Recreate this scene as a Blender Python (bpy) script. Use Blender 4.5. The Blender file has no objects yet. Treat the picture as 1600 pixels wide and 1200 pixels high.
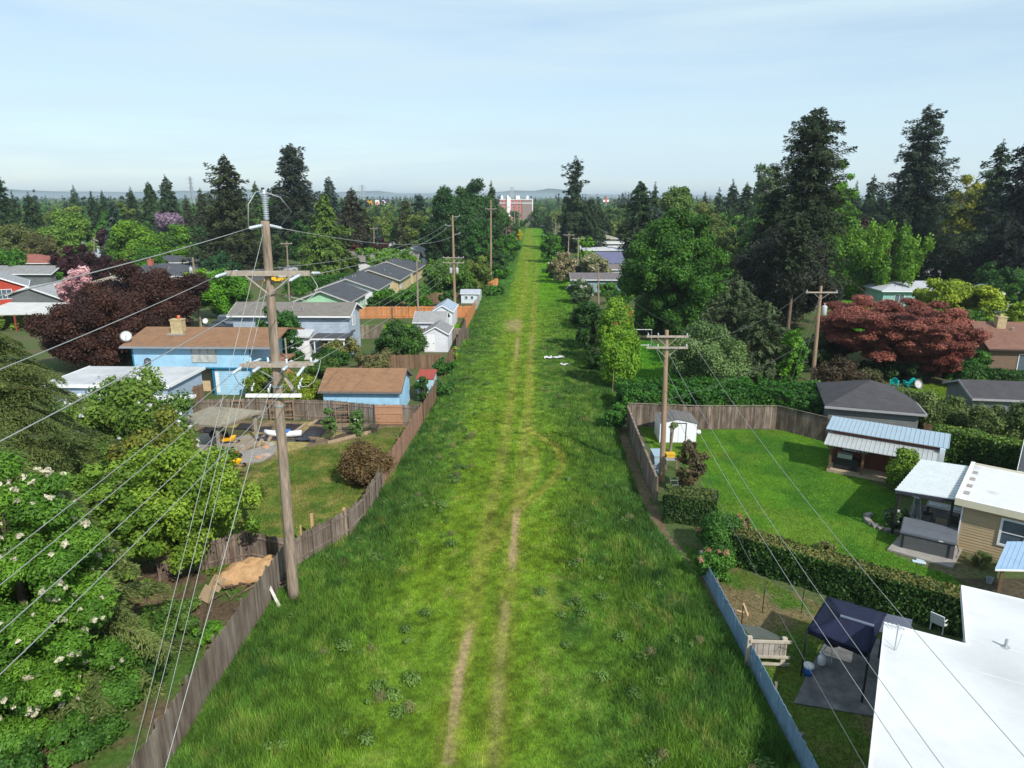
import bpy, math, random
import numpy as np
from mathutils import Vector, Matrix

# ------------------------------------------------------------------ camera, world, sun, exposure
SC = bpy.context.scene
CAMH, F, PITCH = 18.0, 1081.0, math.radians(15.1)
SP, CP = math.sin(PITCH), math.cos(PITCH)
cam = bpy.data.cameras.new('camera')
camo = bpy.data.objects.new('camera', cam)
SC.collection.objects.link(camo)
camo.location = (0, 0, CAMH)
camo.rotation_euler = (math.radians(90) - PITCH, 0, 0)
cam.sensor_width = 36.0
cam.lens = 36.0 * F / 1600.0
cam.clip_start = 0.1
cam.clip_end = 60000
SC.camera = camo

SUN_EL, SUN_AZ = math.radians(40), math.radians(180 - 33)     # azimuth clockwise from +Y (the way the camera looks)
w = bpy.data.worlds.new('World'); SC.world = w; w.use_nodes = True
nt = w.node_tree; nt.nodes.clear()
wo = nt.nodes.new('ShaderNodeOutputWorld'); bg = nt.nodes.new('ShaderNodeBackground')
sky = nt.nodes.new('ShaderNodeTexSky'); sky.sky_type = 'NISHITA'; sky.sun_disc = False
sky.sun_elevation = SUN_EL; sky.sun_rotation = SUN_AZ; sky.air_density = 1.0; sky.dust_density = 0.6; sky.ozone_density = 2.5
tc = nt.nodes.new('ShaderNodeTexCoord'); mp = nt.nodes.new('ShaderNodeMapping')
mp.inputs['Scale'].default_value = (1.0, 1.0, 11.0); mp.inputs['Rotation'].default_value = (0.05, 0.12, 0.3)
nz = nt.nodes.new('ShaderNodeTexNoise'); nz.inputs['Scale'].default_value = 1.6; nz.inputs['Detail'].default_value = 5; nz.inputs['Roughness'].default_value = .55
nz.inputs['Distortion'].default_value = .4
rp = nt.nodes.new('ShaderNodeValToRGB'); rp.color_ramp.elements[0].position = .40; rp.color_ramp.elements[1].position = .66
rp.color_ramp.elements[0].color = (.50, .50, .50, 1); rp.color_ramp.elements[1].color = (.92, .92, .92, 1)
mx = nt.nodes.new('ShaderNodeMix'); mx.data_type = 'RGBA'
mx.inputs['B'].default_value = (4.35, 5.5, 6.15, 1)
nt.links.new(tc.outputs['Generated'], mp.inputs['Vector']); nt.links.new(mp.outputs['Vector'], nz.inputs['Vector'])
nt.links.new(nz.outputs['Fac'], rp.inputs['Fac']); nt.links.new(rp.outputs['Color'], mx.inputs['Factor'])
nt.links.new(sky.outputs['Color'], mx.inputs['A']); nt.links.new(mx.outputs['Result'], bg.inputs['Color'])
bg.inputs['Strength'].default_value = 0.12
nt.links.new(bg.outputs['Background'], wo.inputs['Surface'])

sun = bpy.data.lights.new('sun', 'SUN'); sun.energy = 3.9; sun.angle = math.radians(0.5); sun.color = (1.0, .95, .87)
suno = bpy.data.objects.new('sun', sun); SC.collection.objects.link(suno)
TOSUN = Vector((math.sin(SUN_AZ) * math.cos(SUN_EL), math.cos(SUN_AZ) * math.cos(SUN_EL), math.sin(SUN_EL)))
suno.rotation_euler = TOSUN.to_track_quat('Z', 'Y').to_euler(); suno.location = (0, 0, 80)
vs = SC.view_settings; vs.view_transform = 'Standard'; vs.look = 'None'; vs.gamma = 1; vs.exposure = 0.40; vs.use_curve_mapping = False
SC.render.engine = 'CYCLES'
SC.cycles.max_bounces = 6; SC.cycles.diffuse_bounces = 3; SC.cycles.glossy_bounces = 2; SC.cycles.transmission_bounces = 3
SC.cycles.volume_bounces = 0; SC.cycles.transparent_max_bounces = 8
SC.cycles.use_denoising = True

# ------------------------------------------------------------------ pixel <-> place (pixels of the 1600 x 1200 photograph)
def G(px, py, z=0.0):
    u, v = (px - 800) / F, (py - 600) / F
    d = (CAMH - z) / (SP + v * CP)
    return Vector((u * d, d * (CP - v * SP), z))
def AT(px, py, Y):
    u, v = (px - 800) / F, (py - 600) / F
    d = Y / (CP - v * SP)
    return Vector((u * d, Y, CAMH - d * (SP + v * CP)))
def depth(p): return p[1] * CP + (CAMH - p[2]) * SP

# ------------------------------------------------------------------ numpy noise
def vnoise(x, y, s):
    x = np.asarray(x, float) / s; y = np.asarray(y, float) / s
    xi = np.floor(x).astype(np.int64); yi = np.floor(y).astype(np.int64); fx = x - xi; fy = y - yi
    fx = fx * fx * (3 - 2 * fx); fy = fy * fy * (3 - 2 * fy)
    def h(a, b):
        n = (a * 374761393 + b * 668265263) & 0x7fffffff
        n = ((n ^ (n >> 13)) * 1274126177) & 0x7fffffff
        return ((n ^ (n >> 16)) & 0xffff) / 65535.0
    return (h(xi, yi) * (1 - fx) + h(xi + 1, yi) * fx) * (1 - fy) + (h(xi, yi + 1) * (1 - fx) + h(xi + 1, yi + 1) * fx) * fy
def fbm(x, y, s, o=4):
    r = 0; a = .5; t = 0
    for k in range(o):
        r = r + a * vnoise(np.asarray(x) + 17.3 * k, np.asarray(y) - 9.1 * k, s / (2 ** k)); t += a; a *= .55
    return r / t
def inpoly(x, y, poly):
    r = np.zeros(len(x), bool); n = len(poly)
    for i in range(n):
        x0, y0 = poly[i][:2]; x1, y1 = poly[(i + 1) % n][:2]
        if y0 == y1: continue
        c = ((y0 > y) != (y1 > y)) & (x < (x1 - x0) * (y - y0) / (y1 - y0) + x0)
        r ^= c
    return r
def distpl(x, y, pl):
    d = np.full(len(x), 1e9)
    for i in range(len(pl) - 1):
        ax, ay = pl[i][:2]; bx, by = pl[i + 1][:2]
        L = (bx - ax) ** 2 + (by - ay) ** 2
        t = np.clip(((x - ax) * (bx - ax) + (y - ay) * (by - ay)) / L, 0, 1)
        d = np.minimum(d, np.hypot(x - ax - t * (bx - ax), y - ay - t * (by - ay)))
    return d
def sst(a, b, x):
    t = np.clip((x - a) / (b - a), 0, 1); return t * t * (3 - 2 * t)

# ------------------------------------------------------------------ materials
MATS = {}
def mk(name):
    m = bpy.data.materials.new(name); m.use_nodes = True
    n = m.node_tree.nodes; b = n['Principled BSDF']
    return m, m.node_tree, b
def mat(name, col, rough=.8, var=.25, scale=3.0, bump=0.0, metal=0.0, spec=.3, island=0.0, detail=4, col2=None, c2scale=None, stretch=None, lo=.35, hi=.65):
    """noise-mottled paint/wood/stone; island: brightness change from board to board; col2: second colour in patches"""
    if name in MATS: return MATS[name]
    m, t, b = mk(name); N, L = t.nodes, t.links
    b.inputs['Roughness'].default_value = rough; b.inputs['Metallic'].default_value = metal
    b.inputs['Specular IOR Level'].default_value = spec
    tcx = N.new('ShaderNodeTexCoord'); vec = tcx.outputs['Object']
    if stretch:
        mpp = N.new('ShaderNodeMapping'); mpp.inputs['Scale'].default_value = stretch; L.new(vec, mpp.inputs['Vector']); vec = mpp.outputs['Vector']
    no = N.new('ShaderNodeTexNoise'); no.inputs['Scale'].default_value = scale; no.inputs['Detail'].default_value = detail; no.inputs['Roughness'].default_value = .65
    L.new(vec, no.inputs['Vector'])
    base = N.new('ShaderNodeMix'); base.data_type = 'RGBA'
    base.inputs['A'].default_value = (*col, 1); base.inputs['B'].default_value = (*(col2 or col), 1)
    if col2:
        n2 = N.new('ShaderNodeTexNoise'); n2.inputs['Scale'].default_value = c2scale or scale * .4; n2.inputs['Detail'].default_value = 5
        L.new(vec, n2.inputs['Vector'])
        r2 = N.new('ShaderNodeMapRange'); r2.inputs['From Min'].default_value = lo; r2.inputs['From Max'].default_value = hi; L.new(n2.outputs['Fac'], r2.inputs['Value'])
        L.new(r2.outputs['Result'], base.inputs['Factor'])
    else: base.inputs['Factor'].default_value = 0
    mr = N.new('ShaderNodeMapRange'); mr.inputs['From Min'].default_value = .25; mr.inputs['From Max'].default_value = .75
    mr.inputs['To Min'].default_value = 1 - var; mr.inputs['To Max'].default_value = 1 + var; L.new(no.outputs['Fac'], mr.inputs['Value'])
    val = mr.outputs['Result']
    if island:
        ge = N.new('ShaderNodeNewGeometry'); mi = N.new('ShaderNodeMapRange')
        mi.inputs['To Min'].default_value = 1 - island; mi.inputs['To Max'].default_value = 1 + island; L.new(ge.outputs['Random Per Island'], mi.inputs['Value'])
        mm = N.new('ShaderNodeMath'); mm.operation = 'MULTIPLY'; L.new(val, mm.inputs[0]); L.new(mi.outputs['Result'], mm.inputs[1]); val = mm.outputs[0]
    vm = N.new('ShaderNodeVectorMath'); vm.operation = 'SCALE'; L.new(base.outputs['Result'], vm.inputs[0]); L.new(val, vm.inputs['Scale'])
    L.new(vm.outputs['Vector'], b.inputs['Base Color'])
    if bump:
        bp = N.new('ShaderNodeBump'); bp.inputs['Strength'].default_value = 1; bp.inputs['Distance'].default_value = bump
        L.new(no.outputs['Fac'], bp.inputs['Height']); L.new(bp.outputs['Normal'], b.inputs['Normal'])
    MATS[name] = m; return m
def siding(name, col, axis='Z', pitch=.18, depth_=.02, var=.10):
    """painted siding: laps (axis Z) or vertical boards (axis X) as relief"""
    if name in MATS: return MATS[name]
    m = mat(name, col, rough=.65, var=var, scale=1.3, col2=tuple(c * .82 for c in col), c2scale=.6); t = m.node_tree; N, L = t.nodes, t.links
    tcx = N.new('ShaderNodeTexCoord'); sx = N.new('ShaderNodeSeparateXYZ'); L.new(tcx.outputs['Object'], sx.inputs[0])
    if axis == 'Z': src = sx.outputs['Z']
    else:
        ad = N.new('ShaderNodeMath'); ad.operation = 'ADD'; L.new(sx.outputs['X'], ad.inputs[0]); L.new(sx.outputs['Y'], ad.inputs[1]); src = ad.outputs[0]
    dv = N.new('ShaderNodeMath'); dv.operation = 'DIVIDE'; dv.inputs[1].default_value = pitch; L.new(src, dv.inputs[0])
    fr = N.new('ShaderNodeMath'); fr.operation = 'FRACT'; L.new(dv.outputs[0], fr.inputs[0])
    if axis == 'X':
        rr = N.new('ShaderNodeMapRange'); rr.inputs['From Min'].default_value = 0; rr.inputs['From Max'].default_value = .15; L.new(fr.outputs[0], rr.inputs['Value']); h = rr.outputs['Result']
    else:
        iv = N.new('ShaderNodeMath'); iv.operation = 'SUBTRACT'; iv.inputs[0].default_value = 1; L.new(fr.outputs[0], iv.inputs[1]); h = iv.outputs[0]
    bp = N.new('ShaderNodeBump'); bp.inputs['Distance'].default_value = depth_; L.new(h, bp.inputs['Height']); L.new(bp.outputs['Normal'], t.nodes['Principled BSDF'].inputs['Normal'])
    return m
def shingle(name, col, col2=None, sw=False):
    """asphalt shingles: rows of tabs of slightly different tone"""
    if name in MATS: return MATS[name]
    m, t, b = mk(name); N, L = t.nodes, t.links
    b.inputs['Roughness'].default_value = .9; b.inputs['Specular IOR Level'].default_value = .2
    tcx = N.new('ShaderNodeTexCoord'); vec = tcx.outputs['Object']
    if sw:
        mpp = N.new('ShaderNodeMapping'); mpp.inputs['Rotation'].default_value = (0, 0, math.pi / 2); L.new(vec, mpp.inputs['Vector']); vec = mpp.outputs['Vector']
    br = N.new('ShaderNodeTexBrick'); br.inputs['Scale'].default_value = 1; br.inputs['Brick Width'].default_value = .32; br.inputs['Row Height'].default_value = .15
    br.inputs['Mortar Size'].default_value = .008; br.inputs['Mortar Smooth'].default_value = .3
    br.inputs['Color1'].default_value = (*[c * .82 for c in col], 1); br.inputs['Color2'].default_value = (*[c * 1.2 for c in col], 1)
    br.inputs['Mortar'].default_value = (*[c * .6 for c in col], 1)
    L.new(vec, br.inputs['Vector'])
    no = N.new('ShaderNodeTexNoise'); no.inputs['Scale'].default_value = .9; no.inputs['Detail'].default_value = 7; no.inputs['Roughness'].default_value = .7; L.new(vec, no.inputs['Vector'])
    mr = N.new('ShaderNodeMapRange'); mr.inputs['From Min'].default_value = .3; mr.inputs['From Max'].default_value = .7
    mr.inputs['To Min'].default_value = 0; mr.inputs['To Max'].default_value = .75; L.new(no.outputs['Fac'], mr.inputs['Value'])
    mi = N.new('ShaderNodeMix'); mi.data_type = 'RGBA'; L.new(mr.outputs['Result'], mi.inputs['Factor']); L.new(br.outputs['Color'], mi.inputs['A'])
    mi.inputs['B'].default_value = (*(col2 or [c * 1.35 for c in col]), 1)
    L.new(mi.outputs['Result'], b.inputs['Base Color'])
    bp = N.new('ShaderNodeBump'); bp.inputs['Distance'].default_value = .01; L.new(br.outputs['Fac'], bp.inputs['Height']); bp.invert = True
    L.new(bp.outputs['Normal'], b.inputs['Normal'])
    MATS[name] = m; return m
def glass(name='window_glass', col=(.05, .07, .09), rough=.06):
    if name in MATS: return MATS[name]
    m, t, b = mk(name); N, L = t.nodes, t.links
    no = N.new('ShaderNodeTexNoise'); no.inputs['Scale'].default_value = 1.5
    mr = N.new('ShaderNodeMix'); mr.data_type = 'RGBA'; mr.inputs['A'].default_value = (*col, 1); mr.inputs['B'].default_value = (*[c * 2.2 for c in col], 1)
    L.new(no.outputs['Fac'], mr.inputs['Factor']); L.new(mr.outputs['Result'], b.inputs['Base Color'])
    b.inputs['Roughness'].default_value = rough; b.inputs['Specular IOR Level'].default_value = .8
    MATS[name] = m; return m
def attrmat(name, rough=.55, trans=.25, spec=.25, noise=.25, nscale=1.5, bump=0):
    """colour comes from the plant's own colour attribute"""
    if name in MATS: return MATS[name]
    m, t, b = mk(name); N, L = t.nodes, t.links
    at = N.new('ShaderNodeAttribute'); at.attribute_name = 'Col'
    col = at.outputs['Color']
    if noise:
        ge = N.new('ShaderNodeNewGeometry'); no = N.new('ShaderNodeTexNoise'); no.inputs['Scale'].default_value = nscale; no.inputs['Detail'].default_value = 4
        L.new(ge.outputs['Position'], no.inputs['Vector'])
        mr = N.new('ShaderNodeMapRange'); mr.inputs['From Min'].default_value = .3; mr.inputs['From Max'].default_value = .7; mr.inputs['To Min'].default_value = 1 - noise; mr.inputs['To Max'].default_value = 1 + noise
        L.new(no.outputs['Fac'], mr.inputs['Value'])
        vm = N.new('ShaderNodeVectorMath'); vm.operation = 'SCALE'; L.new(col, vm.inputs[0]); L.new(mr.outputs['Result'], vm.inputs['Scale']); col = vm.outputs['Vector']
        if bump:
            bp = N.new('ShaderNodeBump'); bp.inputs['Distance'].default_value = bump; L.new(no.outputs['Fac'], bp.inputs['Height']); L.new(bp.outputs['Normal'], b.inputs['Normal'])
    L.new(col, b.inputs['Base Color']); b.inputs['Roughness'].default_value = rough; b.inputs['Specular IOR Level'].default_value = spec
    if trans:
        tr = N.new('ShaderNodeBsdfTranslucent'); L.new(col, tr.inputs['Color']); ms = N.new('ShaderNodeMixShader'); ms.inputs['Fac'].default_value = trans
        L.new(b.outputs['BSDF'], ms.inputs[1]); L.new(tr.outputs['BSDF'], ms.inputs[2]); L.new(ms.outputs['Shader'], N['Material Output'].inputs['Surface'])
    MATS[name] = m; return m

LEAF = attrmat('leaf', trans=.24, noise=.22, nscale=.9)
NEEDLE = attrmat('needle', trans=.10, rough=.7, noise=.25, nscale=.6)
BLADE = attrmat('grass_blade', trans=.22, rough=.6, noise=.18, nscale=.35)
SOIL = attrmat('ground_cover', trans=0, rough=.95, noise=.3, nscale=5, spec=.1, bump=.03)
BARK = mat('bark', (.10, .075, .055), .95, .35, 6, .03, stretch=(1, 1, .25))
BARK2 = mat('pale_bark', (.22, .18, .14), .95, .35, 6, .03, stretch=(1, 1, .25))
POLEWOOD = mat('weathered_pole_wood', (.27, .215, .165), .9, .6, 9, .02, stretch=(1, 1, .12), col2=(.22, .17, .13), c2scale=1.2)
POLEBROWN = mat('brown_pole_wood', (.26, .16, .10), .9, .3, 5, .01, stretch=(1, 1, .08), col2=(.32, .24, .17), c2scale=.6)
ARMWOOD = mat('crossarm_wood', (.34, .29, .24), .9, .3, 5, .005)
GALV = mat('galvanised_steel', (.45, .47, .48), .45, .1, 5, metal=.6)
PORC = mat('insulator_polymer', (.50, .56, .60), .35, .08, 5)
WHITEM = mat('white_paint', (.72, .73, .74), .6, .05, 2)
BLACKM = mat('black_paint', (.02, .02, .022), .5, .1, 3)
WIREM = mat('aluminium_cable', (.33, .34, .33), .5, .08, 2, metal=.3)
WIRED = mat('dark_cable', (.12, .12, .12), .6, .08, 2)
FENCE_G = mat('grey_fence_wood', (.20, .165, .135), .9, .35, 3, .004, island=.28, stretch=(1, 1, .3), col2=(.12, .09, .07), c2scale=1.2)
FENCE_B = mat('brown_fence_wood', (.17, .105, .065), .9, .3, 3, .004, island=.28, stretch=(1, 1, .3))
FENCE_D = mat('dark_fence_wood', (.115, .08, .062), .9, .4, 3, .004, island=.35, stretch=(1, 1, .3), col2=(.20, .16, .13), c2scale=1.5)
FENCE_O = mat('cedar_fence_wood', (.50, .21, .08), .85, .2, 3, .004, island=.15, stretch=(1, 1, .3))
LUMBER = mat('new_lumber', (.50, .33, .18), .8, .2, 3, stretch=(1, 1, .3))
CONC = mat('concrete', (.27, .25, .225), .9, .2, 2, .004)
GLASS = glass()
RUBBER = mat('rubber', (.02, .02, .02), .8, .1, 3)

# ------------------------------------------------------------------ mesh building
C = SC.collection
class MB:
    def __init__(s): s.v = []; s.f = []
    def add(s, vs_, fs):
        o = len(s.v); s.v += [tuple(p) for p in vs_]; s.f += [tuple(i + o for i in f) for f in fs]; return s
    def box(s, x0, x1, y0, y1, z0, z1, M=None):
        vs_ = [(x, y, z) for z in (z0, z1) for y in (y0, y1) for x in (x0, x1)]
        if M is not None: vs_ = [M @ Vector(p) for p in vs_]
        return s.add(vs_, [(0, 2, 3, 1), (4, 5, 7, 6), (0, 1, 5, 4), (2, 6, 7, 3), (0, 4, 6, 2), (1, 3, 7, 5)])
    def bar(s, a, b, wd, ht):
        a, b = Vector(a), Vector(b); d = (b - a); L = d.length; d.normalize()
        q = d.to_track_quat('X', 'Z'); M = Matrix.Translation(a) @ q.to_matrix().to_4x4()
        return s.box(0, L, -wd / 2, wd / 2, -ht / 2, ht / 2, M)
    def cyl(s, a, b, r0, r1=None, n=8, cap=True):
        a, b = Vector(a), Vector(b); r1 = r0 if r1 is None else r1
        d = (b - a).normalized(); q = d.to_track_quat('Z', 'Y'); X = q @ Vector((1, 0, 0)); Y = q @ Vector((0, 1, 0))
        vs_ = [a + (X * math.cos(t) + Y * math.sin(t)) * r0 for t in [2 * math.pi * i / n for i in range(n)]]
        vs_ += [b + (X * math.cos(t) + Y * math.sin(t)) * r1 for t in [2 * math.pi * i / n for i in range(n)]]
        fs = [(i, (i + 1) % n, n + (i + 1) % n, n + i) for i in range(n)]
        if cap: fs += [tuple(range(n - 1, -1, -1)), tuple(range(n, 2 * n))]
        return s.add(vs_, fs)
    def tube(s, pts, r, n=6):
        pts = [Vector(p) for p in pts]; rs = r if isinstance(r, (list, tuple)) else [r] * len(pts); vs_ = []
        for i, p in enumerate(pts):
            d = (pts[min(i + 1, len(pts) - 1)] - pts[max(i - 1, 0)]).normalized()
            X = d.cross(Vector((0, 0, 1)));  X = Vector((1, 0, 0)) if X.length < 1e-3 else X.normalized(); Y = X.cross(d).normalized()
            vs_ += [p + (X * math.cos(2 * math.pi * k / n) + Y * math.sin(2 * math.pi * k / n)) * rs[i] for k in range(n)]
        fs = [(i * n + k, i * n + (k + 1) % n, (i + 1) * n + (k + 1) % n, (i + 1) * n + k) for i in range(len(pts) - 1) for k in range(n)]
        fs += [tuple(range(n - 1, -1, -1)), tuple((len(pts) - 1) * n + k for k in range(n))]
        return s.add(vs_, fs)
    def lathe(s, prof, c=(0, 0, 0), n=12, M=None):
        vs_ = []
        for r, z in prof:
            for k in range(n):
                p = Vector((c[0] + r * math.cos(2 * math.pi * k / n), c[1] + r * math.sin(2 * math.pi * k / n), c[2] + z))
                vs_.append(M @ p if M is not None else p)
        m = len(prof)
        fs = [(i * n + k, i * n + (k + 1) % n, (i + 1) * n + (k + 1) % n, (i + 1) * n + k) for i in range(m - 1) for k in range(n)]
        fs += [tuple(range(n - 1, -1, -1)), tuple((m - 1) * n + k for k in range(n))]
        return s.add(vs_, fs)
    def prism(s, poly, z0, z1):
        n = len(poly)
        vs_ = [(p[0], p[1], z0) for p in poly] + [(p[0], p[1], z1) for p in poly]
        return s.add(vs_, [tuple(range(n - 1, -1, -1)), tuple(range(n, 2 * n))] + [(i, (i + 1) % n, n + (i + 1) % n, n + i) for i in range(n)])
    def slab(s, quad, t):
        """four points, thickness t downwards"""
        q = [Vector(p) for p in quad]; vs_ = q + [p - Vector((0, 0, t)) for p in q]
        return s.add(vs_, [(0, 1, 2, 3), (7, 6, 5, 4), (0, 4, 5, 1), (1, 5, 6, 2), (2, 6, 7, 3), (3, 7, 4, 0)])
    def build(s, name, m, parent=None, smooth=False, loc=None):
        me = bpy.data.meshes.new(name); me.from_pydata(s.v, [], s.f); me.update()
        if m: me.materials.append(m)
        if smooth: me.shade_smooth()
        o = bpy.data.objects.new(name, me); C.objects.link(o)
        if parent: o.parent = parent
        if loc is not None: o.location = loc
        return o
def tag(o, label=None, cat=None, group=None, kind=None):
    if label: o['label'] = label
    if cat: o['category'] = cat
    if group: o['group'] = group
    if kind: o['kind'] = kind
    return o
def empty(name, label, cat, loc=(0, 0, 0), rz=0, group=None):
    o = bpy.data.objects.new(name, None); C.objects.link(o); o.location = loc; o.rotation_euler = (0, 0, rz); o.empty_display_size = .3
    return tag(o, label, cat, group)
def copytree(o, parent=None):
    c = o.copy(); C.objects.link(c)
    if parent: c.parent = parent
    for ch in list(o.children): copytree(ch, c)
    return c
def npmesh(name, V, k, cols, m, parent=None, loc=(0, 0, 0)):
    """V: (N*k,3) vertices of N separate k-gons; cols (N,3)"""
    V = np.asarray(V, np.float32).reshape(-1, 3); n = len(V) // k
    me = bpy.data.meshes.new(name)
    me.vertices.add(n * k); me.vertices.foreach_set('co', V.ravel())
    me.loops.add(n * k); me.loops.foreach_set('vertex_index', np.arange(n * k, dtype=np.int32))
    me.polygons.add(n); me.polygons.foreach_set('loop_start', np.arange(0, n * k, k, dtype=np.int32))
    try: me.polygons.foreach_set('loop_total', np.full(n, k, dtype=np.int32))
    except Exception: pass
    at = me.attributes.new('Col', 'FLOAT_COLOR', 'POINT')
    cc = np.ones((n, k, 4), np.float32); cc[:, :, :3] = np.asarray(cols, np.float32).reshape(n, 1, 3)
    at.data.foreach_set('color', cc.ravel())
    me.materials.append(m); me.update(calc_edges=True)
    o = bpy.data.objects.new(name, me); C.objects.link(o); o.location = loc
    if parent: o.parent = parent
    return o
def unit(a): return a / np.maximum(np.linalg.norm(a, axis=1, keepdims=True), 1e-9)
def leaves(rng, cen, rad, leaf, cover, ca, cb, outward=.9, up=.25, shell=.35, squash=.85, asp=.6, jit=.28, dens=None):
    """leaf faces round clump centres; each clump has its own tone between ca and cb"""
    cen = np.asarray(cen, float); rad = np.asarray(rad, float)
    cnt = np.maximum(6, (4 * math.pi * rad ** 2 * cover / (2 * leaf * leaf * asp))).astype(int)
    idx = np.repeat(np.arange(len(cen)), cnt); n = len(idx)
    d = unit(rng.normal(size=(n, 3)))
    rr = rad[idx] * (shell + (1 - shell) * rng.random(n) ** .6) * (1 + .18 * rng.normal(size=n))
    p = cen[idx] + d * rr[:, None] * np.array([1, 1, squash])
    nrm = unit(d * outward + rng.normal(size=(n, 3)) * .55 + np.array([0, 0, up]))
    t = unit(np.cross(nrm, rng.normal(size=(n, 3)))); b = np.cross(nrm, t)
    s = leaf * (.6 + .8 * rng.random(n))[:, None]
    V = np.stack([p - t * s, p - b * s * asp, p + t * s, p + b * s * asp], 1)
    if ca[1] > ca[0] * 1.15: ca, cb = np.asarray(ca) * [1.32, 1.16, 1.25], np.asarray(cb) * [1.32, 1.16, 1.25]
    tone = np.clip(rng.random(len(cen))[idx] * (1 - jit) + rng.random(n) * jit + .12 * rng.normal(size=n), 0, 1)[:, None]
    col = np.asarray(ca)[None] * (1 - tone) + np.asarray(cb)[None] * tone
    return V.reshape(-1, 3), col
# ------------------------------------------------------------------ plants
SEED = [7]
def rngn():
    SEED[0] += 1; return np.random.default_rng(SEED[0] * 7919)
def leafsize(d, k=.0017, lo=.06): return max(lo, d * k)
def where(px, base=None, Y=None, zref=0.0):
    if Y is None: p = G(px, base); return Vector((p.x, p.y, 0))
    # a place whose foot is hidden: distance Y, on the pixel's column near the ground
    u = (px - 800) / F; d = Y * CP + (CAMH - zref) * SP
    return Vector((u * d, Y, 0))
def topz(px, py, Y): return AT(px, py, Y).z
def crown_clumps(rng, R, zc, Hh, n, shape='round', rc=(.17, .30), flat=1.0):
    """clump centres through an uneven ellipsoid (half-width R, half-height Hh, centre height zc)"""
    d = unit(rng.normal(size=(n, 3)))
    lump = 1 + .16 * np.sin(3 * np.arctan2(d[:, 1], d[:, 0]) + rng.random() * 6) * np.sin(4 * d[:, 2] + rng.random() * 6) + .10 * rng.normal(size=n)
    rad = (.35 + .65 * rng.random(n) ** .45) * lump * .86
    p = d * rad[:, None]
    if shape == 'cone':
        z = p[:, 2]; k = np.clip(1.0 - .62 * (z + 1) / 2 * 1.25, .18, 1.1); p[:, :2] *= k[:, None]
    if shape == 'egg':
        z = p[:, 2]; k = np.clip(1.05 - .35 * np.clip(z, -1, 1), .5, 1.25); p[:, :2] *= k[:, None]
    if shape == 'spread':
        z = p[:, 2]; k = np.clip(1.0 + .25 * z, .6, 1.25); p[:, :2] *= k[:, None]
    cen = p * np.array([R, R, Hh * flat]) + np.array([0, 0, zc])
    r = min(R, Hh * 1.2) * rng.uniform(rc[0], rc[1], n)
    return cen, r
def trunk_mesh(rng, h, r, top, R=2.0, limbs=6, lean=0.0, m=BARK, parent=None, branch_z=.45):
    mb = MB(); pts = [(0, 0, -.1)]
    for k in range(1, 6): pts.append((lean * h * (k / 5) ** 1.5 + rng.normal() * r * .25, rng.normal() * r * .25, top * k / 5))
    mb.tube(pts, [r * 1.25, r, r * .85, r * .7, r * .5, r * .25], 7)
    for k in range(limbs):
        t = rng.uniform(branch_z, .9); z = top * t; a = rng.random() * 6.283; L = R * rng.uniform(.45, .85); rise = rng.uniform(.25, .9) * L
        x0 = lean * h * t ** 1.5
        mb.tube([(x0, 0, z), (x0 + math.cos(a) * L * .5, math.sin(a) * L * .5, z + rise * .6), (x0 + math.cos(a) * L, math.sin(a) * L, z + rise)], [r * .45 * (1.2 - t), r * .3 * (1.2 - t), r * .1], 5)
    return mb.build('trunk', m, parent)
def tree(label, px, top, wpx, ca, cb, base=None, Y=None, cat='tree', name='broadleaf_tree', shape='round', lowfrac=.12, n=None, cover=1.5, group=None,
         trunk=True, leafk=.0017, flat=1.0, bark=None, outward=.9, up=.25, rc=(.17, .30), limbs=6, squash=.85, h=None, flower=None, trunk_r=None, asp=.6):
    rng = rngn(); p = where(px, base, Y, .6 * (h or topz(px, top, Y)) if Y else 0); d = depth(p)
    H = h or topz(px, top, p.y); R = wpx * d / F / 2
    lo = H * lowfrac; zc = (H + lo) / 2; Hh = (H - lo) / 2
    R *= .95; Hh *= 1.03
    root = empty(name, label, cat, p, rng.random() * .5, group)
    n = n or int(55 + 12 * R)
    cen, rad = crown_clumps(rng, R, zc, Hh, n, shape, rc, flat)
    V, col = leaves(rng, cen, rad, leafsize(d, leafk), cover, ca, cb, outward, up, squash=squash, asp=asp)
    if flower:
        fc, frac = flower[:2]; k = int(len(cen) * frac); pick = rng.choice(len(cen), k)
        tips = cen[pick] + unit(unit(cen[pick] - np.array([0, 0, zc])) + .7 * rng.normal(size=(k, 3)) + np.array([0, -.3, .3])) * rad[pick][:, None] * 1.02
        fr_ = flower[2] * rng.uniform(.6, 1.2, k) if len(flower) > 2 else rad[pick] * .26
        V2, c2 = leaves(rng, tips, fr_, min(leafsize(d, leafk) * .9, .09) if len(flower) > 2 else leafsize(d, leafk) * .9, 1.2, fc, [c * .8 for c in fc], .9, .5)
        V = np.concatenate([V, V2]); col = np.concatenate([col, c2])
    npmesh('crown', V, 4, col, LEAF, root)
    if trunk: trunk_mesh(rng, H, trunk_r or max(.09, H * .018), H * .8, R, limbs, 0, bark or BARK, root)
    return root
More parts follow.
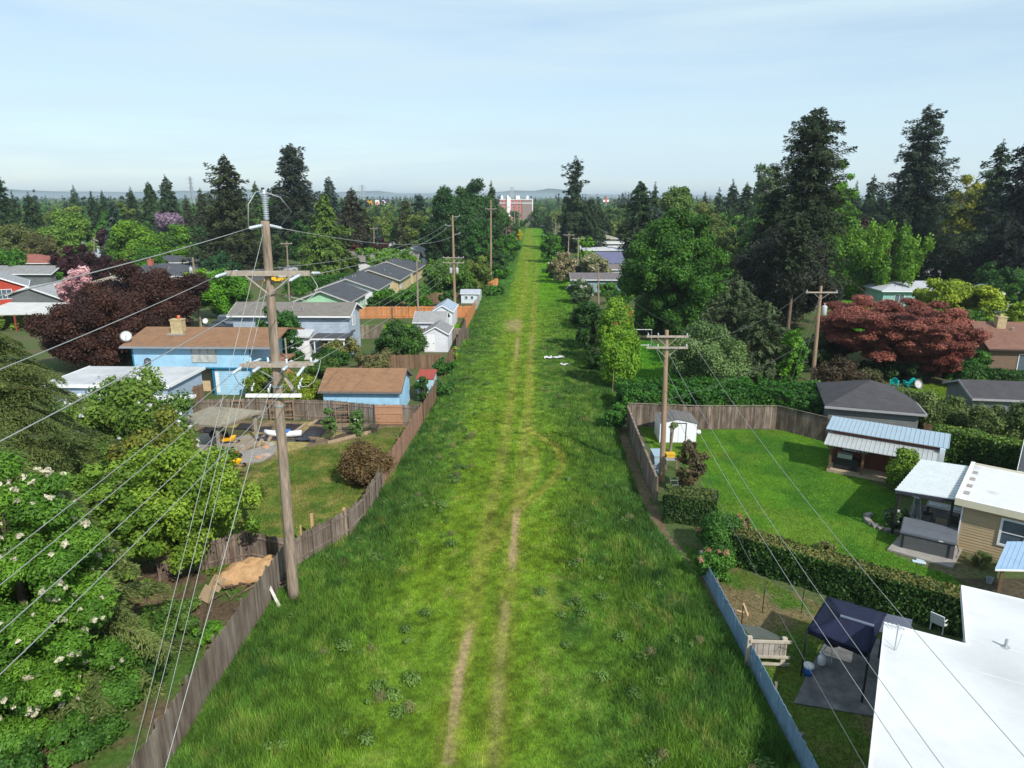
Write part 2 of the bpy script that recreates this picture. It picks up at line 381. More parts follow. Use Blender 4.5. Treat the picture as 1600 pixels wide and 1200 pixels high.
def conifer_geo(rng, H, R, leaf, ca, cb, base=.08, power=.72, irregular=.35, droop=.25, dens=1.0, rise=.15, gap=0.0, asp=.42, dz=.30, ragged=.3, maxb=900, tip=9.0, width=.36):
    br = []; z = H * base; ph = rng.random(4) * 6.28
    step = max(dz, leaf * 1.15)
    while z < H * .985:
        t = (z - H * base) / (H * (1 - base))
        prof = (1 - t) ** power * (.75 + .25 * min(1, t * 6 + .3)) * min(1, (1 - t) * tip + .10)
        nb = max(3, int(round((4.2 + 4.5 * prof) * dens)))
        a0 = rng.random() * 6.28
        for k in range(nb):
            a = a0 + 6.28 * k / nb + rng.normal() * .25
            lump = 1 + irregular * (math.sin(2 * a + ph[0] + z * .45) * .5 + math.sin(a * 3 + ph[1] - z * .8) * .5 + math.sin(z * 1.3 + ph[2] + a) * .4)
            if gap and rng.random() < gap * (.5 + .5 * math.sin(z * .9 + ph[3])): continue
            L = R * prof * lump * rng.uniform(1.05 - ragged * 1.3, 1.05 + ragged * .35)
            if L < leaf * .6: L = leaf * .6
            br.append((z + rng.normal() * step * .3, a, L))
        z += step * (1 + .2 * rng.random())
    br = np.array(br)
    Vs = []; Cs = []
    L = br[:, 2]; m = np.maximum(4, (L / leaf * 5.2 * dens)).astype(int); m = np.minimum(m, maxb)
    idx = np.repeat(np.arange(len(br)), m); N = len(idx)
    s = .12 + .92 * rng.random(N) ** .7
    a = br[idx, 1]; Lx = L[idx]
    dr = np.stack([np.cos(a), np.sin(a), np.zeros(N)], 1); lat = np.stack([-np.sin(a), np.cos(a), np.zeros(N)], 1)
    wid = (width * Lx * (1.08 - s) * (.75 + .4 * np.sin(s * 9 + a * 3)) + .35 * leaf) 
    off = rng.uniform(-1, 1, N) * wid
    tilt = (rng.normal(size=len(br)) * .20)[idx]; zz = br[idx, 0] + Lx * ((rise + tilt) * s - droop * s * s) - np.abs(off) * .3 + rng.normal(size=N) * (leaf * .5 + .055 * Lx * (1.1 - s)) - rng.random(N) ** 3 * .12 * Lx
    p = dr * (s * Lx)[:, None] + lat * off[:, None]; p[:, 2] = zz
    ax = unit(dr + lat * (np.sign(off) * .7)[:, None] + np.stack([np.zeros(N), np.zeros(N), -droop * s * 1.3 - .15 + .25 * rng.normal(size=N)], 1) + .25 * rng.normal(size=(N, 3)))
    nrm = unit(np.array([0, 0, 1.0]) + .45 * dr + .55 * rng.normal(size=(N, 3)))
    b = unit(np.cross(nrm, ax)); sz = (leaf * (.7 + .8 * rng.random(N)) * np.clip(Lx / leaf / 2.2, .45, 1))[:, None]
    V = np.stack([p - ax * sz * .9, p - b * sz * asp, p + ax * sz * 1.25, p + b * sz * asp], 1)
    tone = np.clip(rng.random(len(br))[idx] * .5 + .35 * rng.random(N) + .25 * (s - .4), 0, 1)[:, None] * 1.25
    col = np.asarray(ca)[None] * (1 - tone) + np.asarray(cb)[None] * tone
    return V.reshape(-1, 3), col, br
def conifer(label, px, top, wpx, ca, cb, base=None, Y=None, cat='conifer', name='conifer_tree', group=None, leafk=.0019, bark=None, lo=.08, lean=0.0, h=None, mesh_from=None, **kw):
    rng = rngn(); p = where(px, base, Y, .65 * (h or topz(px, top, Y)) if Y else 0); d = depth(p); H = h or topz(px, top, p.y); R = wpx * d / F / 2 * (1.15 if d > 175 else 1)
    root = empty(name, label, cat, p, rng.random() * 6, group)
    leaf = leafsize(d, leafk, .09)
    V, col, br = conifer_geo(rng, H, R, leaf, ca, cb, base=lo, **kw)
    if lean: V[:, 0] += lean * V[:, 2]
    npmesh('crown', V, 4, col, NEEDLE, root)
    mb = MB(); mb.tube([(lean * H * t, 0, H * t - .1 * (t == 0)) for t in (0, .3, .6, .85, .99)], [H * .016, H * .013, H * .009, H * .005, .01], 8)
    pick = rng.permutation(len(br))[:min(len(br), 140)]
    for i in pick:
        z, a, L = br[i]; q = lean * z
        mb.cyl((q, 0, z), (q + math.cos(a) * L * .8, math.sin(a) * L * .8, z - L * .1), max(.02, H * .0022), .01, 4, False)
    mb.build('trunk', bark or BARK, root)
    return root
def bush(label, px, top, wpx, ca, cb, base=None, Y=None, cat='bush', name='bush', group=None, n=26, cover=1.6, leafk=.0017, flower=None, depth_m=None, squash=.85, up=.3, h=None, yaw=0, asp=.6, twigs=None):
    rng = rngn(); p = where(px, base, Y); d = depth(p); H = h or topz(px, top, p.y); R = wpx * d / F / 2
    D = (depth_m or 2 * R) / 2
    q = unit(rng.normal(size=(n, 3))); rad = (.3 + .7 * rng.random(n) ** .5)
    cen = q * rad[:, None] * np.array([R * .82, D * .82, H * .42]) + np.array([0, 0, H * .50])
    r = min(R, D, H * .6) * rng.uniform(.3, .45, n)
    leaf = leafsize(d, leafk)
    V, col = leaves(rng, cen, r, leaf, cover, ca, cb, squash=squash, up=up, asp=asp)
    if flower:
        fc, frac = flower; k = max(3, int(n * frac)); pick = rng.choice(n, k)
        tips = cen[pick] + unit(cen[pick] - np.array([0, 0, H * .3])) * r[pick][:, None] * .9 + rng.normal(size=(k, 3)) * .1
        V2, c2 = leaves(rng, tips, r[pick] * .35, leaf * .8, 1.2, fc, [c * .8 for c in fc]); V = np.concatenate([V, V2]); col = np.concatenate([col, c2])
    root = empty(name, label, cat, p, yaw, group)
    npmesh('foliage', V, 4, col, LEAF, root)
    mb = MB()
    for k in range(7):
        a = rng.random() * 6.28; mb.tube([(0, 0, -.05), (math.cos(a) * R * .3, math.sin(a) * D * .3, H * .4), (math.cos(a) * R * .6, math.sin(a) * D * .6, H * .75)], [.05, .035, .012], 5)
    mb.build('stem', BARK, root)
    return root
def hedge(label, path, wid, H, ca, cb, cat='hedge', name='hedge', leaf=.09, cover=1.5, rough=.12, top=None, group=None, z0=0.0):
    """leaf-covered clipped hedge along a ground path (world points); top: other leaf colours along its top"""
    rng = rngn(); pts = [Vector((p[0], p[1], 0)) for p in path]; V = []; N = []; T = []
    o = pts[0].copy(); core = MB()
    for a, b in zip(pts[:-1], pts[1:]):
        L = (b - a).length; d = (b - a) / L; n = Vector((-d.y, d.x, 0)); dd = np.array(d); nn = np.array(n); aa = np.array(a - o)
        k = cover / (2 * leaf * leaf * .6) * 1.4
        for face in ('s1', 's2', 'top', 'e1', 'e2'):
            area = L * H if face[0] == 's' else L * wid if face == 'top' else wid * H; m = int(area * k)
            u = rng.random(m) * L; hgt = rng.random(m) * H + z0; w_ = rng.uniform(-.5, .5, m) * wid
            if face == 's1': w_ = np.full(m, -.5 * wid); nr = -nn
            elif face == 's2': w_ = np.full(m, .5 * wid); nr = nn
            elif face == 'top': hgt = np.full(m, H + z0); nr = np.array([0, 0, 1.])
            elif face == 'e1': u = np.zeros(m); nr = -dd
            else: u = np.full(m, L); nr = dd
            P_ = aa[None] + dd[None] * u[:, None] + nn[None] * w_[:, None]; P_[:, 2] = hgt
            lump = (fbm(P_[:, 0] * 1.3 + P_[:, 2], P_[:, 1] * 1.3 + P_[:, 2] * .7, .9, 3) - .5) * 2 * rough + rng.normal(size=m) * leaf * .6 - leaf * .5
            P_ = P_ + nr[None] * lump[:, None]
            V.append(P_); N.append(np.repeat(nr[None], m, 0)); T.append(np.full(m, 1.0 if face == 'top' else 0.0))
        M = Matrix.Translation(a - o) @ Matrix.Rotation(math.atan2(d.y, d.x), 4, 'Z')
        i_ = rough + leaf
        core.box(i_, L - i_, -wid / 2 + i_, wid / 2 - i_, .02, H - i_ + z0, M)
    P_ = np.concatenate(V); Nn = np.concatenate(N); T = np.concatenate(T); m = len(P_)
    nrm = unit(Nn * .8 + rng.normal(size=(m, 3)) * .55 + np.array([0, 0, .25])); t = unit(np.cross(nrm, rng.normal(size=(m, 3)))); b = np.cross(nrm, t)
    s = leaf * (.6 + .8 * rng.random(m))[:, None]
    Q = np.stack([P_ - t * s, P_ - b * s * .6, P_ + t * s, P_ + b * s * .6], 1)
    tone = np.clip(fbm(P_[:, 0], P_[:, 1] + P_[:, 2], 1.1, 3) * 1.2 - .3 + rng.normal(size=m) * .25, 0, 1)[:, None]
    col = np.asarray(ca)[None] * (1 - tone) + np.asarray(cb)[None] * tone
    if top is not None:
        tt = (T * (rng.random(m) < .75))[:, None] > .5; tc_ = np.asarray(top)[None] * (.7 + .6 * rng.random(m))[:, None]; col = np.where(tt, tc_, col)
    root = empty(name, label, cat, o, 0, group)
    npmesh('foliage', Q.reshape(-1, 3), 4, col, LEAF, root)
    core.build('stems', mat('hedge_twigs', (.035, .045, .02), .95, .3, 6), root)
    return root
def blades(name, label, poly, n, hfn, colfn, wid, parent=None, zoff=0, rng=None, lean=.5, keep=None, dens=None):
    rng = rng or rngn(); poly = [(p[0], p[1]) for p in poly]
    xs = [p[0] for p in poly]; ys = [p[1] for p in poly]
    X = rng.uniform(min(xs), max(xs), n); Yv = rng.uniform(min(ys), max(ys), n)
    k = inpoly(X, Yv, poly)
    if keep is not None: k &= keep(X, Yv, rng)
    X = X[k]; Yv = Yv[k]; m = len(X)
    h = hfn(X, Yv) * rng.uniform(.55, 1.25, m); a = rng.random(m) * 6.283
    wd = wid * rng.uniform(.6, 1.3, m)
    tx = np.cos(a) * wd; ty = np.sin(a) * wd
    la = rng.random(m) * 6.283; ll = h * lean * rng.random(m)
    V = np.zeros((m, 3, 3)); V[:, 0] = np.stack([X - tx, Yv - ty, np.full(m, zoff)], 1); V[:, 1] = np.stack([X + tx, Yv + ty, np.full(m, zoff)], 1)
    V[:, 2] = np.stack([X + np.cos(la) * ll, Yv + np.sin(la) * ll, h + zoff], 1)
    col = colfn(X, Yv) * (.60 + .80 * rng.random(m))[:, None]
    col[:, 0] *= (.8 + .5 * rng.random(m))
    return V.reshape(-1, 3), col
# ------------------------------------------------------------------ ground
def CX(Y): return -1.4 + .0295 * np.asarray(Y, float)
def g2(*pts): return [G(x, y) for x, y in pts]
LEFT_EDGE = [Vector((-11.5, 8, 0)), Vector((-11.3, 23, 0)), Vector((-11.0, 31.2, 0)), Vector((-9.0, 34.7, 0)), Vector((-8.3, 40.7, 0)), Vector((-7.6, 51.3, 0)), Vector((-7.0, 61, 0)), Vector((-6.6, 80, 0)), Vector((-6.2, 100, 0)), Vector((-5.8, 122, 0)), Vector((-5.5, 150, 0)), Vector((-1.5, 300, 0)), Vector((3.2, 440, 0))]
RIGHT_EDGE = [Vector((9.5, 8, 0)), Vector((9.3, 23, 0)), Vector((8.9, 30, 0)), Vector((8.0, 37.0, 0)), Vector((8.05, 45, 0)), Vector((8.6, 53.5, 0)), Vector((9.5, 62, 0)), Vector((10.6, 90, 0)), Vector((12.2, 125, 0)), Vector((14.5, 180, 0)), Vector((17.5, 300, 0)), Vector((21.5, 440, 0))]
def edge_x(pl, Y): return np.interp(Y, [p.y for p in pl], [p.x for p in pl])
LT = [G(*p) for p in ((700, 1190), (718, 1050), (733, 985), (748, 900), (761, 830), (772, 770), (784, 720), (797, 640), (806, 560), (812, 500), (820, 450), (824, 400), (828, 372))]
RT = [G(*p) for p in ((772, 1190), (781, 1045), (788, 985), (790, 940), (800, 890), (805, 820), (811, 770), (820, 700), (826, 640), (828, 560), (834, 500), (838, 440), (840, 400), (838, 372))]
LOOP = [G(*p) for p in ((806, 800), (838, 775), (866, 750), (880, 722), (868, 698), (842, 682), (828, 670))]
CURV = [G(*p) for p in ((770, 860), (790, 815), (822, 765), (838, 735), (836, 700))]
def track_mask(X, Y):
    dl = distpl(X, Y, LT); dr = distpl(X, Y, RT)
    n = fbm(X, Y, 1.1, 4); wl = .17 + .22 * (n - .5)
    br = np.interp(Y, [0, 17, 22, 25.5, 27, 30, 33, 37, 45, 75, 79, 83, 88, 92, 120, 200], [0, .3, .9, .9, .0, .0, .1, .15, .2, .1, .7, .9, .7, .15, .08, .0])
    brr = np.interp(Y, [0, 17, 22, 25.5, 27, 30.5, 32, 37, 38.5, 42, 50, 60, 80, 88, 95, 200], [0, .1, .4, .3, .6, .1, .9, .95, .12, .12, .2, .12, .3, .6, .12, .0])
    ml = (1 - sst(wl * .6, wl * 1.3 + .06, dl)) * br * sst(.30, .5, n + br * .25)
    mr = (1 - sst(wl * .6, wl * 1.3 + .06, dr)) * brr * sst(.30, .5, n + brr * .25)
    # wide bare patch where the two tracks cross
    pp = G(803, 508); dd = np.hypot((X - pp.x) / 1.7, (Y - pp.y) / 8)
    patch = (1 - sst(.4, 1.1, dd + .6 * (n - .5))) * .75
    ml2 = (1 - sst(.1, .5, distpl(X, Y, LOOP))) * .35 + (1 - sst(.1, .45, distpl(X, Y, CURV))) * .35
    return np.clip(np.maximum(np.maximum(ml, mr), patch), 0, 1), np.clip(ml2 * 2.4 + .55 * (1 - sst(.25, .7, np.minimum(dl, dr))), 0, 1)
cA = np.array
def field_col(X, Y):
    u = X - CX(Y); X = np.asarray(X, float)
    far = sst(85, 150, Y)
    n1 = fbm(X, Y * .6, 5, 4); n2 = fbm(X + 50, Y * .8, 1.6, 4); n3 = fbm(X * 1.3, Y + 9, .8, 3); n4 = fbm(X - 80, Y * .9, 2.6, 4)
    dark = cA([.076, .182, .030]); mid = cA([.118, .238, .026]); yel = cA([.195, .305, .018]); dry = cA([.22, .23, .06]); deep = cA([.042, .128, .026])
    le = np.minimum(X - edge_x(LEFT_EDGE, Y), 30); re = edge_x(RIGHT_EDGE, Y) - X
    c = mid[None] * np.ones((len(X), 1))
    def mixin(c, col, f): f = np.clip(f, 0, 1)[:, None]; return c * (1 - f) + col[None] * f
    wob = (n1 - .5) * 5
    # near: mown centre, tall sides
    cen = 1 - sst(2.2, 5.5, np.abs(u + .6 + wob * .5 + (40 - np.minimum(Y, 40)) * .02))
    c = mixin(c, yel, cen * (.35 + .7 * n2) * (1 - far * .3))
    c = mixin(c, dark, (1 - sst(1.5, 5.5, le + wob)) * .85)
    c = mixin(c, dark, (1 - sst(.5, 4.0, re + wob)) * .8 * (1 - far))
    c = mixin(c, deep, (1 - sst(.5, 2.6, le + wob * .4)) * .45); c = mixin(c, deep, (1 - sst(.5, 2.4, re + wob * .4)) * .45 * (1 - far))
    c = mixin(c, dark, sst(.46, .62, n4) * (1 - cen) * .75 * (1 - far * .6))
    c = mixin(c, deep, sst(.56, .68, n2) * (1 - cen * .7) * .55 * (1 - far))
    # tall, darker green patch across the middle distance (right of the track) and left strip beyond
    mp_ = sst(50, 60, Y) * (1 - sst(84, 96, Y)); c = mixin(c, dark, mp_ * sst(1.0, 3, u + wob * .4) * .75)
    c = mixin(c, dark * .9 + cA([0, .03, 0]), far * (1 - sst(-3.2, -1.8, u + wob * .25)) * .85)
    c = mixin(c, cA([.125, .33, .008]), far * sst(1.3, 2.4, u + wob * .15) * .8)
    c = mixin(c, yel * 1.05, far * (1 - sst(1.5, 3.0, np.abs(u + .6))) * .8)
    c = mixin(c, dry, sst(.60, .75, n3) * .5 * (1 - far) * sst(0, 3, re)); c = mixin(c, cA([.16, .10, .06]), sst(.66, .78, n4 * .5 + n2 * .5) * .5 * (1 - far))
    dirt, worn = track_mask(X, Y)
    lush = sst(.45, .62, fbm(X + 300, Y, 3.4, 4)) * (1 - far) * .35; c = mixin(c, cA([.15, .30, .03]), lush)
    c = mixin(c, cA([.31, .31, .055]), worn * .75)
    return c * (1.0 + .9 * (n3 - .5) + .9 * (fbm(X, Y, .33, 2) - .5))[:, None]
def grid(name, xs_fn, ys, nx, colfn, m, z=0.0, zfn=None):
    """sheet between two edges (xs_fn(Y) -> x0, x1), rows at ys, coloured by colfn"""
    ys = np.asarray(ys, float); ny = len(ys); x0, x1 = xs_fn(ys)
    t = np.linspace(0, 1, nx)
    X = x0[:, None] * (1 - t) + x1[:, None] * t; Yg = np.repeat(ys[:, None], nx, 1)
    V = np.stack([X.ravel(), Yg.ravel(), np.full(nx * ny, z)], 1)
    if zfn is not None: V[:, 2] += zfn(V[:, 0], V[:, 1])
    i = np.arange((ny - 1) * (nx - 1)); r = i // (nx - 1); c = i % (nx - 1); a = r * nx + c
    Fq = np.stack([a, a + 1, a + nx + 1, a + nx], 1).astype(np.int32)
    me = bpy.data.meshes.new(name); me.vertices.add(len(V)); me.vertices.foreach_set('co', V.astype(np.float32).ravel())
    me.loops.add(Fq.size); me.loops.foreach_set('vertex_index', Fq.ravel()); me.polygons.add(len(Fq)); me.polygons.foreach_set('loop_start', np.arange(0, Fq.size, 4, dtype=np.int32))
    at = me.attributes.new('Col', 'FLOAT_COLOR', 'POINT'); cc = np.ones((len(V), 4), np.float32); cc[:, :3] = colfn(V[:, 0], V[:, 1]); at.data.foreach_set('color', cc.ravel())
    me.materials.append(m); me.update(calc_edges=True); o = bpy.data.objects.new(name, me); C.objects.link(o); return o
def ground_field_col(X, Y):
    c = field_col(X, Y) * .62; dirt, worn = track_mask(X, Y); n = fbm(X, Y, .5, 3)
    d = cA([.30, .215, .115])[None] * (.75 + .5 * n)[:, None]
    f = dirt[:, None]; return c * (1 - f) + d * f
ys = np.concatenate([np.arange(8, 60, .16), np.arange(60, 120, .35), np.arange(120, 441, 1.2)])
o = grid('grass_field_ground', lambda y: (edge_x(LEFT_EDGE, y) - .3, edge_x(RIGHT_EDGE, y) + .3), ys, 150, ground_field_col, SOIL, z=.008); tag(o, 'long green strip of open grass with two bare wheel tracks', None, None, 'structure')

# base ground to the horizon
def base_col(X, Y):
    n = fbm(X, Y, 9, 4)[:, None]; n2 = fbm(X + 99, Y, 2.5, 4)[:, None]
    c = cA([.045, .085, .018])[None] * (1 - n) + cA([.10, .12, .05])[None] * n
    f = sst(.52, .66, n2); c = c * (1 - f * .6) + cA([.13, .095, .06])[None] * f * .6
    return c
o = grid('ground', lambda y: (-60 - y * .9 - 60, 60 + y * .9 + 60), np.concatenate([np.arange(-60, 120, 1.0), np.arange(120, 700, 8)]), 240, base_col, SOIL, z=0.0); tag(o, 'ground between the yards', None, None, 'structure')
gm = mat('far_ground', (.055, .085, .030), .95, .4, .004, col2=(.09, .10, .05), c2scale=.002)
mb = MB()
for (x0, x1, y0, y1) in ((-30000, 30000, -300, 40000),):
    mb.add([(x0, y0, -.06), (x1, y0, -.06), (x1, y1, -.06), (x0, y1, -.06)], [(0, 1, 2, 3)])
tag(mb.build('land', gm), 'flat wooded land reaching to the horizon', None, None, 'structure')

# the grass itself: one object nobody could count
def field_h(X, Y):
    u = X - CX(Y); le = X - edge_x(LEFT_EDGE, Y); re = edge_x(RIGHT_EDGE, Y) - X
    side = sst(2.5, 6.5, np.abs(u + .5 + (fbm(X, Y, 4, 2) - .5) * 4)); h = .09 + .20 * side
    h += .16 * sst(.5, .7, fbm(X, Y, 1.3, 3)) * side
    d_, w_ = track_mask(X, Y)
    return h * (1 - .35 * sst(100, 150, Y)) * (1 - .45 * w_)
def keepf(X, Y, rng):
    d, wv = track_mask(X, Y); return rng.random(len(X)) > d * .95
POLYF = [p for p in LEFT_EDGE] + [p for p in reversed(RIGHT_EDGE)]
Vs, Cs = [], []
for (y0, y1, n, wd) in ((12, 30, 190000, .013), (30, 48, 190000, .019), (48, 80, 150000, .032), (80, 150, 120000, .055), (150, 440, 110000, .14)):
    poly = [(float(edge_x(LEFT_EDGE, y)) + .15, y) for y in np.linspace(y0, y1, 12)] + [(float(edge_x(RIGHT_EDGE, y)) - .05, y) for y in np.linspace(y1, y0, 12)]
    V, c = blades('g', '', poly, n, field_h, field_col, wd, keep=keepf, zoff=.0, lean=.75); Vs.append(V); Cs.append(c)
o = npmesh('grass', np.concatenate(Vs), 3, np.concatenate(Cs), BLADE); tag(o, 'tall and mown grass covering the long open strip', 'grass', None, 'stuff')

# broad leafed weeds dotted through the tall grass
rng = rngn(); n_ = 420; Yw_ = 17 + 75 * rng.random(n_) ** 1.3; t_ = rng.random(n_); Xw_ = edge_x(LEFT_EDGE, Yw_) + .5 + t_ * (edge_x(RIGHT_EDGE, Yw_) - edge_x(LEFT_EDGE, Yw_) - 1.0); k_ = (np.abs(Xw_ - CX(Yw_) + .5) > 2.2) & (fbm(Xw_, Yw_, 3, 3) > .47)
Xw_, Yw_ = Xw_[k_], Yw_[k_]; cen_ = np.stack([Xw_, Yw_, rng.uniform(.10, .24, len(Xw_))], 1)
V1, c1 = leaves(rng, cen_, rng.uniform(.14, .38, len(Xw_)), .05, .55, (.05, .12, .022), (.11, .21, .04), squash=.6, up=.8)
d_ = rng.random(len(Xw_)) < .22; V2, c2 = leaves(rng, cen_[d_] + np.array([.4, .2, .05]), rng.uniform(.12, .3, d_.sum()), .035, .35, (.16, .15, .07), (.26, .25, .11), squash=.9, asp=.25)
tag(npmesh('weeds', np.concatenate([V1, V2]), 4, np.concatenate([c1, c2]), LEAF), 'scattered broad leafed weeds and dry stalks in the tall grass', 'weeds', None, 'stuff')

# lawns and bare yards: sheets a few mm above the ground, with their own short grass
def lawn(name, label, poly, ca, cb, n=0, h=.05, wd=.02, z=.006, scale=2.2, stripe=0, soil=None, smin=.45, smax=.7):
    P_ = [(p[0], p[1]) for p in poly]
    def colf(X, Y):
        a = fbm(X, Y, scale, 4)[:, None]; a = np.clip((a - .3) / .4, 0, 1); c = cA(ca)[None] * (1 - a) + cA(cb)[None] * a
        if soil is not None: f = sst(smin, smax, fbm(X + 31, Y - 7, scale * 1.4, 4))[:, None]; c = c * (1 - f) + cA(soil)[None] * f
        return c * (.82 + .36 * fbm(X, Y, .35, 2))[:, None]
    xs = [p[0] for p in P_]; ysn = [p[1] for p in P_]
    step = max(.25, (max(ysn) - min(ysn)) / 90)
    # triangulated polygon cut into a grid by keeping cells whose centre lies inside
    gx = np.arange(min(xs), max(xs) + step, step); gy = np.arange(min(ysn), max(ysn) + step, step)
    cx, cy = np.meshgrid((gx[:-1] + gx[1:]) / 2, (gy[:-1] + gy[1:]) / 2); ins = inpoly(cx.ravel(), cy.ravel(), P_)
    X0, Y0 = cx.ravel()[ins] - step / 2, cy.ravel()[ins] - step / 2
    V = np.stack([np.stack([X0, Y0, X0 * 0 + z], 1), np.stack([X0 + step, Y0, X0 * 0 + z], 1), np.stack([X0 + step, Y0 + step, X0 * 0 + z], 1), np.stack([X0, Y0 + step, X0 * 0 + z], 1)], 1)
    F_ = V.reshape(-1, 3)
    o = npmesh(name, F_, 4, colf(X0, Y0) * .85, SOIL)
    cc = np.ones((len(F_), 4), np.float32); cc[:, :3] = colf(F_[:, 0], F_[:, 1]) * .85; o.data.attributes['Col'].data.foreach_set('color', cc.ravel())
    tag(o, label, None, None, 'structure')
    if n:
        V, c = blades('lg', '', P_, n, lambda X, Y: np.full(len(X), h), colf, wd, zoff=z, lean=.9)
        g = npmesh('lawn_grass', V, 3, c, BLADE); tag(g, label, 'grass', None, 'stuff')
    return o
LAWN_R = g2((1085, 672), (1180, 671), (1225, 673), (1300, 694), (1330, 740), (1400, 770), (1400, 850), (1395, 868), (1500, 905), (1560, 945), (1480, 950), (1300, 885), (1180, 835), (1110, 800), (1095, 740), (1020, 700), (1000, 668))
lawn('lawn', 'smooth bright green lawn inside the grey back fence', LAWN_R, (.072, .205, .020), (.125, .275, .022), n=330000, h=.05, wd=.017, soil=(.15, .27, .03), smin=.5, smax=.75)
YARD_L = [Vector((-11.2, 31, 0)), Vector((-9.2, 34.9, 0)), Vector((-8.5, 40.7, 0)), Vector((-7.8, 51.3, 0)), Vector((-7.6, 53.5, 0))] + g2((600, 668), (560, 686), (470, 700), (420, 718), (335, 745), (250, 770), (180, 860), (330, 900))
lawn('back_lawn', 'patchy mown yard grass behind the bent board fence', YARD_L, (.185, .22, .045), (.085, .165, .025), n=260000, h=.07, wd=.02, scale=.9, soil=(.27, .26, .08), smin=.5, smax=.75)
lawn('dirt_yard', 'bare brown yard under the near trees', g2((-500, 1250), (330, 1195), (352, 1030), (455, 885), (330, 890), (-300, 850)), (.19, .13, .08), (.11, .08, .05), n=16000, h=.10, wd=.02, scale=1.8, soil=(.07, .14, .025), smin=.55, smax=.7)
lawn('garden_yard', 'bare garden soil along the back fence', g2((250, 655), (690, 662), (690, 672), (640, 680), (500, 700), (440, 712), (395, 745), (300, 735), (230, 700)), (.26, .20, .13), (.17, .12, .075), z=.012, scale=1.5, soil=(.33, .27, .10), smin=.5, smax=.65)
lawn('path', 'narrow strip of dry bare earth beside the grey side fence', [Vector((8.75, 53, 0)), Vector((9.1, 53, 0)), Vector((8.55, 38.8, 0)), Vector((8.9, 33, 0)), Vector((7.2, 35, 0)), Vector((7.2, 39, 0)), Vector((7.5, 46, 0)), Vector((8.2, 53, 0))], (.20, .15, .09), (.13, .10, .06), z=.014)
lawn('orange_fence_lawn', 'small lawn in front of the cedar fence', g2((550, 508), (740, 506), (728, 520), (655, 530), (560, 525)), (.10, .27, .01), (.14, .30, .01), n=8000, h=.1, wd=.05)
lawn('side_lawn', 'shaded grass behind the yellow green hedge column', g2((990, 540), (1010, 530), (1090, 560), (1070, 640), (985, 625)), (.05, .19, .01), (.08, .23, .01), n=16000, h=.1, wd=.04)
lawn('garage_lawn', 'sunny grass beyond the slate garage roof', g2((1380, 645), (1430, 600), (1520, 598), (1560, 640), (1560, 700), (1400, 700)), (.13, .21, .015), (.08, .19, .012), n=30000, h=.08, wd=.04, z=.008)
lawn('birch_lawn', 'open lawn round the weeping birch', g2((1270, 458), (1340, 450), (1440, 455), (1460, 510), (1290, 520)), (.07, .24, .008), (.11, .29, .01), n=30000, h=.12, wd=.09)
lawn('near_right_lawn', 'thin worn lawn between blue fence and clipped hedge', [Vector((9.1, 34, 0)), Vector((9.3, 14, 0)), Vector((22, 10, 0)), Vector((24, 19, 0)), Vector((14, 28, 0))], (.12, .16, .03), (.07, .15, .02), n=120000, h=.06, wd=.015, scale=1.2, soil=(.20, .16, .08), smin=.5, smax=.7)
lawn('hedge_bed', 'shady soil bed beside the tan house', g2((1490, 905), (1600, 905), (1700, 960), (1560, 960)), (.06, .05, .03), (.09, .075, .05), z=.016)
lawn('side_yard', 'green yard between the houses on the left', g2((440, 480), (545, 452), (560, 470), (640, 440), (740, 452), (750, 462), (560, 482)), (.06, .16, .015), (.1, .2, .02), n=12000, h=.15, wd=.09)
lawn('far_yard', 'pale dry grass verge across the far road', g2((440, 420), (500, 400), (520, 408), (470, 425)), (.20, .20, .08), (.12, .19, .04))

ASPH = mat('asphalt', (.085, .085, .088), .9, .25, 2, col2=(.12, .12, .12), c2scale=.5)
def road(name, label, poly, z=.020):
    mb = MB(); P_ = [(p[0], p[1], z) for p in poly]; mb.add(P_, [tuple(range(len(P_)))]); return tag(mb.build(name, ASPH), label, None, None, 'structure')
road('road', 'asphalt street crossing behind the left houses', g2((300, 445), (300, 425), (440, 419), (560, 398), (620, 378), (632, 381), (600, 402), (520, 424), (440, 436)))
road('side_road', 'asphalt street among the right hand trees', g2((1110, 460), (1125, 395), (1160, 380), (1190, 395), (1150, 470), (1300, 462), (1400, 448), (1400, 456), (1290, 474), (1100, 560)), z=.024)
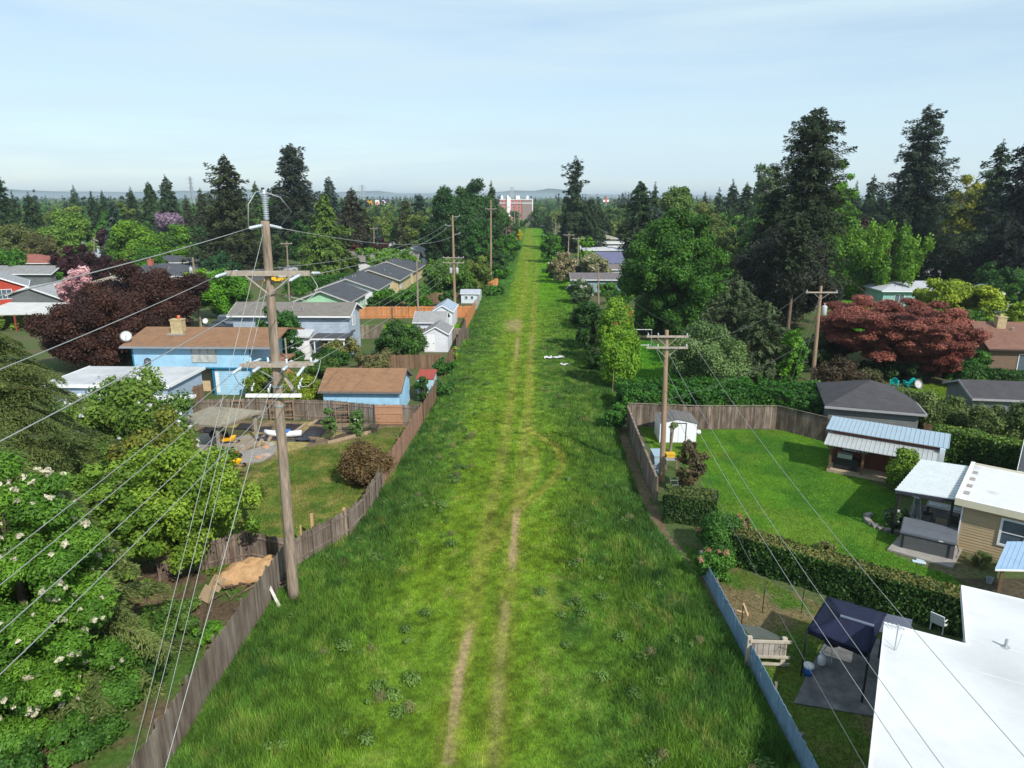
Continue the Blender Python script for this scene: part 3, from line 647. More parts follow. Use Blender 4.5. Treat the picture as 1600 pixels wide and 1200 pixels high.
# ------------------------------------------------------------------ building blocks
YAW0 = math.radians(-1.65)
def chevron(mb, lo0, lo1, c0, cm, c1, ze, zr, t, axis):
    """gable roof solid: ridge along `axis`, cross-section c0..cm..c1 (eave z ze, ridge z zr)"""
    P_ = (lambda l, c, z: (l, c, z)) if axis == 'x' else (lambda l, c, z: (c, l, z))
    a = [P_(l, c, z) for l in (lo0, lo1) for c, z in ((c0, ze), (cm, zr), (c1, ze), (c1, ze - t), (cm, zr - t), (c0, ze - t))]
    mb.add(a, [(0, 1, 7, 6), (1, 2, 8, 7), (5, 11, 10, 4), (4, 10, 9, 3), (0, 6, 11, 5), (2, 3, 9, 8), (0, 5, 4, 1), (1, 4, 3, 2), (6, 7, 10, 11), (7, 8, 9, 10)])
def window(parent, face, W, D, u, z0, wd, ht, mull=1, fr=None, gl=None, off=.03, hmull=0, t=.07, lab=None):
    """framed window on a wall: face F (y=0), B, L (x=0), R (x=W)"""
    fr = fr or WHITEM; gl = gl or GLASS
    def tr(a, o_, z):
        if face == 'F': return (a, -o_, z)
        if face == 'B': return (a, D + o_, z)
        if face == 'L': return (-o_, a, z)
        return (W + o_, a, z)
    def bx(mb, a0, a1, o0, o1, z0_, z1_):
        p, q = tr(a0, o0, z0_), tr(a1, o1, z1_); mb.box(min(p[0], q[0]), max(p[0], q[0]), min(p[1], q[1]), max(p[1], q[1]), z0_, z1_)
    mb = MB(); o2 = off + .04
    bx(mb, u - t, u, 0, o2, z0 - t, z0 + ht + t); bx(mb, u + wd, u + wd + t, 0, o2, z0 - t, z0 + ht + t)
    bx(mb, u, u + wd, 0, o2, z0 - t, z0); bx(mb, u, u + wd, 0, o2, z0 + ht, z0 + ht + t)
    for k in range(mull): c = u + wd * (k + 1) / (mull + 1); bx(mb, c - .025, c + .025, 0, o2 - .01, z0, z0 + ht)
    if hmull: bx(mb, u, u + wd, 0, o2 - .013, z0 + ht / 2 - .02, z0 + ht / 2 + .02)
    f = mb.build('window', fr, parent)
    mb = MB(); bx(mb, u, u + wd, .004, off * .7, z0, z0 + ht); mb.build('pane', gl, f)
    return f
def door(parent, face, W, D, u, wd=.9, ht=2.0, m=None, off=.04):
    m = m or WHITEM; mb = MB(); hb = MB()
    if face == 'F': mb.box(u, u + wd, -off, -.002, .1, .1 + ht); hb.box(u + wd - .15, u + wd - .05, -off - .06, -off, 1.05, 1.12)
    elif face == 'R': mb.box(W + .002, W + off, u, u + wd, .1, .1 + ht); hb.box(W + off, W + off + .06, u + wd - .15, u + wd - .05, 1.05, 1.12)
    d_ = mb.build('door', m, parent); hb.build('handle', GALV, d_); return d_
def house(label, corner, side, W, D, ze, zr, roof, wall, rm, yaw=YAW0, name='house', cat='house', oh=.45, group=None, wins=(), doors=(), t=.16, fascia=None, chimney=None, vents=0, vg=None, ohx=None, ridge_off=0):
    Cn = G(corner[0], corner[1], ze) if not isinstance(corner, Vector) else corner
    dx = Vector((math.cos(yaw), math.sin(yaw), 0)); dy = Vector((-math.sin(yaw), math.cos(yaw), 0)); ohx = oh if ohx is None else ohx
    o = Cn - dx * ((W + ohx) if side == 'R' else -ohx) + dy * oh; o.z = 0
    root = empty(name, label, cat, o, yaw, group)
    g = .012; mb = MB()
    if roof == 'gable_par':
        s = (zr - ze) / (D / 2 + oh); zw = ze + s * oh - t - g; zp = zr - t - g
        a = [(x, y, z) for x in (0, W) for y, z in ((0, 0), (D, 0), (D, zw), (D / 2, zp), (0, zw))]
    elif roof == 'gable_perp':
        s = (zr - ze) / (W / 2 + ohx); zw = ze + s * ohx - t - g; zp = zr - t - g
        a = [(x, y, z) for y in (0, D) for x, z in ((0, 0), (W, 0), (W, zw), (W / 2, zp), (0, zw))]
    else: a = None; zw = ze - g if roof != 'flat' else ze - g
    if a: mb.add(a, [(4, 3, 2, 1, 0), (5, 6, 7, 8, 9), (0, 1, 6, 5), (1, 2, 7, 6), (2, 3, 8, 7), (3, 4, 9, 8), (4, 0, 5, 9)])
    else: mb.box(0, W, 0, D, 0, zw)
    mb.build('wall', wall, root)
    rb = MB(); fb = MB()
    if roof == 'gable_par':
        chevron(rb, -ohx, W + ohx, -oh, D / 2, D + oh, ze, zr, t, 'x'); fb.box(-ohx - .02, W + ohx + .02, -oh - .10, -oh - .004, ze - t - .02, ze - .02)
        for x in (-ohx - .03, W + ohx + .004):
            fb.add([(x + e, y, z) for e in (0, .026) for y, z in ((-oh, ze + .01), (D / 2, zr + .01), (D + oh, ze + .01), (D + oh, ze - t - .03), (D / 2, zr - t - .03), (-oh, ze - t - .03))],
                   [(0, 1, 4, 5), (1, 2, 3, 4), (6, 11, 10, 7), (7, 10, 9, 8), (0, 6, 7, 1), (1, 7, 8, 2), (5, 4, 10, 11), (4, 3, 9, 10)])
    elif roof == 'gable_perp':
        chevron(rb, -oh, D + oh, -ohx, W / 2, W + ohx, ze, zr, t, 'y'); fb.box(W + ohx + .004, W + ohx + .10, -oh, D + oh, ze - t - .02, ze - .02)
        for y in (-oh - .034, ):
            fb.add([(x, y + e, z) for e in (0, .03) for x, z in ((-ohx, ze + .01), (W / 2, zr + .01), (W + ohx, ze + .01), (W + ohx, ze - t - .04), (W / 2, zr - t - .04), (-ohx, ze - t - .04))],
                   [(0, 1, 4, 5), (1, 2, 3, 4), (6, 11, 10, 7), (7, 10, 9, 8), (0, 6, 7, 1), (1, 7, 8, 2), (5, 4, 10, 11), (4, 3, 9, 10)])
    elif roof in ('hip', 'hip_y'):
        x0, x1, y0, y1 = -ohx, W + ohx, -oh, D + oh; hx, hy = (x1 - x0) / 2, (y1 - y0) / 2; k = min(hx, hy)
        if hx >= hy: r0, r1 = (x0 + k, (y0 + y1) / 2), (x1 - k, (y0 + y1) / 2)
        else: r0, r1 = ((x0 + x1) / 2, y0 + k), ((x0 + x1) / 2, y1 - k)
        vv = [(x0, y0, ze), (x1, y0, ze), (x1, y1, ze), (x0, y1, ze), (*r0, zr), (*r1, zr)]
        ff = [(0, 1, 5, 4), (1, 2, 5), (2, 3, 4, 5), (3, 0, 4)] if hx >= hy else [(0, 1, 4), (1, 2, 5, 4), (2, 3, 5), (3, 0, 4, 5)]
        rb.add(vv, ff); rb.box(x0, x1, y0, y1, ze - t, ze - .006)
        fb.box(x0 - .02, x1 + .02, y0 - .10, y0 - .004, ze - t - .02, ze - .02); fb.box(x1 + .004, x1 + .10, y0, y1, ze - t - .02, ze - .02)
    elif roof == 'flat':
        rb.box(-ohx, W + ohx, -oh, D + oh, ze, zr); fb.box(-ohx - .06, W + ohx + .06, -oh - .06, -oh - .003, ze - .05, zr + .05); fb.box(W + ohx + .003, W + ohx + .06, -oh, D + oh, ze - .05, zr + .05); fb.box(-ohx - .06, -ohx - .003, -oh, D + oh, ze - .05, zr + .05)
    elif roof == 'shed':   # rises to the back
        rb.add([(-ohx, -oh, ze), (W + ohx, -oh, ze), (W + ohx, D + oh, zr), (-ohx, D + oh, zr), (-ohx, -oh, ze + t), (W + ohx, -oh, ze + t), (W + ohx, D + oh, zr + t), (-ohx, D + oh, zr + t)], [(3, 2, 1, 0), (4, 5, 6, 7), (0, 1, 5, 4), (1, 2, 6, 5), (2, 3, 7, 6), (3, 0, 4, 7)])
    R_ = rb.build('roof', rm, root)
    if fb.v: fb.build('fascia', fascia or WHITEM, root)
    for w_ in wins: window(root, w_[0], W, D, *w_[1:5], mull=w_[5] if len(w_) > 5 else 1)
    for d_ in doors: door(root, d_[0], W, D, d_[1], m=d_[2] if len(d_) > 2 else None)
    rr = random.Random(int(abs(Cn.x * 7 + Cn.y)))
    for k in range(vents):
        x = W * rr.uniform(.15, .85); y = D * rr.uniform(.1, .42)
        z = zr - .02 if roof == 'flat' else (ze + (zr - ze) * (y + oh) / (D / 2 + oh) if roof in ('gable_par', 'hip') else ze + (zr - ze) * (1 - abs(x - W / 2) / (W / 2)) if roof == 'gable_perp' else ze)
        MB().cyl((x, y, z - .08), (x, y, z + .25), .07, .07, 8).lathe([(.11, 0), (.13, .04), (.02, .10)], (x, y, z + .25), 8).build('roof_vent', GALV, R_)
    if chimney: x, y, h, m_ = chimney; MB().box(x - .45, x + .45, y - .4, y + .4, ze - .3, h).box(x - .5, x + .5, y - .45, y + .45, h + .003, h + .12).box(x - .15, x + .15, y - .15, y + .15, h + .123, h + .35).build('chimney', m_, root)
    return root
def fence(label, pts, h, m, spacing=2.4, board=.14, gap=.012, rng=None, posts_m=None, jit=.035, rail_side=1, cap=False, cat='fence', name='board_fence', tilt=0, leaf=None, post_h=0, boards_side=None, t=.02):
    rng = rng or random.Random(int(pts[0][0] * 13 + pts[0][1] * 7)); pts = [Vector((p[0], p[1], 0)) for p in pts]; o = pts[0].copy()
    root = empty(name, label, cat, o); pm = posts_m or m; acc = 0
    pb = MB(); rb = MB()
    for a, b in zip(pts[:-1], pts[1:]):
        L = (b - a).length; d = (b - a) / L; n = Vector((-d.y, d.x, 0)) * rail_side; ang = math.atan2(d.y, d.x); x = 0; M0 = Matrix.Translation(a - o) @ Matrix.Rotation(ang, 4, 'Z')
        while x < L - board * .5:
            wd = board * rng.uniform(.92, 1.0); hh = h * (1 + rng.uniform(-jit, jit)) + tilt * math.sin((acc + x) * .8) * .08
            M = M0 @ Matrix.Translation((x, 0, 0)) @ Matrix.Rotation(rng.uniform(-.012, .012), 4, 'Y')
            pb.box(0, wd, -t / 2, t / 2, rng.uniform(-.02, .03), hh, M); x += wd + gap * rng.uniform(.5, 2.0)
        for z in (.35, h - .25):
            rb.box(0, L, .022 * rail_side if rail_side > 0 else -.062, .062 if rail_side > 0 else -.022, z - .045, z + .045, M0)
        if cap: rb.box(0, L, -.07, .07, h * 1.04, h * 1.04 + .04, M0)
        k = max(1, round(L / spacing))
        for i in range(k + (1 if b is pts[-1] else 0)):
            p = M0 @ Vector((L * i / k, .11 * rail_side, 0)); q = MB(); hp = h + rng.uniform(-.05, .08) + post_h
            q.box(-.045, .045, -.045, .045, -.05, hp); po = q.build('post', pm, root, loc=p); po.rotation_euler = (rng.uniform(-.02, .02), rng.uniform(-.02, .02), ang)
        acc += L
    pb.build('boards', m, root); rb.build('rail', pm, root)
    return root
def insul(mb, p, r=.05, h=.16):
    mb.lathe([(r * .4, 0), (r, .02), (r * .5, .05), (r, .08), (r * .5, .11), (r * .8, h)], p, 8); return mb
def pole(label, base, top, arms=(), m=None, r=.16, lean=(0, 0), yaw=YAW0, Y=None, trans=None, brackets=(), lamp=False, name='utility_pole', cat='utility pole', group=None, ins=3, comm=None, H=None):
    """arms: (height below the top, half width); trans: transformer height below top, side; brackets: steel arms (below top, side length)"""
    p = where(base[0], base[1] if Y is None else None, Y); H = H or topz(top[0], top[1], p.y); m = m or POLEWOOD
    tx = AT(top[0], top[1], p.y).x - p.x
    if Y is not None: tx = 0
    root = empty(name, label, cat, p, 0, group); dx = Vector((math.cos(yaw), math.sin(yaw), 0)); tp = Vector((tx, 0, H))
    MB().tube([(0, 0, -.2), tp * .35, tp * .7, tp], [r * 1.15, r, r * .85, r * .7], 12).build('shaft', m, root)
    ends = []
    for k, (dz, hw) in enumerate(arms):
        c = tp * ((H - dz) / H) + Vector((0, -r - .07, 0)); a = MB().bar(c - dx * hw, c + dx * hw, .10, .12)
        for s in (-1, 1): a.bar(c + dx * hw * .55 * s, c + Vector((0, .05, -.65)), .03, .03)
        ao = a.build('crossarm', ARMWOOD, root); es = []
        pos = [-.93, .93] if ins == 2 else [-.93, -.45, .93] if ins == 3 else [-.93, -.5, .5, .93]
        for s in pos: q = c + dx * hw * s + Vector((0, 0, .06)); insul(MB(), q).build('insulator', PORC, ao, True); es.append(Vector(p) + q + Vector((0, 0, .17)))
        ends.append(es)
    for dz, L in brackets:
        c = tp * ((H - dz) / H); e = c + dx * L + Vector((0, 0, .12)); b = MB().bar(c, e, .07, .07); bo = b.build('bracket', GALV, root); insul(MB(), e + Vector((0, 0, .03)), .06, .2).build('insulator', PORC, bo, True); ends.append([Vector(p) + e + Vector((0, 0, .22))])
    if trans:
        for s in trans[1]:
            c = tp * ((H - trans[0]) / H) + dx * (r + .3) * s
            to = MB().lathe([(.20, -.5), (.24, -.45), (.24, .3), (.2, .38), (.06, .42)], c, 14).build('transformer', mat('transformer_paint', (.42, .44, .45), .5, .06, 2), root, True)
            insul(MB(), c + Vector((0, 0, .42)), .05, .2).build('bushing', PORC, to, True)
    if comm:
        c = tp * ((H - comm) / H); MB().cyl(c - Vector((0, r + .1, .25)), c - Vector((0, r + .1, -.25)), .09, .09, 10).build('cable_closure', BLACKM, root)
    return root, p, tp, ends
def cable(label, a, b, sag, r=.012, m=None, n=28, group=None, cat='cable', name='overhead_cable'):
    a, b = Vector(a), Vector(b); pts = [(a.lerp(b, i / n) - a) - Vector((0, 0, 4 * sag * (i / n) * (1 - i / n))) for i in range(n + 1)]
    o = MB().tube(pts, r, 5).build(name, m or WIREM, None, True); o.location = a; return tag(o, label, cat, group)
CARG = glass('car_glass', (.02, .025, .03), .05)
def car(label, px, py, yaw, col, van=False, L=4.6, name='parked_car', cat='car', group='cars parked along the streets', Y=None, rough=.3, pickup=False):
    p = where(px, py, Y); root = empty(name, label, cat, p, math.radians(yaw), group)
    m = mat('car_paint_%d' % (abs(hash(tuple(col))) % 99999), col, rough, .03, 1, spec=.6); Wd = 1.8; h = 1.75 if van else 1.45
    pr = [(-L / 2, .35), (-L / 2 + .05, .75), (-L / 2 + .35, .95), (-L / 2 + (.25 if van else .9), 1.0), (L / 2 - 1.25, 1.0), (L / 2 - .1, .85), (L / 2, .6), (L / 2, .35)]
    n = len(pr); mb = MB(); mb.add([(x, y, z) for y in (-Wd / 2, Wd / 2) for x, z in pr], [tuple(range(n)), tuple(range(2 * n - 1, n - 1, -1))] + [(i, n + i, n + (i + 1) % n, (i + 1) % n) for i in range(n)])
    x0 = -L / 2 + (.25 if van else .75); x1 = L / 2 - 1.45
    if pickup: x0 = -.4
    tr_ = MB(); t0, t1 = x0 + (.25 if van else .55), x1 - .55
    tr_.add([(x, s * (Wd / 2 - (.05 if z < 1.2 else .22)), z) for s in (-1, 1) for x, z in ((x0, .98), (t0, h - .05), (t1, h - .05), (x1 + .1, .98))], [(0, 1, 2, 3), (7, 6, 5, 4), (0, 4, 5, 1), (2, 6, 7, 3)])
    mb.box(t0 + .05, t1 - .05, -Wd / 2 + .22, Wd / 2 - .22, h - .049, h)
    mb.build('body', m, root); tr_.build('windows', CARG, root)
    for x in (-L / 2 + .85, L / 2 - .85):
        for s in (-1, 1):
            wo_ = MB().cyl((x, s * (Wd / 2 - .18), .33), (x, s * (Wd / 2 + .02), .33), .33, .33, 14).build('wheel', RUBBER, root); MB().cyl((x, s * (Wd / 2 + .021), .33), (x, s * (Wd / 2 + .035), .33), .19, .19, 10).build('rim', GALV, wo_)
    for s in (-1, 1): MB().box(L / 2 - .02, L / 2 + .015, s * .62 - .17, s * .62 + .17, .62, .76).build('headlight', GLASS, root)
    return root
def dish(label, p, yaw=0, r=.35, col=None, parent=None, stand=.5, grp=None):
    root = empty('satellite_dish', label, 'satellite dish', p, yaw, grp); M = Matrix.Translation((0, 0, stand)) @ Matrix.Rotation(math.radians(65), 4, 'X')
    MB().lathe([(.02, -.09), (r * .6, -.05), (r, .03), (r + .015, .035), (r * .6, -.035), (.02, -.07)], (0, 0, 0), 20, M).build('reflector', col or mat('dish_grey', (.45, .46, .47), .5, .06, 2), root, True)
    MB().cyl((0, 0, 0), (0, .04, stand), .025, .025, 8).build('mast', GALV, root); MB().cyl(M @ Vector((0, -r, 0)), M @ Vector((0, 0, r * 1.1)), .012, .012, 6).build('arm', GALV, root)
    return root
# ------------------------------------------------------------------ left side: poles and wires
def near_pole():
    p = G(459, 936); H = 17.0; tp = Vector((AT(414, 345, p.y).x - p.x, 0, 17.0)); tp.z = AT(414, 345, p.y).z; H = tp.z
    root = empty('transmission_pole', 'tall weathered wooden pole with three crossarm levels and ribbed top insulator', 'utility pole', (p.x, p.y, 0))
    n = 26; pts = [tp * (i / n) for i in range(n + 1)]; pts[0] = Vector((0, 0, -.3))
    MB().tube(pts, [.25 - .085 * i / n for i in range(n + 1)], 16).build('shaft', POLEWOOD, root, True)
    # ribbed post insulator on the top
    q = MB(); pr = [(.04, 0)]
    for k in range(15): z = .05 + k * .070; pr += [(.055, z), (.125, z + .012), (.125, z + .024), (.055, z + .036)]
    pr += [(.05, 1.13), (.05, 1.2)]; q.lathe(pr, (tp.x + .07, -.02, tp.z), 14); q.cyl((tp.x + .07, -.02, tp.z - .9), (tp.x + .07, -.02, tp.z + .02), .045); q.build('post_insulator', PORC, root, True)
    ic = Vector((tp.x + .07, -.02, tp.z))
    W = Vector((p.x, p.y, 0)); out = {}
    def local(px, py, dy=0): return AT(px, py, p.y + dy) - W
    def dead(a, b, par): # strain insulator from a to b
        a, b = Vector(a), Vector(b); d = (b - a); m = MB().tube([a, a + d * .15], .025, 6); m.tube([a + d * (.15 + .07 * k) for k in range(12)], [.045 if k % 2 else .075 for k in range(12)], 8); m.tube([a + d * .92, b], .03, 6); return m.build('strain_insulator', PORC, par, True)
    # level 1: strain insulators at the pole head
    a = local(411, 352, -.25); b1 = local(388, 357, -1.1); dead(a, b1, root); c = local(419, 352, .2); b2 = local(441, 357, 1.0); dead(c, b2, root); out['t1'] = b1 + W; out['t2'] = b2 + W
    j = MB(); top = ic + Vector((-.05, 0, 1.15))
    j.tube([b1, b1 + Vector((.05, .1, .9)), b1 + Vector((.3, .3, 1.35)), top], .022, 6); j.tube([top, top + Vector((.55, .4, -.25)), top + Vector((.85, .7, -.8)), b2 + Vector((0, 0, .15))], .022, 6); j.build('jumper_wire', WIREM, root, True)
    # level 2: double crossarm
    def arm(xa, xb, y, dy, m=ARMWOOD, h=.17, wd=.12, z2=None):
        a_, b_ = local(xa, y, dy), local(xb, z2 or y, dy); return MB().bar(a_, b_, wd, h).build('crossarm', m, root)
    A1 = arm(352, 484, 427, -.32, h=.2); A2 = arm(354, 482, 427, .30, h=.2)
    e = local(355, 427, -.4); f = local(336, 433, -1.3); dead(e, f, A1); out['m1'] = f + W
    e = local(470, 429, -.45); f = local(452, 439, -1.5); dead(e, f, A1); out['m2'] = f + W
    e = local(487, 427, .4); f = local(500, 427, 1.4); dead(e, f, A2); out['m3'] = f + W
    e = local(360, 426, .4); f = local(372, 424, 1.6); dead(e, f, A2); out['m4'] = f + W
    b = MB()
    for xs in ((384, 431, 418, 458), (456, 431, 424, 458)): b.bar(local(xs[0], xs[1], -.38), local(xs[2], xs[3], -.30), .06, .05)
    b.build('brace', ARMWOOD, root)
    MB().box(.02, .2, -.35, -.15, 0, .12).build('marker_tag', mat('yellow_tag', (.75, .42, .03), .5, .1, 2), root, loc=local(428, 436))
    MB().tube([local(486, 430, .5), local(496, 447, .6), local(492, 460, .4), local(478, 470, 0), local(446, 462, -.3)], .02, 6).build('jumper_wire', WIREM, root, True)
    # level 3: double wooden arm lower down
    B1 = arm(375, 479, 571, -.36, h=.16); B2 = arm(385, 490, 568, .32, h=.16)
    low = []
    for px, py in ((391, 566), (419, 566), (448, 568), (486, 566)): insul(MB(), local(px, py, -.3 if px < 480 else .3), .07, .2).build('insulator', PORC, B1, True)
    for px, py, ex, ey in ((379, 573, 363, 584), (407, 573, 395, 581), (476, 572, 464, 588), (450, 572, 442, 578)):
        s = local(px, py, -.5); e = local(ex, ey, -1.4); dead(s, e, B1); low.append(e + W)
    out['low'] = low; hi = []
    for px, py, ex, ey in ((395, 567, 408, 561), (424, 568, 436, 562), (447, 570, 457, 564), (486, 568, 497, 563)):
        s = local(px, py, .45); e = local(ex, ey, 1.5); dead(s, e, B2); hi.append(e + W)
    out['hi'] = hi
    MB().box(-.05, .05, -.14, .14, -.75, .55).build('alley_brace', ARMWOOD, root, loc=local(447, 592, .3)).rotation_euler = (0, math.radians(-28), .2)
    MB().bar(local(408, 580, -.35), local(427, 591, -.3), .035, .035).build('brace', GALV, root)
    # level 4: white steel arm with cutouts
    w4 = arm(384, 471, 618, -.34, WHITEM, .14, .12)
    for px, py in ((394, 611), (420, 613), (467, 608), (469, 603)):
        q = local(px, py, -.34); cb = insul(MB(), q, .06, .18); cb.bar(q + Vector((0, 0, .15)), q + Vector((.12, 0, .35)), .05, .05); cb.build('cutout', PORC, w4, True)
    MB().tube([local(501, 563, 1.5), local(498, 578, 1.2), local(491, 596, .6), local(480, 604, 0), local(469, 604, -.3)], .02, 6).build('jumper_wire', WIREM, root, True)
    MB().tube([local(366, 586, -1.4), local(372, 598, -1), local(384, 606, -.6), local(394, 606, -.34)], .014, 6).build('jumper_wire', WIRED, root, True)
    for t in (.55, .60, .66): q = tp * t; MB().cyl(q - Vector((0, 0, .05)), q + Vector((0, 0, .05)), .225, .225, 14).build('steel_band', GALV, root)
    return root, W, tp, out
NP, NPW, NPT, NPO = near_pole()
dirv = Vector((.0286, 1, 0))
BACK = lambda p, L=58, dz=0: p - dirv * L + Vector((0, 0, dz))
gW = 'wires running back from the tall near pole'
cable('highest bright cable running left from the pole head', NPO['t1'], BACK(NPO['t1'], 55, 0), 1.1, .016, group=gW)
cable('bright cable leaving the left end of the upper crossarm', NPO['m1'], BACK(NPO['m1'], 55, 0), 1.3, .014, group=gW)
cable('bright cable leaving the right end of the upper crossarm', NPO['m2'], BACK(NPO['m2'], 55, 0), 1.3, .014, group=gW)
for k, lb in enumerate(('uppermost of the four cables leaving the lower crossarm', 'second from top of the four cables leaving the lower crossarm', 'lowest of the four cables leaving the lower crossarm', 'third from top of the four cables leaving the lower crossarm')):
    cable(lb, NPO['low'][k], BACK(NPO['low'][k], 55, 0), 1.5, .012, group=gW)
gG = 'guy wires of the tall near pole'
for k, (px, py, bx, by, z) in enumerate(((411, 365, 200, 1215, 0), (411, 440, 214, 1215, 0), (420, 436, 233, 1215, 0), (424, 600, 250, 1230, 0))):
    a = AT(px, py, NPW.y - .25); b = G(bx, by)
    cable(('guy wire sloping steeply from the pole head', 'guy wire sloping from just above the upper crossarm', 'guy wire sloping from just below the upper crossarm', 'thick guy wire sloping from the lower crossarm')[k], a, b, .04, .011 if k < 3 else .016, group=gG, cat='guy wire', name='guy_wire')

# poles beyond the near one
P2 = pole('tall pole with steel bracket insulators and a pair of transformers', (711, 487), (707, 336), m=POLEBROWN, r=.2, brackets=((.3, 1.1), (1.7, -1.1), (3.0, 1.1)), arms=((6.6, 1.7), (7.4, 1.7)), trans=(8.6, (-1, 1)), ins=4)
P3 = pole('slim tall pole with small top arm beside the bushes', (767, 441), (767, 312), r=.2, m=POLEBROWN, arms=((1.9, 1.2),), ins=2)
P4 = pole('brown pole left of the field edge near the apartment block', (790, 400), (791, 308), r=.2, arms=((3, 1.2),), ins=2)
P5 = pole('third farthest field edge pole in front of the red block', (804, 372), (804, 318), r=.2, arms=((3, 1.2),), ins=2)
P5b = pole('thin far pole just left of the yellow shrub', (811, 362), (811, 330), r=.2, arms=((2, 1.2),), ins=2)
P6 = pole('bare wooden pole behind the white sheds', (654, 512), (651, 405), r=.15, arms=())
P7 = pole('short crossarm pole on the lawn near the street hedge', (452, 470), (448, 377), r=.15, arms=((.4, 1.0),), ins=2)
P8 = pole('pole carrying a single grey transformer by the street', (532, 431), (531, 365), r=.16, arms=((.3, 1.1),), trans=(2.4, (-1,)), ins=2)
P9 = pole('street pole with small crossarm before the rounded hedge', (585, 412), (584, 354), r=.16, arms=((.5, 1.1),), ins=2)
P10 = pole('pole with crossarm before the far broad conifer', (622, 385), (622, 348), r=.16, arms=((.4, 1.1),), ins=2)
P11 = pole('leaning wooden pole with a transformer above the purple tree', (314, 512), (301, 402), r=.16, trans=(1.8, (-1,)), arms=())
P12 = pole('thin street pole behind the dark purple round tree', (147, 425), (147, 370), r=.15, arms=())
# right side poles
R3 = pole('brown pole with two stacked crossarms beside the white shed', (1034, 752), (1042, 516), m=POLEBROWN, r=.17, arms=((.35, 1.28), (1.05, 1.28)), ins=3)
R4 = pole('leaning brown pole with crossarm and transformer by the red maple', (1268, 612), (1283, 447), m=POLEBROWN, r=.18, arms=((.55, 1.45),), trans=(2.2, (1,)), ins=2)
R5 = pole('pole rising behind the white blossoming shrub', (935, 478), (935, 416), r=.16, arms=())
R6 = pole('crossarm pole in front of the pale blossom bushes', (902, 432), (904, 370), r=.17, arms=((.4, 1.4),), ins=2, trans=(2.5, (1,)))
R7 = pole('crossarm pole just left of the pale blossom bushes', (887, 420), (889, 364), r=.17, arms=((.5, 1.4),), ins=2)
R8 = pole('pole with short arm behind the left blossom bush', (880, 392), (880, 348), r=.17, arms=((.4, 1.2),), ins=2)
R9 = pole('thin pole in a row before the tall far conifer', (874, 385), (874, 350), r=.17, arms=())
R10 = pole('short far pole at the end of the right row', (868, 372), (868, 342), r=.17, arms=())
R11 = pole('crossarm pole beside the pale roofed teal house', (1523, 446), (1529, 397), r=.16, arms=((.3, 1.5),), ins=2)
R12 = pole('tiny pole standing at the far right of the strip', (863, 360), (863, 338), r=.17, arms=())

def link(lb, A, B, sag, r=.012, m=WIRED, g='cables between the poles'): cable(lb, A, B, sag, r, m, group=g)
e2, e3 = P2[3], P3[3]
W2 = lambda P, k, i: P[3][k][i]
link('cable from the pole head to the slim left bracket pole', NPO['t2'], W2(P2, -1, 0), 1.2, .016, WIREM)
link('cable from upper crossarm to the top bracket', NPO['m3'], W2(P2, 2, 0), 1.2, .014, WIREM)
link('cable from upper crossarm left end to the left bracket', NPO['m4'], W2(P2, 3, 0), 1.2, .014, WIREM)
for k, lb in enumerate(('leftmost', 'second', 'third', 'rightmost')):
    link(lb + ' cable from the lower crossarm to the transformer pole', NPO['hi'][k], W2(P2, 0, k), .9, .012, WIREM)
link('upper cable from bracket pole to the slim pole', W2(P2, 2, 0), W2(P3, 0, 1), 1.5, .012); link('left cable from bracket pole to the slim pole', W2(P2, 3, 0), W2(P3, 0, 0), 1.5, .012)
link('left far cable from slim pole to the brown pole', W2(P3, 0, 0), W2(P4, 0, 0), 1.2, .012); link('right far cable from slim pole to the brown pole', W2(P3, 0, 1), W2(P4, 0, 1), 1.2, .012)
# right wires: forward to the next pole and back past the camera
for k, i, lb in ((0, 0, 'left cable sweeping down over the lawn and hedge'), (0, 1, 'middle cable sweeping down over the long hedge'), (0, 2, 'right cable crossing the lawn towards the white roof')):
    a = W2(R3, k, i); link(lb, a, Vector((a.x - 1.2 + (k * 0), -19, 9.6)), 2.5, .009, WIREM, 'cables from the white shed pole')
a = R3[1] + R3[2] * .62; link('low cable dropping from mid pole past the hedge', a, Vector((7.6, -15, 6.2)), 1.7, .010, WIRED, 'cables from the white shed pole')
for i, lb in ((0, 'left'), (2, 'right')): link(lb + ' cable from the white shed pole to the blossom shrub pole', W2(R3, 0, i), R5[1] + R5[2] + Vector((.3 * i, 0, 0)), 1.1, .010, WIRED, 'cables from the white shed pole')
link('cable across the dark conifers from the leaning pole', W2(R4, 0, 0), W2(R3, 1, 2), .8, .010, WIRED, 'cables from the leaning pole'); link('lower cable across the ivy hedge from the leaning pole', R4[1] + R4[2] * .55, R3[1] + R3[2] * .55, .7, .012, WIRED, 'cables from the leaning pole')
link('guy wire from the leaning pole into the ivy', R4[1] + R4[2] * .92, G(1225, 628), .03, .012, WIRED, 'cables from the leaning pole'); link('second guy wire from the leaning pole into the ivy', R4[1] + R4[2] * .8, G(1236, 630), .03, .012, WIRED, 'cables from the leaning pole')
for i, lb in ((0, 'left'), (1, 'right')): link(lb + ' cable from the teal house pole toward the big dark conifer', W2(R11, 0, i), AT(1640 + 10 * i, 350, 120), 1, .02, WIRED, 'cables at the teal house pole')
link('cable from transformer pole toward the slope of white sheds', P2[1] + P2[2] * .5, P6[1] + P6[2] * .98, .5, .012, WIREM)

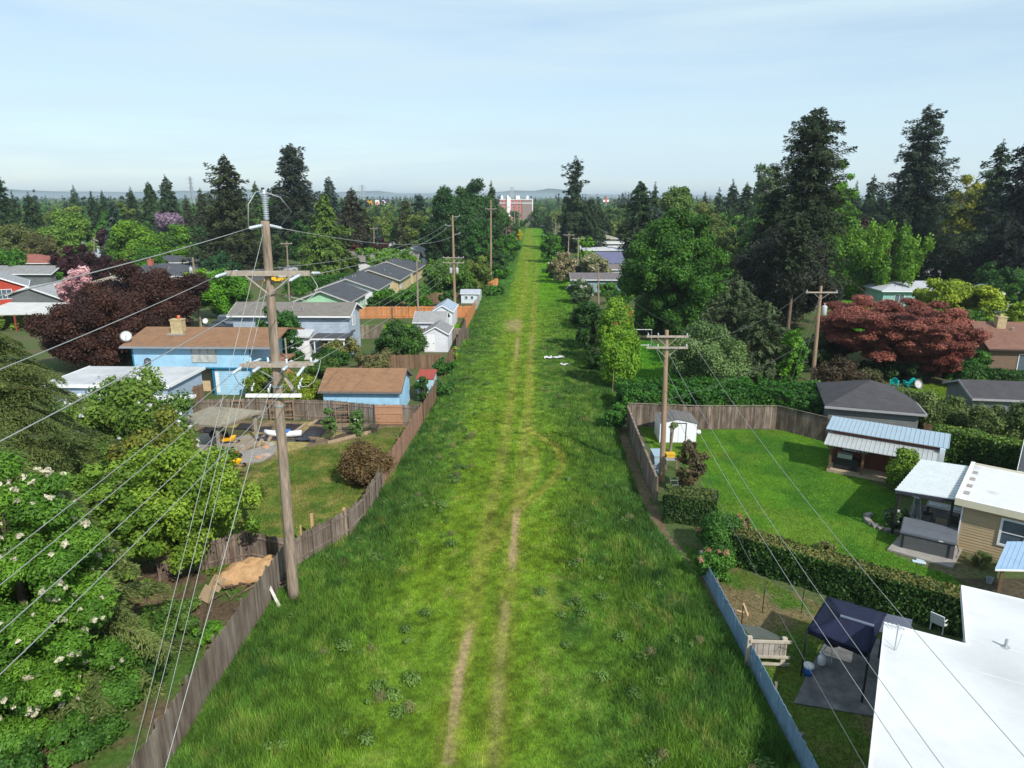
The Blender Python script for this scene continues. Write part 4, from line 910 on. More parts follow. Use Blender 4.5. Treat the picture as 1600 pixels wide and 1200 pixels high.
# ------------------------------------------------------------------ left side: buildings
BLUE = siding('light_blue_boards', (.36, .62, .82), 'X', .2, .012); TRIMB = mat('teal_trim', (.02, .17, .30), .5, .1, 2)
BROWNR = shingle('brown_shingles', (.22, .125, .075), (.30, .17, .09)); BROWNR2 = shingle('brown_shingles_b', (.22, .125, .075), (.27, .18, .10))
SLATE = shingle('charcoal_shingles', (.060, .064, .075), (.09, .095, .105)); SLATEP = shingle('charcoal_shingles_b', (.060, .064, .075), (.095, .10, .11), True)
GREYR = shingle('grey_shingles', (.17, .155, .14), (.22, .20, .175)); GREYP = shingle('grey_shingles_b', (.20, .20, .205), (.27, .27, .27), True); PALER = shingle('pale_grey_shingles', (.27, .28, .29), (.36, .37, .38), True); BEIGER = shingle('beige_shingles', (.27, .235, .19), (.33, .30, .24))
WSIDE = siding('white_lap_siding', (.72, .73, .76), 'Z'); GSIDE = siding('grey_blue_siding', (.36, .43, .52), 'Z'); WV = siding('white_boards', (.66, .68, .74), 'X', .3, .01); REDS = siding('red_siding', (.42, .05, .025), 'Z'); GREENS = siding('mint_siding', (.33, .58, .38), 'Z'); GRAYS = siding('grey_siding', (.15, .16, .165), 'Z'); CREAM = siding('cream_siding', (.55, .44, .26), 'Z'); TANS = siding('tan_siding', (.42, .32, .19), 'Z')
BRICK = mat('tan_brick', (.40, .32, .18), .9, .3, 4, .01); FLATW = mat('white_membrane', (.60, .61, .62), .75, .08, 1.2, col2=(.50, .51, .52), c2scale=.35, lo=.5, hi=.75); FLATG = mat('grey_membrane', (.40, .41, .42), .8, .1, 1.2, col2=(.50, .51, .52), c2scale=.4)

# two storey light blue house
h = house('two storey light blue house with brown roof and brick chimney', (187, 541), 'L', 11.0, 8.4, 4.8, 5.75, 'gable_par', BLUE, BROWNR, oh=.6, ohx=.75, fascia=TRIMB, chimney=None)
h['label'] = 'two storey light blue house with brown roof and brick chimney'
for o_ in list(h.children):
    if o_.name.startswith(('wall', 'roof', 'fascia')): bpy.data.objects.remove(o_)
W_, D_ = 11.0, 8.4; z2 = 2.62
zt = 4.8 + (.95 / (D_ / 2 + .6)) * .6 - .17; zp = 5.75 - .18
MB().add([(x, y, z) for x in (0, W_) for y, z in ((0, z2), (D_, z2), (D_, zt), (D_ / 2, zp), (0, zt))], [(4, 3, 2, 1, 0), (5, 6, 7, 8, 9), (0, 1, 6, 5), (1, 2, 7, 6), (2, 3, 8, 7), (3, 4, 9, 8), (4, 0, 5, 9)]).build('upper_wall', BLUE, h)
MB().box(1.1, 7.35, 1.6, D_ - .1, 0, z2 - .004).box(7.36, W_ - .004, .25, D_ - .1, 0, z2 - .006).build('lower_wall', siding('light_blue_lap', (.34, .58, .76), 'Z', .25), h)
rb = MB(); chevron(rb, -.75, W_ + 2.3, -.6, D_ / 2, D_ + .6, 4.8, 5.75, .16, 'x'); R_ = rb.build('roof', BROWNR, h)
MB().box(-.77, W_ + 2.32, -.72, -.604, 4.62, 4.79).build('gutter', mat('grey_gutter', (.22, .25, .28), .5, .1, 2), h)
MB().box(-.06, .06, -.05, .05, 0, 4.6).box(W_ - .02, W_ + .08, -.06, .04, 0, 4.6).box(-.02, W_, -.045, -.004, z2 - .02, z2 + .10).build('corner_trim', TRIMB, h)
for x in (.1, 3.2, 5.6, 7.3): 
    if x > 1: MB().box(x - .1, x + .1, .15, .35, 0, z2 - .01).build('post', TRIMB, h)
MB().box(3.6, 6.5, 1.5, 1.59, 0, z2 - .1).build('brick_panel', mat('pale_brick', (.55, .42, .26), .9, .2, 4), h)
window(h, 'F', W_, D_, 5.6, 3.25, 2.2, 1.35, mull=2, fr=mat('window_trim_grey', (.35, .38, .38), .6, .1, 2), gl=mat('curtained_glass', (.42, .44, .42), .15, .3, 2.5, spec=.8))
MB().box(7.42, 7.75, .2, .248, .2, 2.2).build('shutter', WHITEM, h); wd_ = MB().box(6.7, 7.2, 1.56, 1.598, .3, 2.1).build('door', WHITEM, h); MB().box(6.78, 7.12, 1.53, 1.558, 1.3, 1.95).build('pane', GLASS, wd_)
ch = MB().box(-.55, .55, -.4, .4, -.5, 1.55).box(-.6, .6, -.45, .45, 1.553, 1.65).build('chimney', BRICK, R_, loc=(3.1, 2.9, 5.1)); MB().lathe([(.14, 0), (.16, .3), (.1, .35)], (.15, 0, 1.655), 10).build('chimney_pot', mat('terracotta', (.5, .14, .06), .8, .15, 3), ch)
MB().box(2.3, 4.0, 2.1, 2.49, 5.27, 5.42).build('chimney_flashing', GALV, R_)
# right end: open stair landing and cluttered carport under the roof
MB().box(W_ + .02, W_ + 2.0, .3, D_ - 2, 2.5, 2.62).build('deck', mat('deck_boards', (.30, .13, .07), .8, .2, 3, island=.2), h)
for x, y in ((W_ + 1.9, .35), (W_ + 1.9, 4.2)): MB().box(x - .06, x + .06, y - .06, y + .06, 0, 4.7).build('post', mat('carport_post', (.30, .27, .22), .8, .2, 3), h)
MB().box(W_ + .02, W_ + 2.0, .30, .36, 3.35, 3.45).box(W_ + .02, W_ + 2.0, .30, .36, 2.95, 3.0).build('railing', TRIMB, h)
st = MB()
for k in range(9): st.box(W_ + 2.02 + k * .27, W_ + 2.3 + k * .27, 1.0, 2.1, 2.35 - k * .26, 2.42 - k * .26)
st.bar((W_ + 2.0, .98, 3.4), (W_ + 4.6, .98, 1.0), .05, .1); st.bar((W_ + 2.0, .98, 2.5), (W_ + 4.6, .98, .1), .05, .2); st.build('stairs', mat('stair_cedar', (.45, .16, .06), .8, .15, 3), h)
BH = h
rr = random.Random(5)
for k, (cx_, cy_, c_, nm, lb) in enumerate(((.5, 1.2, (.03, .03, .03), 'storage_box', 'black storage box under the blue house landing'), (1.2, .9, (.35, .35, .36), 'storage_box', 'grey storage box under the blue house landing'), (.9, 2.6, (.12, .16, .35), 'storage_box', 'blue storage box at the back of the carport clutter'))):
    q = h.location + Vector((W_ + cx_, cy_, 0)); b_ = MB().box(-.35, .35, -.3, .3, .01, .6 + .2 * k).box(-.37, .37, -.32, .32, .603 + .2 * k, .66 + .2 * k).box(-.1, .1, -.335, -.3, .3, .36)
    b_ = b_.build(nm, mat('box_plastic_%d' % k, c_, .5, .1, 3)); b_.location = q; tag(b_, lb, 'box', 'clutter in the open carport')
dish('round grey dish fixed at the left roof end', h.location + Vector((-.55, .3, 5.05)), .4, .5); dish('small white dish behind the brick chimney', h.location + Vector((5.2, 4.3, 5.95)), 0, .25, WHITEM, stand=.35); dish('dark dish on the blue wall under the eave', h.location + Vector((1.4, -.22, 2.95)), .3, .3, mat('dark_dish', (.08, .09, .11), .5, .1, 2), stand=.35)

# low light blue house with pale flat roofs, half behind the trees
dxy = G(263, 612, 3.0)
h = house('low pale blue house with light grey flat roof behind the trees', (263, 606), 'R', 10, 6, 3.05, 3.22, 'flat', siding('dusty_blue_siding', (.33, .42, .52), 'X', .4, .01), FLATG, oh=.25, wins=(('F', 7.6, 1.6, .8, .85, 1),), vents=4)
h = house('lower white flat roofed wing of the pale blue house', (280, 634), 'R', 9, 2.2, 2.4, 2.52, 'flat', MATS['dusty_blue_siding'], FLATW, oh=.25)
# carport / pavilion in the back yard
def pavilion_left():
    a = G(266, 659, 2.35); root = empty('garden_pavilion', 'open backyard shelter with olive grey shingled hip roof on posts', 'shelter', (a.x, a.y, 0), math.radians(-8))
    FLp, FRp, BRp, BLp = (0, 0, 2.3), (3.9, -.3, 2.3), (5.3, 3.6, 2.3), (.9, 3.9, 2.3)
    r1, r2 = (2.0, 2.0, 3.0), (3.6, 1.9, 3.0); m = MB(); m.add([FLp, FRp, BRp, BLp, r1, r2], [(0, 1, 5, 4), (1, 2, 5), (2, 3, 4, 5), (3, 0, 4)]); m.add([(*p[:2], 2.29) for p in (FLp, FRp, BRp, BLp)] + [(*p[:2], 2.17) for p in (FLp, FRp, BRp, BLp)], [(0, 1, 2, 3), (7, 6, 5, 4), (0, 4, 5, 1), (1, 5, 6, 2), (2, 6, 7, 3), (3, 7, 4, 0)])
    m.build('roof', shingle('olive_shingles', (.22, .20, .155), (.27, .25, .19)), root)
    for x, y in ((.35, .35), (3.5, .1), (4.75, 3.2), (1.1, 3.5)): MB().box(x - .09, x + .09, y - .09, y + .09, 0, 2.165).build('post', mat('grey_post', (.30, .27, .22), .85, .2, 3), root)
    MB().box(-.3, 5.0, -.3, 4.0, .012, .06).build('floor_slab', CONC, root)
    return root
PV = pavilion_left(); pvl = PV.location
def barbecue(loc, label, rz=0, s=1.0, m=None, name='barbecue', cat='barbecue'):
    root = empty(name, label, cat, loc, rz); m = m or BLACKM
    MB().lathe([(.1, .55), (.28, .68), (.34, .85), (.35, .9), (.30, 1.05), (.12, 1.15), (.02, 1.17)], (0, 0, 0), 14).build('bowl', m, root, True)
    for k in range(3): a = k * 2.1; MB().cyl((math.cos(a) * .12, math.sin(a) * .12, .6), (math.cos(a) * .34, math.sin(a) * .34, .01), .018).build('leg', GALV, root)
    return root
barbecue(pvl + Vector((2.4, 1.4, .06)), 'black kettle barbecue under the garden shelter'); 
def chair(loc, label, rz, m, name='garden_chair', group=None, h=.42, w_=.55, adir=False, backh=.5):
    root = empty(name, label, 'chair', loc, rz, group); t = .035
    if adir:
        MB().slab([(-w_ / 2, -.05, .38), (w_ / 2, -.05, .38), (w_ / 2, .5, .27), (-w_ / 2, .5, .27)], .04).build('seat', m, root)
        bk = MB()
        for k in range(5): x = -w_ / 2 + .02 + k * w_ / 5; hh = .62 + .14 * math.sin((k + .5) / 5 * math.pi); bk.slab([(x, .48, .28), (x + w_ / 5 - .03, .48, .28), (x + w_ / 5 - .03, .52 + .25, .28 + hh), (x, .52 + .25, .28 + hh)], .03); bk.slab([(x, .51, .25), (x, .80, .28 + hh - .03), (x + w_ / 5 - .03, .80, .28 + hh - .03), (x + w_ / 5 - .03, .51, .25)], .02)
        bk.build('backrest', m, root)
        for s in (-1, 1):
            x = s * (w_ / 2 + .06); MB().box(x - .07, x + .07, -.12, .62, .55, .59).build('armrest', m, root); MB().box(x - .03, x + .03, -.08, .0, .01, .548).build('leg', m, root); MB().bar((x, .05, .40), (x, .85, .04), .04, .08).build('leg', m, root)
        return root
    MB().box(-w_ / 2, w_ / 2, -.25, .25, h - t, h).build('seat', m, root)
    MB().box(-w_ / 2, w_ / 2, -.02, .02, 0, backh, Matrix.Translation((0, .26, h + .01)) @ Matrix.Rotation(-.2, 4, 'X')).build('backrest', m, root)
    for x in (-w_ / 2 + .03, w_ / 2 - .03):
        for y in (-.22, .22): MB().box(x - .02, x + .02, y - .02, y + .02, .005, h - t - .002).build('leg', m, root)
        MB().bar((x, -.24, h + .2), (x, .26, h + .22), .04, .03).build('armrest', m, root)
    return root
chair(pvl + Vector((.9, .8, .06)), 'dark chair at the left under the garden shelter', 2.5, BLACKM); chair(pvl + Vector((3.1, 2.2, .06)), 'dark chair at the back under the garden shelter', 2.9, BLACKM)
# planter pots with red flowers at the shelter's edge
def pot(p, label, col, fl, H=.35, r=.22, name='flower_pot', cat='flower pot', d=45, fol=(.05, .13, .02)):
    rng = rngn(); root = empty(name, label, cat, p); MB().lathe([(r * .7, 0), (r, H), (r * 1.08, H), (r * 1.08, H + .03), (r * .9, H + .03), (r * .88, H - .03)], (0, 0, 0), 14).build('pot', mat('pot_' + name + str(round(col[0] * 100)), col, .7, .1, 3), root)
    V, c = leaves(rng, [(0, 0, H + .12), (.1, .05, H + .2), (-.1, 0, H + .2)], [.2, .16, .16], .055, 1.6, fol, fol); V2, c2 = leaves(rng, [(0, 0, H + .3), (.12, -.05, H + .25), (-.12, -.08, H + .28)], [.08, .08, .08], .045, 1.5, fl, fl)
    npmesh('plant', np.concatenate([V, V2]), 4, np.concatenate([c, c2]), LEAF, root); return root
pot(G(282, 697), 'pot with red flowers left of the garden shelter', (.2, .1, .06), (.55, .03, .05)); pot(G(333, 712), 'brown leafy pot beside the shelter post', (.16, .08, .05), (.2, .1, .04), .3, .3)

# blue garage, small blue shed
house('light blue garage with wide brown shingle roof', (627, 612), 'R', 6.4, 5.2, 2.35, 3.65, 'gable_par', BLUE, BROWNR, oh=.35, ohx=.3, fascia=mat('dark_fascia', (.16, .14, .13), .6, .1, 2))
house('small pale blue shed with red lean-to roof', (678, 593), 'R', 1.5, 2.2, 1.95, 2.25, 'shed', siding('ice_blue_boards', (.42, .62, .70), 'X', .25, .01), mat('red_roofing', (.30, .06, .045), .8, .15, 2), oh=.08, name='shed', cat='shed', t=.08)
# pole-side houses further back
h = house('white and grey two storey house with brown grey shingle roof', (548, 494), 'R', 13.5, 5.2, 4.85, 6.0, 'gable_par', GSIDE, GREYR, oh=.5, ohx=.45, wins=(('F', 6.6, 3.9, .7, .6, 0), ('R', 1.8, 3.4, 1.0, 1.0, 1)), vents=3)
q = MB().box(2.6, 9.3, -1.7, -.004, 0, 2.55).build('wall', WSIDE, h); MB().slab([(2.3, -2.1, 2.75), (9.5, -2.1, 2.75), (9.5, -.01, 3.2), (2.3, -.01, 3.2)], .14).build('lower_roof', mat('white_roofing', (.50, .51, .52), .8, .1, 1.5), h)
for u in (5.2, 3.6): window(q, 'F', 0, 0, u, 1.1, 1.3, .9, mull=1).location = (0, -1.7, 0)
h2 = empty('patio_cover', 'dark shingled patio cover on posts beside the white house', 'patio cover', h.location + Vector((9.6, -.9, 0)), YAW0)
MB().slab([(0, -1.3, 2.5), (3.9, -1.3, 2.5), (4.3, 1.9, 2.95), (.2, 1.9, 2.95)], .14).build('roof', SLATE, h2); MB().box(0, 3.92, -1.40, -1.304, 2.34, 2.5).build('fascia', WHITEM, h2)
for x in (.3, 2.0, 3.7): MB().box(x - .06, x + .06, -1.2, -1.08, 0, 2.38).build('post', WHITEM, h2)
TRIMG = mat('dull_gable_trim', (.42, .41, .39), .7, .1, 2)
house('mint green house with charcoal gable roof', (548, 472), 'R', 8.0, 11, 2.7, 4.4, 'gable_perp', GREENS, SLATEP, oh=.5, ohx=.55, wins=(('R', 1.2, .9, 1.6, 1.2, 2), ('R', 4.4, .3, 1.5, 1.9, 1), ('R', 8, 1.0, 1.5, 1.1, 1)), fascia=TRIMG, vents=3)
house('white gabled house behind the mint green house', (591, 453), 'R', 10, 12, 2.7, 4.6, 'gable_perp', WSIDE, SLATEP, oh=.5, ohx=.5, wins=(('F', 5.5, .9, 1.2, 1.2, 1), ('R', 2, .9, 1.6, 1.2, 1)), fascia=TRIMG, vents=4)
house('cream house with charcoal roof and white gable trim', (625, 438), 'R', 11, 14, 2.7, 4.7, 'gable_perp', CREAM, SLATEP, oh=.5, ohx=.5, wins=(('R', 2, .9, 1.6, 1.2, 1), ('F', 7, 1, 1.4, 1.1, 1)), fascia=TRIMG, vents=3)
house('third charcoal roofed house along the left row', (648, 424), 'R', 11, 14, 2.7, 4.8, 'gable_perp', CREAM, SLATEP, oh=.5, ohx=.5, fascia=TRIMG, vents=3)
house('house with brown ridge roof ending the left row', (652, 408), 'R', 17, 10, 2.8, 4.8, 'gable_par', WSIDE, GREYR, oh=.5, fascia=TRIMG, vents=2)
house('white house with dark roof behind the rounded hedge', (612, 372), 'R', 17, 12, 3.0, 5.4, 'gable_perp', WV, GREYP, oh=.5, wins=(('F', 4, 1, 2, 1.4, 1), ('R', 3, 1, 2, 1.4, 1)))
house('low slate roofed house by the big dark trees', (668, 396), 'R', 9, 10, 2.8, 4.4, 'gable_perp', WSIDE, GREYP, oh=.5)
# sheds
house('white gabled shed with grey roof nearest the field edge', (701, 522), 'R', 2.9, 4.6, 2.25, 3.15, 'gable_perp', WV, GREYP, oh=.2, ohx=.15, name='shed', cat='shed', doors=(('F', .4),), t=.1)
house('low shed with wide weathered grey roof behind the white shed', (697, 504), 'R', 4.0, 4.4, 2.2, 3.3, 'gable_par', WV, shingle('worn_grey_shingles', (.26, .26, .265), (.32, .31, .29)), oh=.25, ohx=.2, name='shed', cat='shed', t=.1)
house('narrow white outbuilding with blue grey ridge roof', (708, 487), 'R', 2.8, 6.5, 2.5, 3.4, 'gable_perp', WV, mat('blue_grey_roof', (.30, .36, .45), .7, .1, 2), oh=.2, ohx=.15, name='shed', cat='shed', t=.1)
house('tiny pale blue garden shed with two dark windows', (750, 459), 'R', 3.2, 3.0, 1.7, 2.3, 'gable_par', mat('ice_paint', (.55, .64, .70), .6, .05, 2), mat('blotched_roof', (.36, .38, .44), .7, .2, 2), oh=.15, ohx=.15, name='shed', cat='shed', wins=(('F', .7, .75, .45, .5, 0), ('F', 1.7, .75, .45, .5, 0)), t=.08)
# houses at the far left
house('bright red gabled house at the far left edge', (44, 447), 'R', 6.4, 10, 4.4, 6.0, 'gable_perp', REDS, PALER, yaw=math.radians(33), oh=.4, ohx=.4, wins=(('F', 2.6, 2.6, 1.9, 1.4, 2),))
h = empty('patio_cover', 'broad white patio roof in front of the red house', 'patio cover', G(-20, 492, 2.4), YAW0); h.location.z = 0
MB().slab([(-2, 0, 2.4), (7.2, 1.5, 2.4), (6.8, 7, 3.1), (-2, 7, 3.1)], .15).build('roof', mat('offwhite_roofing', (.50, .50, .48), .8, .12, .8), h)
for x, y in ((6.9, 1.7), (3, 1.0), (0, .6)): MB().box(x - .08, x + .08, y - .08, y + .08, 0, 2.26).build('post', mat('red_post', (.28, .05, .03), .8, .1, 2), h)
house('grey garage with pale shingle roof next to the red house', (95, 466), 'R', 9, 11, 2.7, 4.5, 'gable_perp', GRAYS, PALER, oh=.4, ohx=.6)
h = empty('timber_arbour', 'reddish timber arbour on the grey garage porch', 'arbour', G(66, 502), 0); 
MB().box(-1.5, 2.2, -.1, .1, 2.3, 2.45).box(-1.5, 2.2, 1.4, 1.6, 2.3, 2.45).build('beam', mat('red_stain', (.25, .07, .04), .8, .1, 2), h)
for x in (-1.4, .6, 2.1): MB().box(x - .08, x + .08, -.08, .08, 0, 2.298).build('post', MATS['red_stain'], h)
MB().box(-1.4, 2.1, -.03, .03, .9, .98).box(-1.4, 2.1, -.03, .03, .4, .46).build('rail', MATS['red_stain'], h)
house('grey house with broad pale roof behind the pink blossom tree', (235, 449), 'R', 13, 12, 2.9, 4.9, 'hip', GRAYS, BEIGER, oh=.6, vents=2)
house('small dark gabled garage at the pink blossom tree', (172, 458), 'R', 5.5, 5, 2.5, 3.9, 'gable_perp', GRAYS, PALER, oh=.4)
house('dark slate roofed house above the green street trees', (300, 431), 'R', 15, 9, 2.9, 4.9, 'hip', GRAYS, SLATE, oh=.5, vents=2, chimney=(5, 4, 5.6, mat('red_brick', (.35, .12, .07), .9, .2, 4)))
house('low slate roofed outbuilding behind the slate roofed house', (288, 410), 'R', 9, 7, 2.8, 4.2, 'hip', GRAYS, SLATE, oh=.5)
house('long grey roofed house with red brown upper roof', (80, 428), 'R', 14, 6, 2.8, 4.2, 'gable_par', GRAYS, GREYP, oh=.5)
house('house with dull red roof at the left street', (72, 411), 'R', 18, 9, 3.4, 5.0, 'hip', BRICK, shingle('dull_red_shingles', (.24, .09, .07)), oh=.5)
house('beige roofed house behind the willow', (84, 398), 'R', 13, 10, 3.0, 5.6, 'hip', CREAM, BEIGER, oh=.6)
house('pale blue grey house beside the small plum tree', (162, 380), 'R', 9, 10, 5.2, 7.4, 'gable_perp', siding('pale_blue_siding', (.50, .56, .62), 'Z'), SLATEP, oh=.4, wins=(('F', 5, 2.5, 2, 1.6, 1),))
house('low brown roofed building by the lilac tree', (238, 347), 'R', 28, 14, 3.5, 6.5, 'hip', mat('brick_red', (.30, .15, .10), .9, .2, 2), shingle('drab_shingles', (.20, .18, .17)), oh=.8)
house('pale pink grey roofed hall beyond the dark conifer', (330, 350), 'R', 30, 16, 3.5, 6.0, 'hip', CREAM, shingle('rose_shingles', (.30, .24, .22)), oh=.8)
house('white flat roofed building just left of the tall conifer', (318, 384), 'R', 12, 8, 2.8, 3.1, 'flat', WSIDE, FLATW, oh=.3)
house('tiny white building among trees at upper left', (95, 382), 'R', 6, 5, 3.0, 3.3, 'flat', WSIDE, FLATW, oh=.2)
house('long white commercial building on the left horizon', (196, 326), 'R', 60, 20, 6, 6.5, 'flat', WSIDE, FLATW, oh=.3)
# flag on the garage porch
fl = empty('flag', 'small striped flag hanging at the timber arbour', 'flag', G(84, 500), 0); MB().cyl((-.5, 0, 1.5), (0, -.2, 2.1), .02).build('staff', WHITEM, fl)
m_ = MB()
for k in range(7): m_.slab([(-.45 + .03 * k, -.05 - .02 * k, 1.75 - .17 * k), (.12 + .03 * k, -.15, 2.0 - .17 * k), (.10 + .03 * k, -.17, 1.84 - .17 * k), (-.47 + .03 * k, -.07 - .02 * k, 1.59 - .17 * k)], .01)
m_.build('cloth', mat('flag_cloth', (.62, .45, .50), .8, .2, 2, island=.35), fl)

# cars
car('yellow car behind the crossarm at the street corner', 431, 441, 8, (.75, .42, .02)); car('silver grey car on the far side of the left street', 452, 424, 5, (.42, .45, .48)); car('white car just above the yellow car', 441, 434, 5, (.7, .7, .7))
car('dark navy car under the bright green street tree', 345, 519, 15, (.02, .03, .06)); car('grey blue van under the bright green street tree', 364, 511, 15, (.16, .2, .25), van=True)
car('white car partly behind the big round maple', 1136, 456, 200, (.75, .75, .76)); car('blue car behind the big round maple', 1150, 460, 200, (.08, .16, .4)); car('white van glimpsed between maple and spruce', 1136, 498, 95, (.75, .75, .76), van=True)
car('shiny black car at the top of the birch lawn', 1306, 452, 12, (.01, .01, .02), rough=.12); car('white pickup parked by the weeping birch', 1326, 460, 8, (.72, .73, .75), van=True); car('rusty red brown car by the weeping birch', 1340, 459, 8, (.2, .06, .03)); car('silver car close behind the leaning pole', 1300, 462, 10, (.4, .43, .46)); car('white car in front of the far apartment block', 782, 383, 90, (.75, .75, .76)); car('red car behind the low teal roof by the maple', 972, 446, 5, (.5, .03, .05))
house('low teal walled garage with mauve grey roof beside the maple', (990, 437), 'R', 11.5, 6, 2.5, 3.5, 'gable_par', mat('teal_paint', (.20, .30, .33), .7, .1, 2), shingle('mauve_grey_shingles', (.13, .115, .12)), oh=.4)
def plank(label, a, b, wd=.2, t=.05, z=.05, m=LUMBER, name='plank', cat='plank', group=None):
    a, b = Vector(a), Vector(b); o = a.copy(); ob = MB().bar((0, 0, z), b - a + Vector((0, 0, z)), wd, t).build(name, m); ob.location = o; return tag(ob, label, cat, group)
# ------------------------------------------------------------------ left side: fences and yard things
fence('grey board fence along the field at the bottom left', [Vector((-11.35, 12, 0)), Vector((-11.3, 23, 0)), Vector((-11.05, 31.0, 0))], 1.75, FENCE_G, rail_side=1)
fence('weathered fence dividing the tarp yard from the lawn', [G(250, 905), G(392, 874), Vector((-11.15, 31.15, 0))], 1.6, FENCE_D, rail_side=-1)
fence('old bowed board fence with pale new posts behind the pole', [Vector((-11.0, 31.3, 0)), Vector((-9.0, 34.7, 0)), Vector((-8.6, 36.6, 0)), Vector((-8.3, 40.7, 0))], 1.5, FENCE_G, spacing=1.5, rail_side=-1, jit=.07, tilt=1)
for k_, (x_, y_) in enumerate(((490, 848), (540, 838), (472, 853))): plank(('left new yellow post set against the bowed fence', 'right new yellow post set against the bowed fence', 'short pale stake by the near pole')[k_], G(x_, y_), G(x_, y_) + Vector((0, .03, 1.7 if k_ < 2 else 1.2)), .14 if k_ < 2 else .07, .1, 0, LUMBER, name='fence_post', cat='post')
fence('reddish brown fence beside the brown bush', [Vector((-8.3, 40.9, 0)), Vector((-7.9, 46, 0)), Vector((-7.6, 51.3, 0)), Vector((-7.35, 54.2, 0))], 1.7, mat('reddish_fence_wood', (.26, .15, .10), .9, .3, 3, .004, island=.22), rail_side=1)
fence('brown fence along the field beside the blue garage', [Vector((-7.3, 54.5, 0)), Vector((-6.95, 62, 0))], 1.7, FENCE_B, rail_side=1)
fence('short weathered fence near the white gabled shed', [Vector((-6.9, 70, 0)), Vector((-6.6, 76, 0))], 1.7, FENCE_B, rail_side=1)
fence('grey leaning fence below the cedar fence', [Vector((-6.55, 82, 0)), Vector((-6.4, 95, 0))], 1.7, FENCE_G, rail_side=1)
fence('orange cedar fence running along the field', [Vector((-6.5, 96, 0)), Vector((-6.0, 112, 0))], 1.8, FENCE_O, rail_side=1, board=.2)
fence('pale short fence beside the tiny blue shed', [Vector((-5.9, 114, 0)), Vector((-5.6, 128, 0))], 1.5, mat('pale_fence_wood', (.42, .40, .38), .9, .2, 3, island=.15), board=.3)
fence('long orange cedar fence behind the small lawn', [G(553, 498), G(640, 497), G(737, 496)], 1.8, FENCE_O, board=.2, rail_side=-1)
fence('grey fence behind the white gabled shed', [G(640, 533), G(732, 533)], 1.7, FENCE_G, board=.2)
fence('orange brown fence glimpsed left of the far bushes', [G(735, 449), G(778, 447)], 1.6, FENCE_O, board=.3); fence('long brown fence behind the mint green house yard', [G(575, 475), G(735, 472)], 1.7, FENCE_B, board=.3)
fence('old fence behind the rounded yard bushes', [G(560, 578), G(690, 576)], 1.6, FENCE_B, board=.16)
fence('weathered fence by the dark patio cover', [G(560, 530), G(600, 528)], 1.8, FENCE_G, board=.2)
fence('brown fence descending toward the pale blue house', [G(262, 655), G(318, 632)], 1.9, FENCE_B, rail_side=-1)
bf = fence('long weathered back fence with lattice panels in the bare garden', [G(262, 657), G(400, 654), G(520, 657), G(587, 664), G(655, 665)], 1.75, FENCE_G, rail_side=-1, jit=.02)
def lattice(px0, px1, yb, label_m, z0=.3, z1=1.7):
    a, b = G(px0, yb), G(px1, yb); o = Vector((a.x, a.y - .25, 0)); L = (b - a).length; m = MB(); m.box(0, .08, -.03, .03, 0, 1.8).box(L - .08, L, -.03, .03, 0, 1.8)
    for z in (z0, (z0 + z1) / 2, z1): m.box(.081, L - .081, -.03, .03, z - .04, z + .04)
    n = int(L / .3)
    for k in range(1, n): m.box(L * k / n - .012, L * k / n + .012, -.012, .012, z0 + .041, z1 - .041)
    for k in range(1, 5): z = z0 + (z1 - z0) * k / 5; m.box(.081, L - .081, .0125, .03, z - .012, z + .012)
    o_ = m.build('lattice_panel', label_m, bf); o_.location = o - bf.location; return o_
CEDAR = mat('aged_cedar', (.25, .16, .10), .85, .2, 3)
for a in ((269, 302, 655), (424, 462, 656), (366, 384, 655), (526, 548, 660)): lattice(*a, CEDAR)
MB().box(0, 2.2, -.03, .0, .1, 1.75).box(0, 2.2, -.07, -.031, .3, .4).box(0, 2.2, -.07, -.031, 1.0, 1.1).box(0, 2.2, -.07, -.031, 1.6, 1.7).box(0, .1, -.07, -.031, .41, .99).box(2.1, 2.2, -.07, -.031, .41, .99).build('gate_panel', mat('fresh_cedar', (.36, .20, .12), .8, .15, 3, island=.1), bf).location = G(588, 664) + Vector((0, -.15, 0)) - bf.location

PLASTIC = mat('black_sheeting', (.022, .022, .028), .35, .3, 4, .02, spec=.5)
def sheet(label, pts, m, t=.02, name='ground_sheet', cat='sheet', wav=.04, z=.03, group='black sheets laid over the garden beds'):
    a, b, c, d = [G(*p) for p in pts]; o = a.copy(); n = 10; V = []; rng = random.Random(int(a.x * 31 + a.y))
    ph = rng.random() * 6
    for i in range(n + 1):
        for j in range(n + 1):
            u, v = i / n, j / n; p = a.lerp(b, u).lerp(d.lerp(c, u), v) - o; V.append((p.x, p.y, z + wav * (1 + math.sin(u * 9 + ph) * math.cos(v * 7 + ph)) * .5 + rng.random() * wav * .4))
    fs = [(i * (n + 1) + j, (i + 1) * (n + 1) + j, (i + 1) * (n + 1) + j + 1, i * (n + 1) + j + 1) for i in range(n) for j in range(n)]
    mb = MB().add(V, fs); ob = mb.build(name, m, None, True); ob.location = (o.x, o.y, 0)
    md = ob.modifiers.new('thickness', 'SOLIDIFY'); md.thickness = t; return tag(ob, label, cat, group)
sheet('black plastic sheet nearest the yellow wheelbarrow', ((312, 738), (345, 742), (366, 722), (318, 720)), PLASTIC)
sheet('black sheet in front of the left lattice fence', ((366, 671), (392, 672), (396, 663), (376, 662)), PLASTIC); sheet('small black sheet left of the near pole', ((402, 675), (420, 677), (426, 667), (408, 668)), PLASTIC)
sheet('large black sheet just right of the near pole', ((444, 676), (460, 678), (472, 664), (448, 663)), PLASTIC); sheet('black covered bed in front of the climbing plants', ((471, 681), (500, 683), (512, 668), (485, 667)), PLASTIC); sheet('black sheet against the back fence', ((492, 663), (508, 664), (512, 656), (500, 656)), PLASTIC)
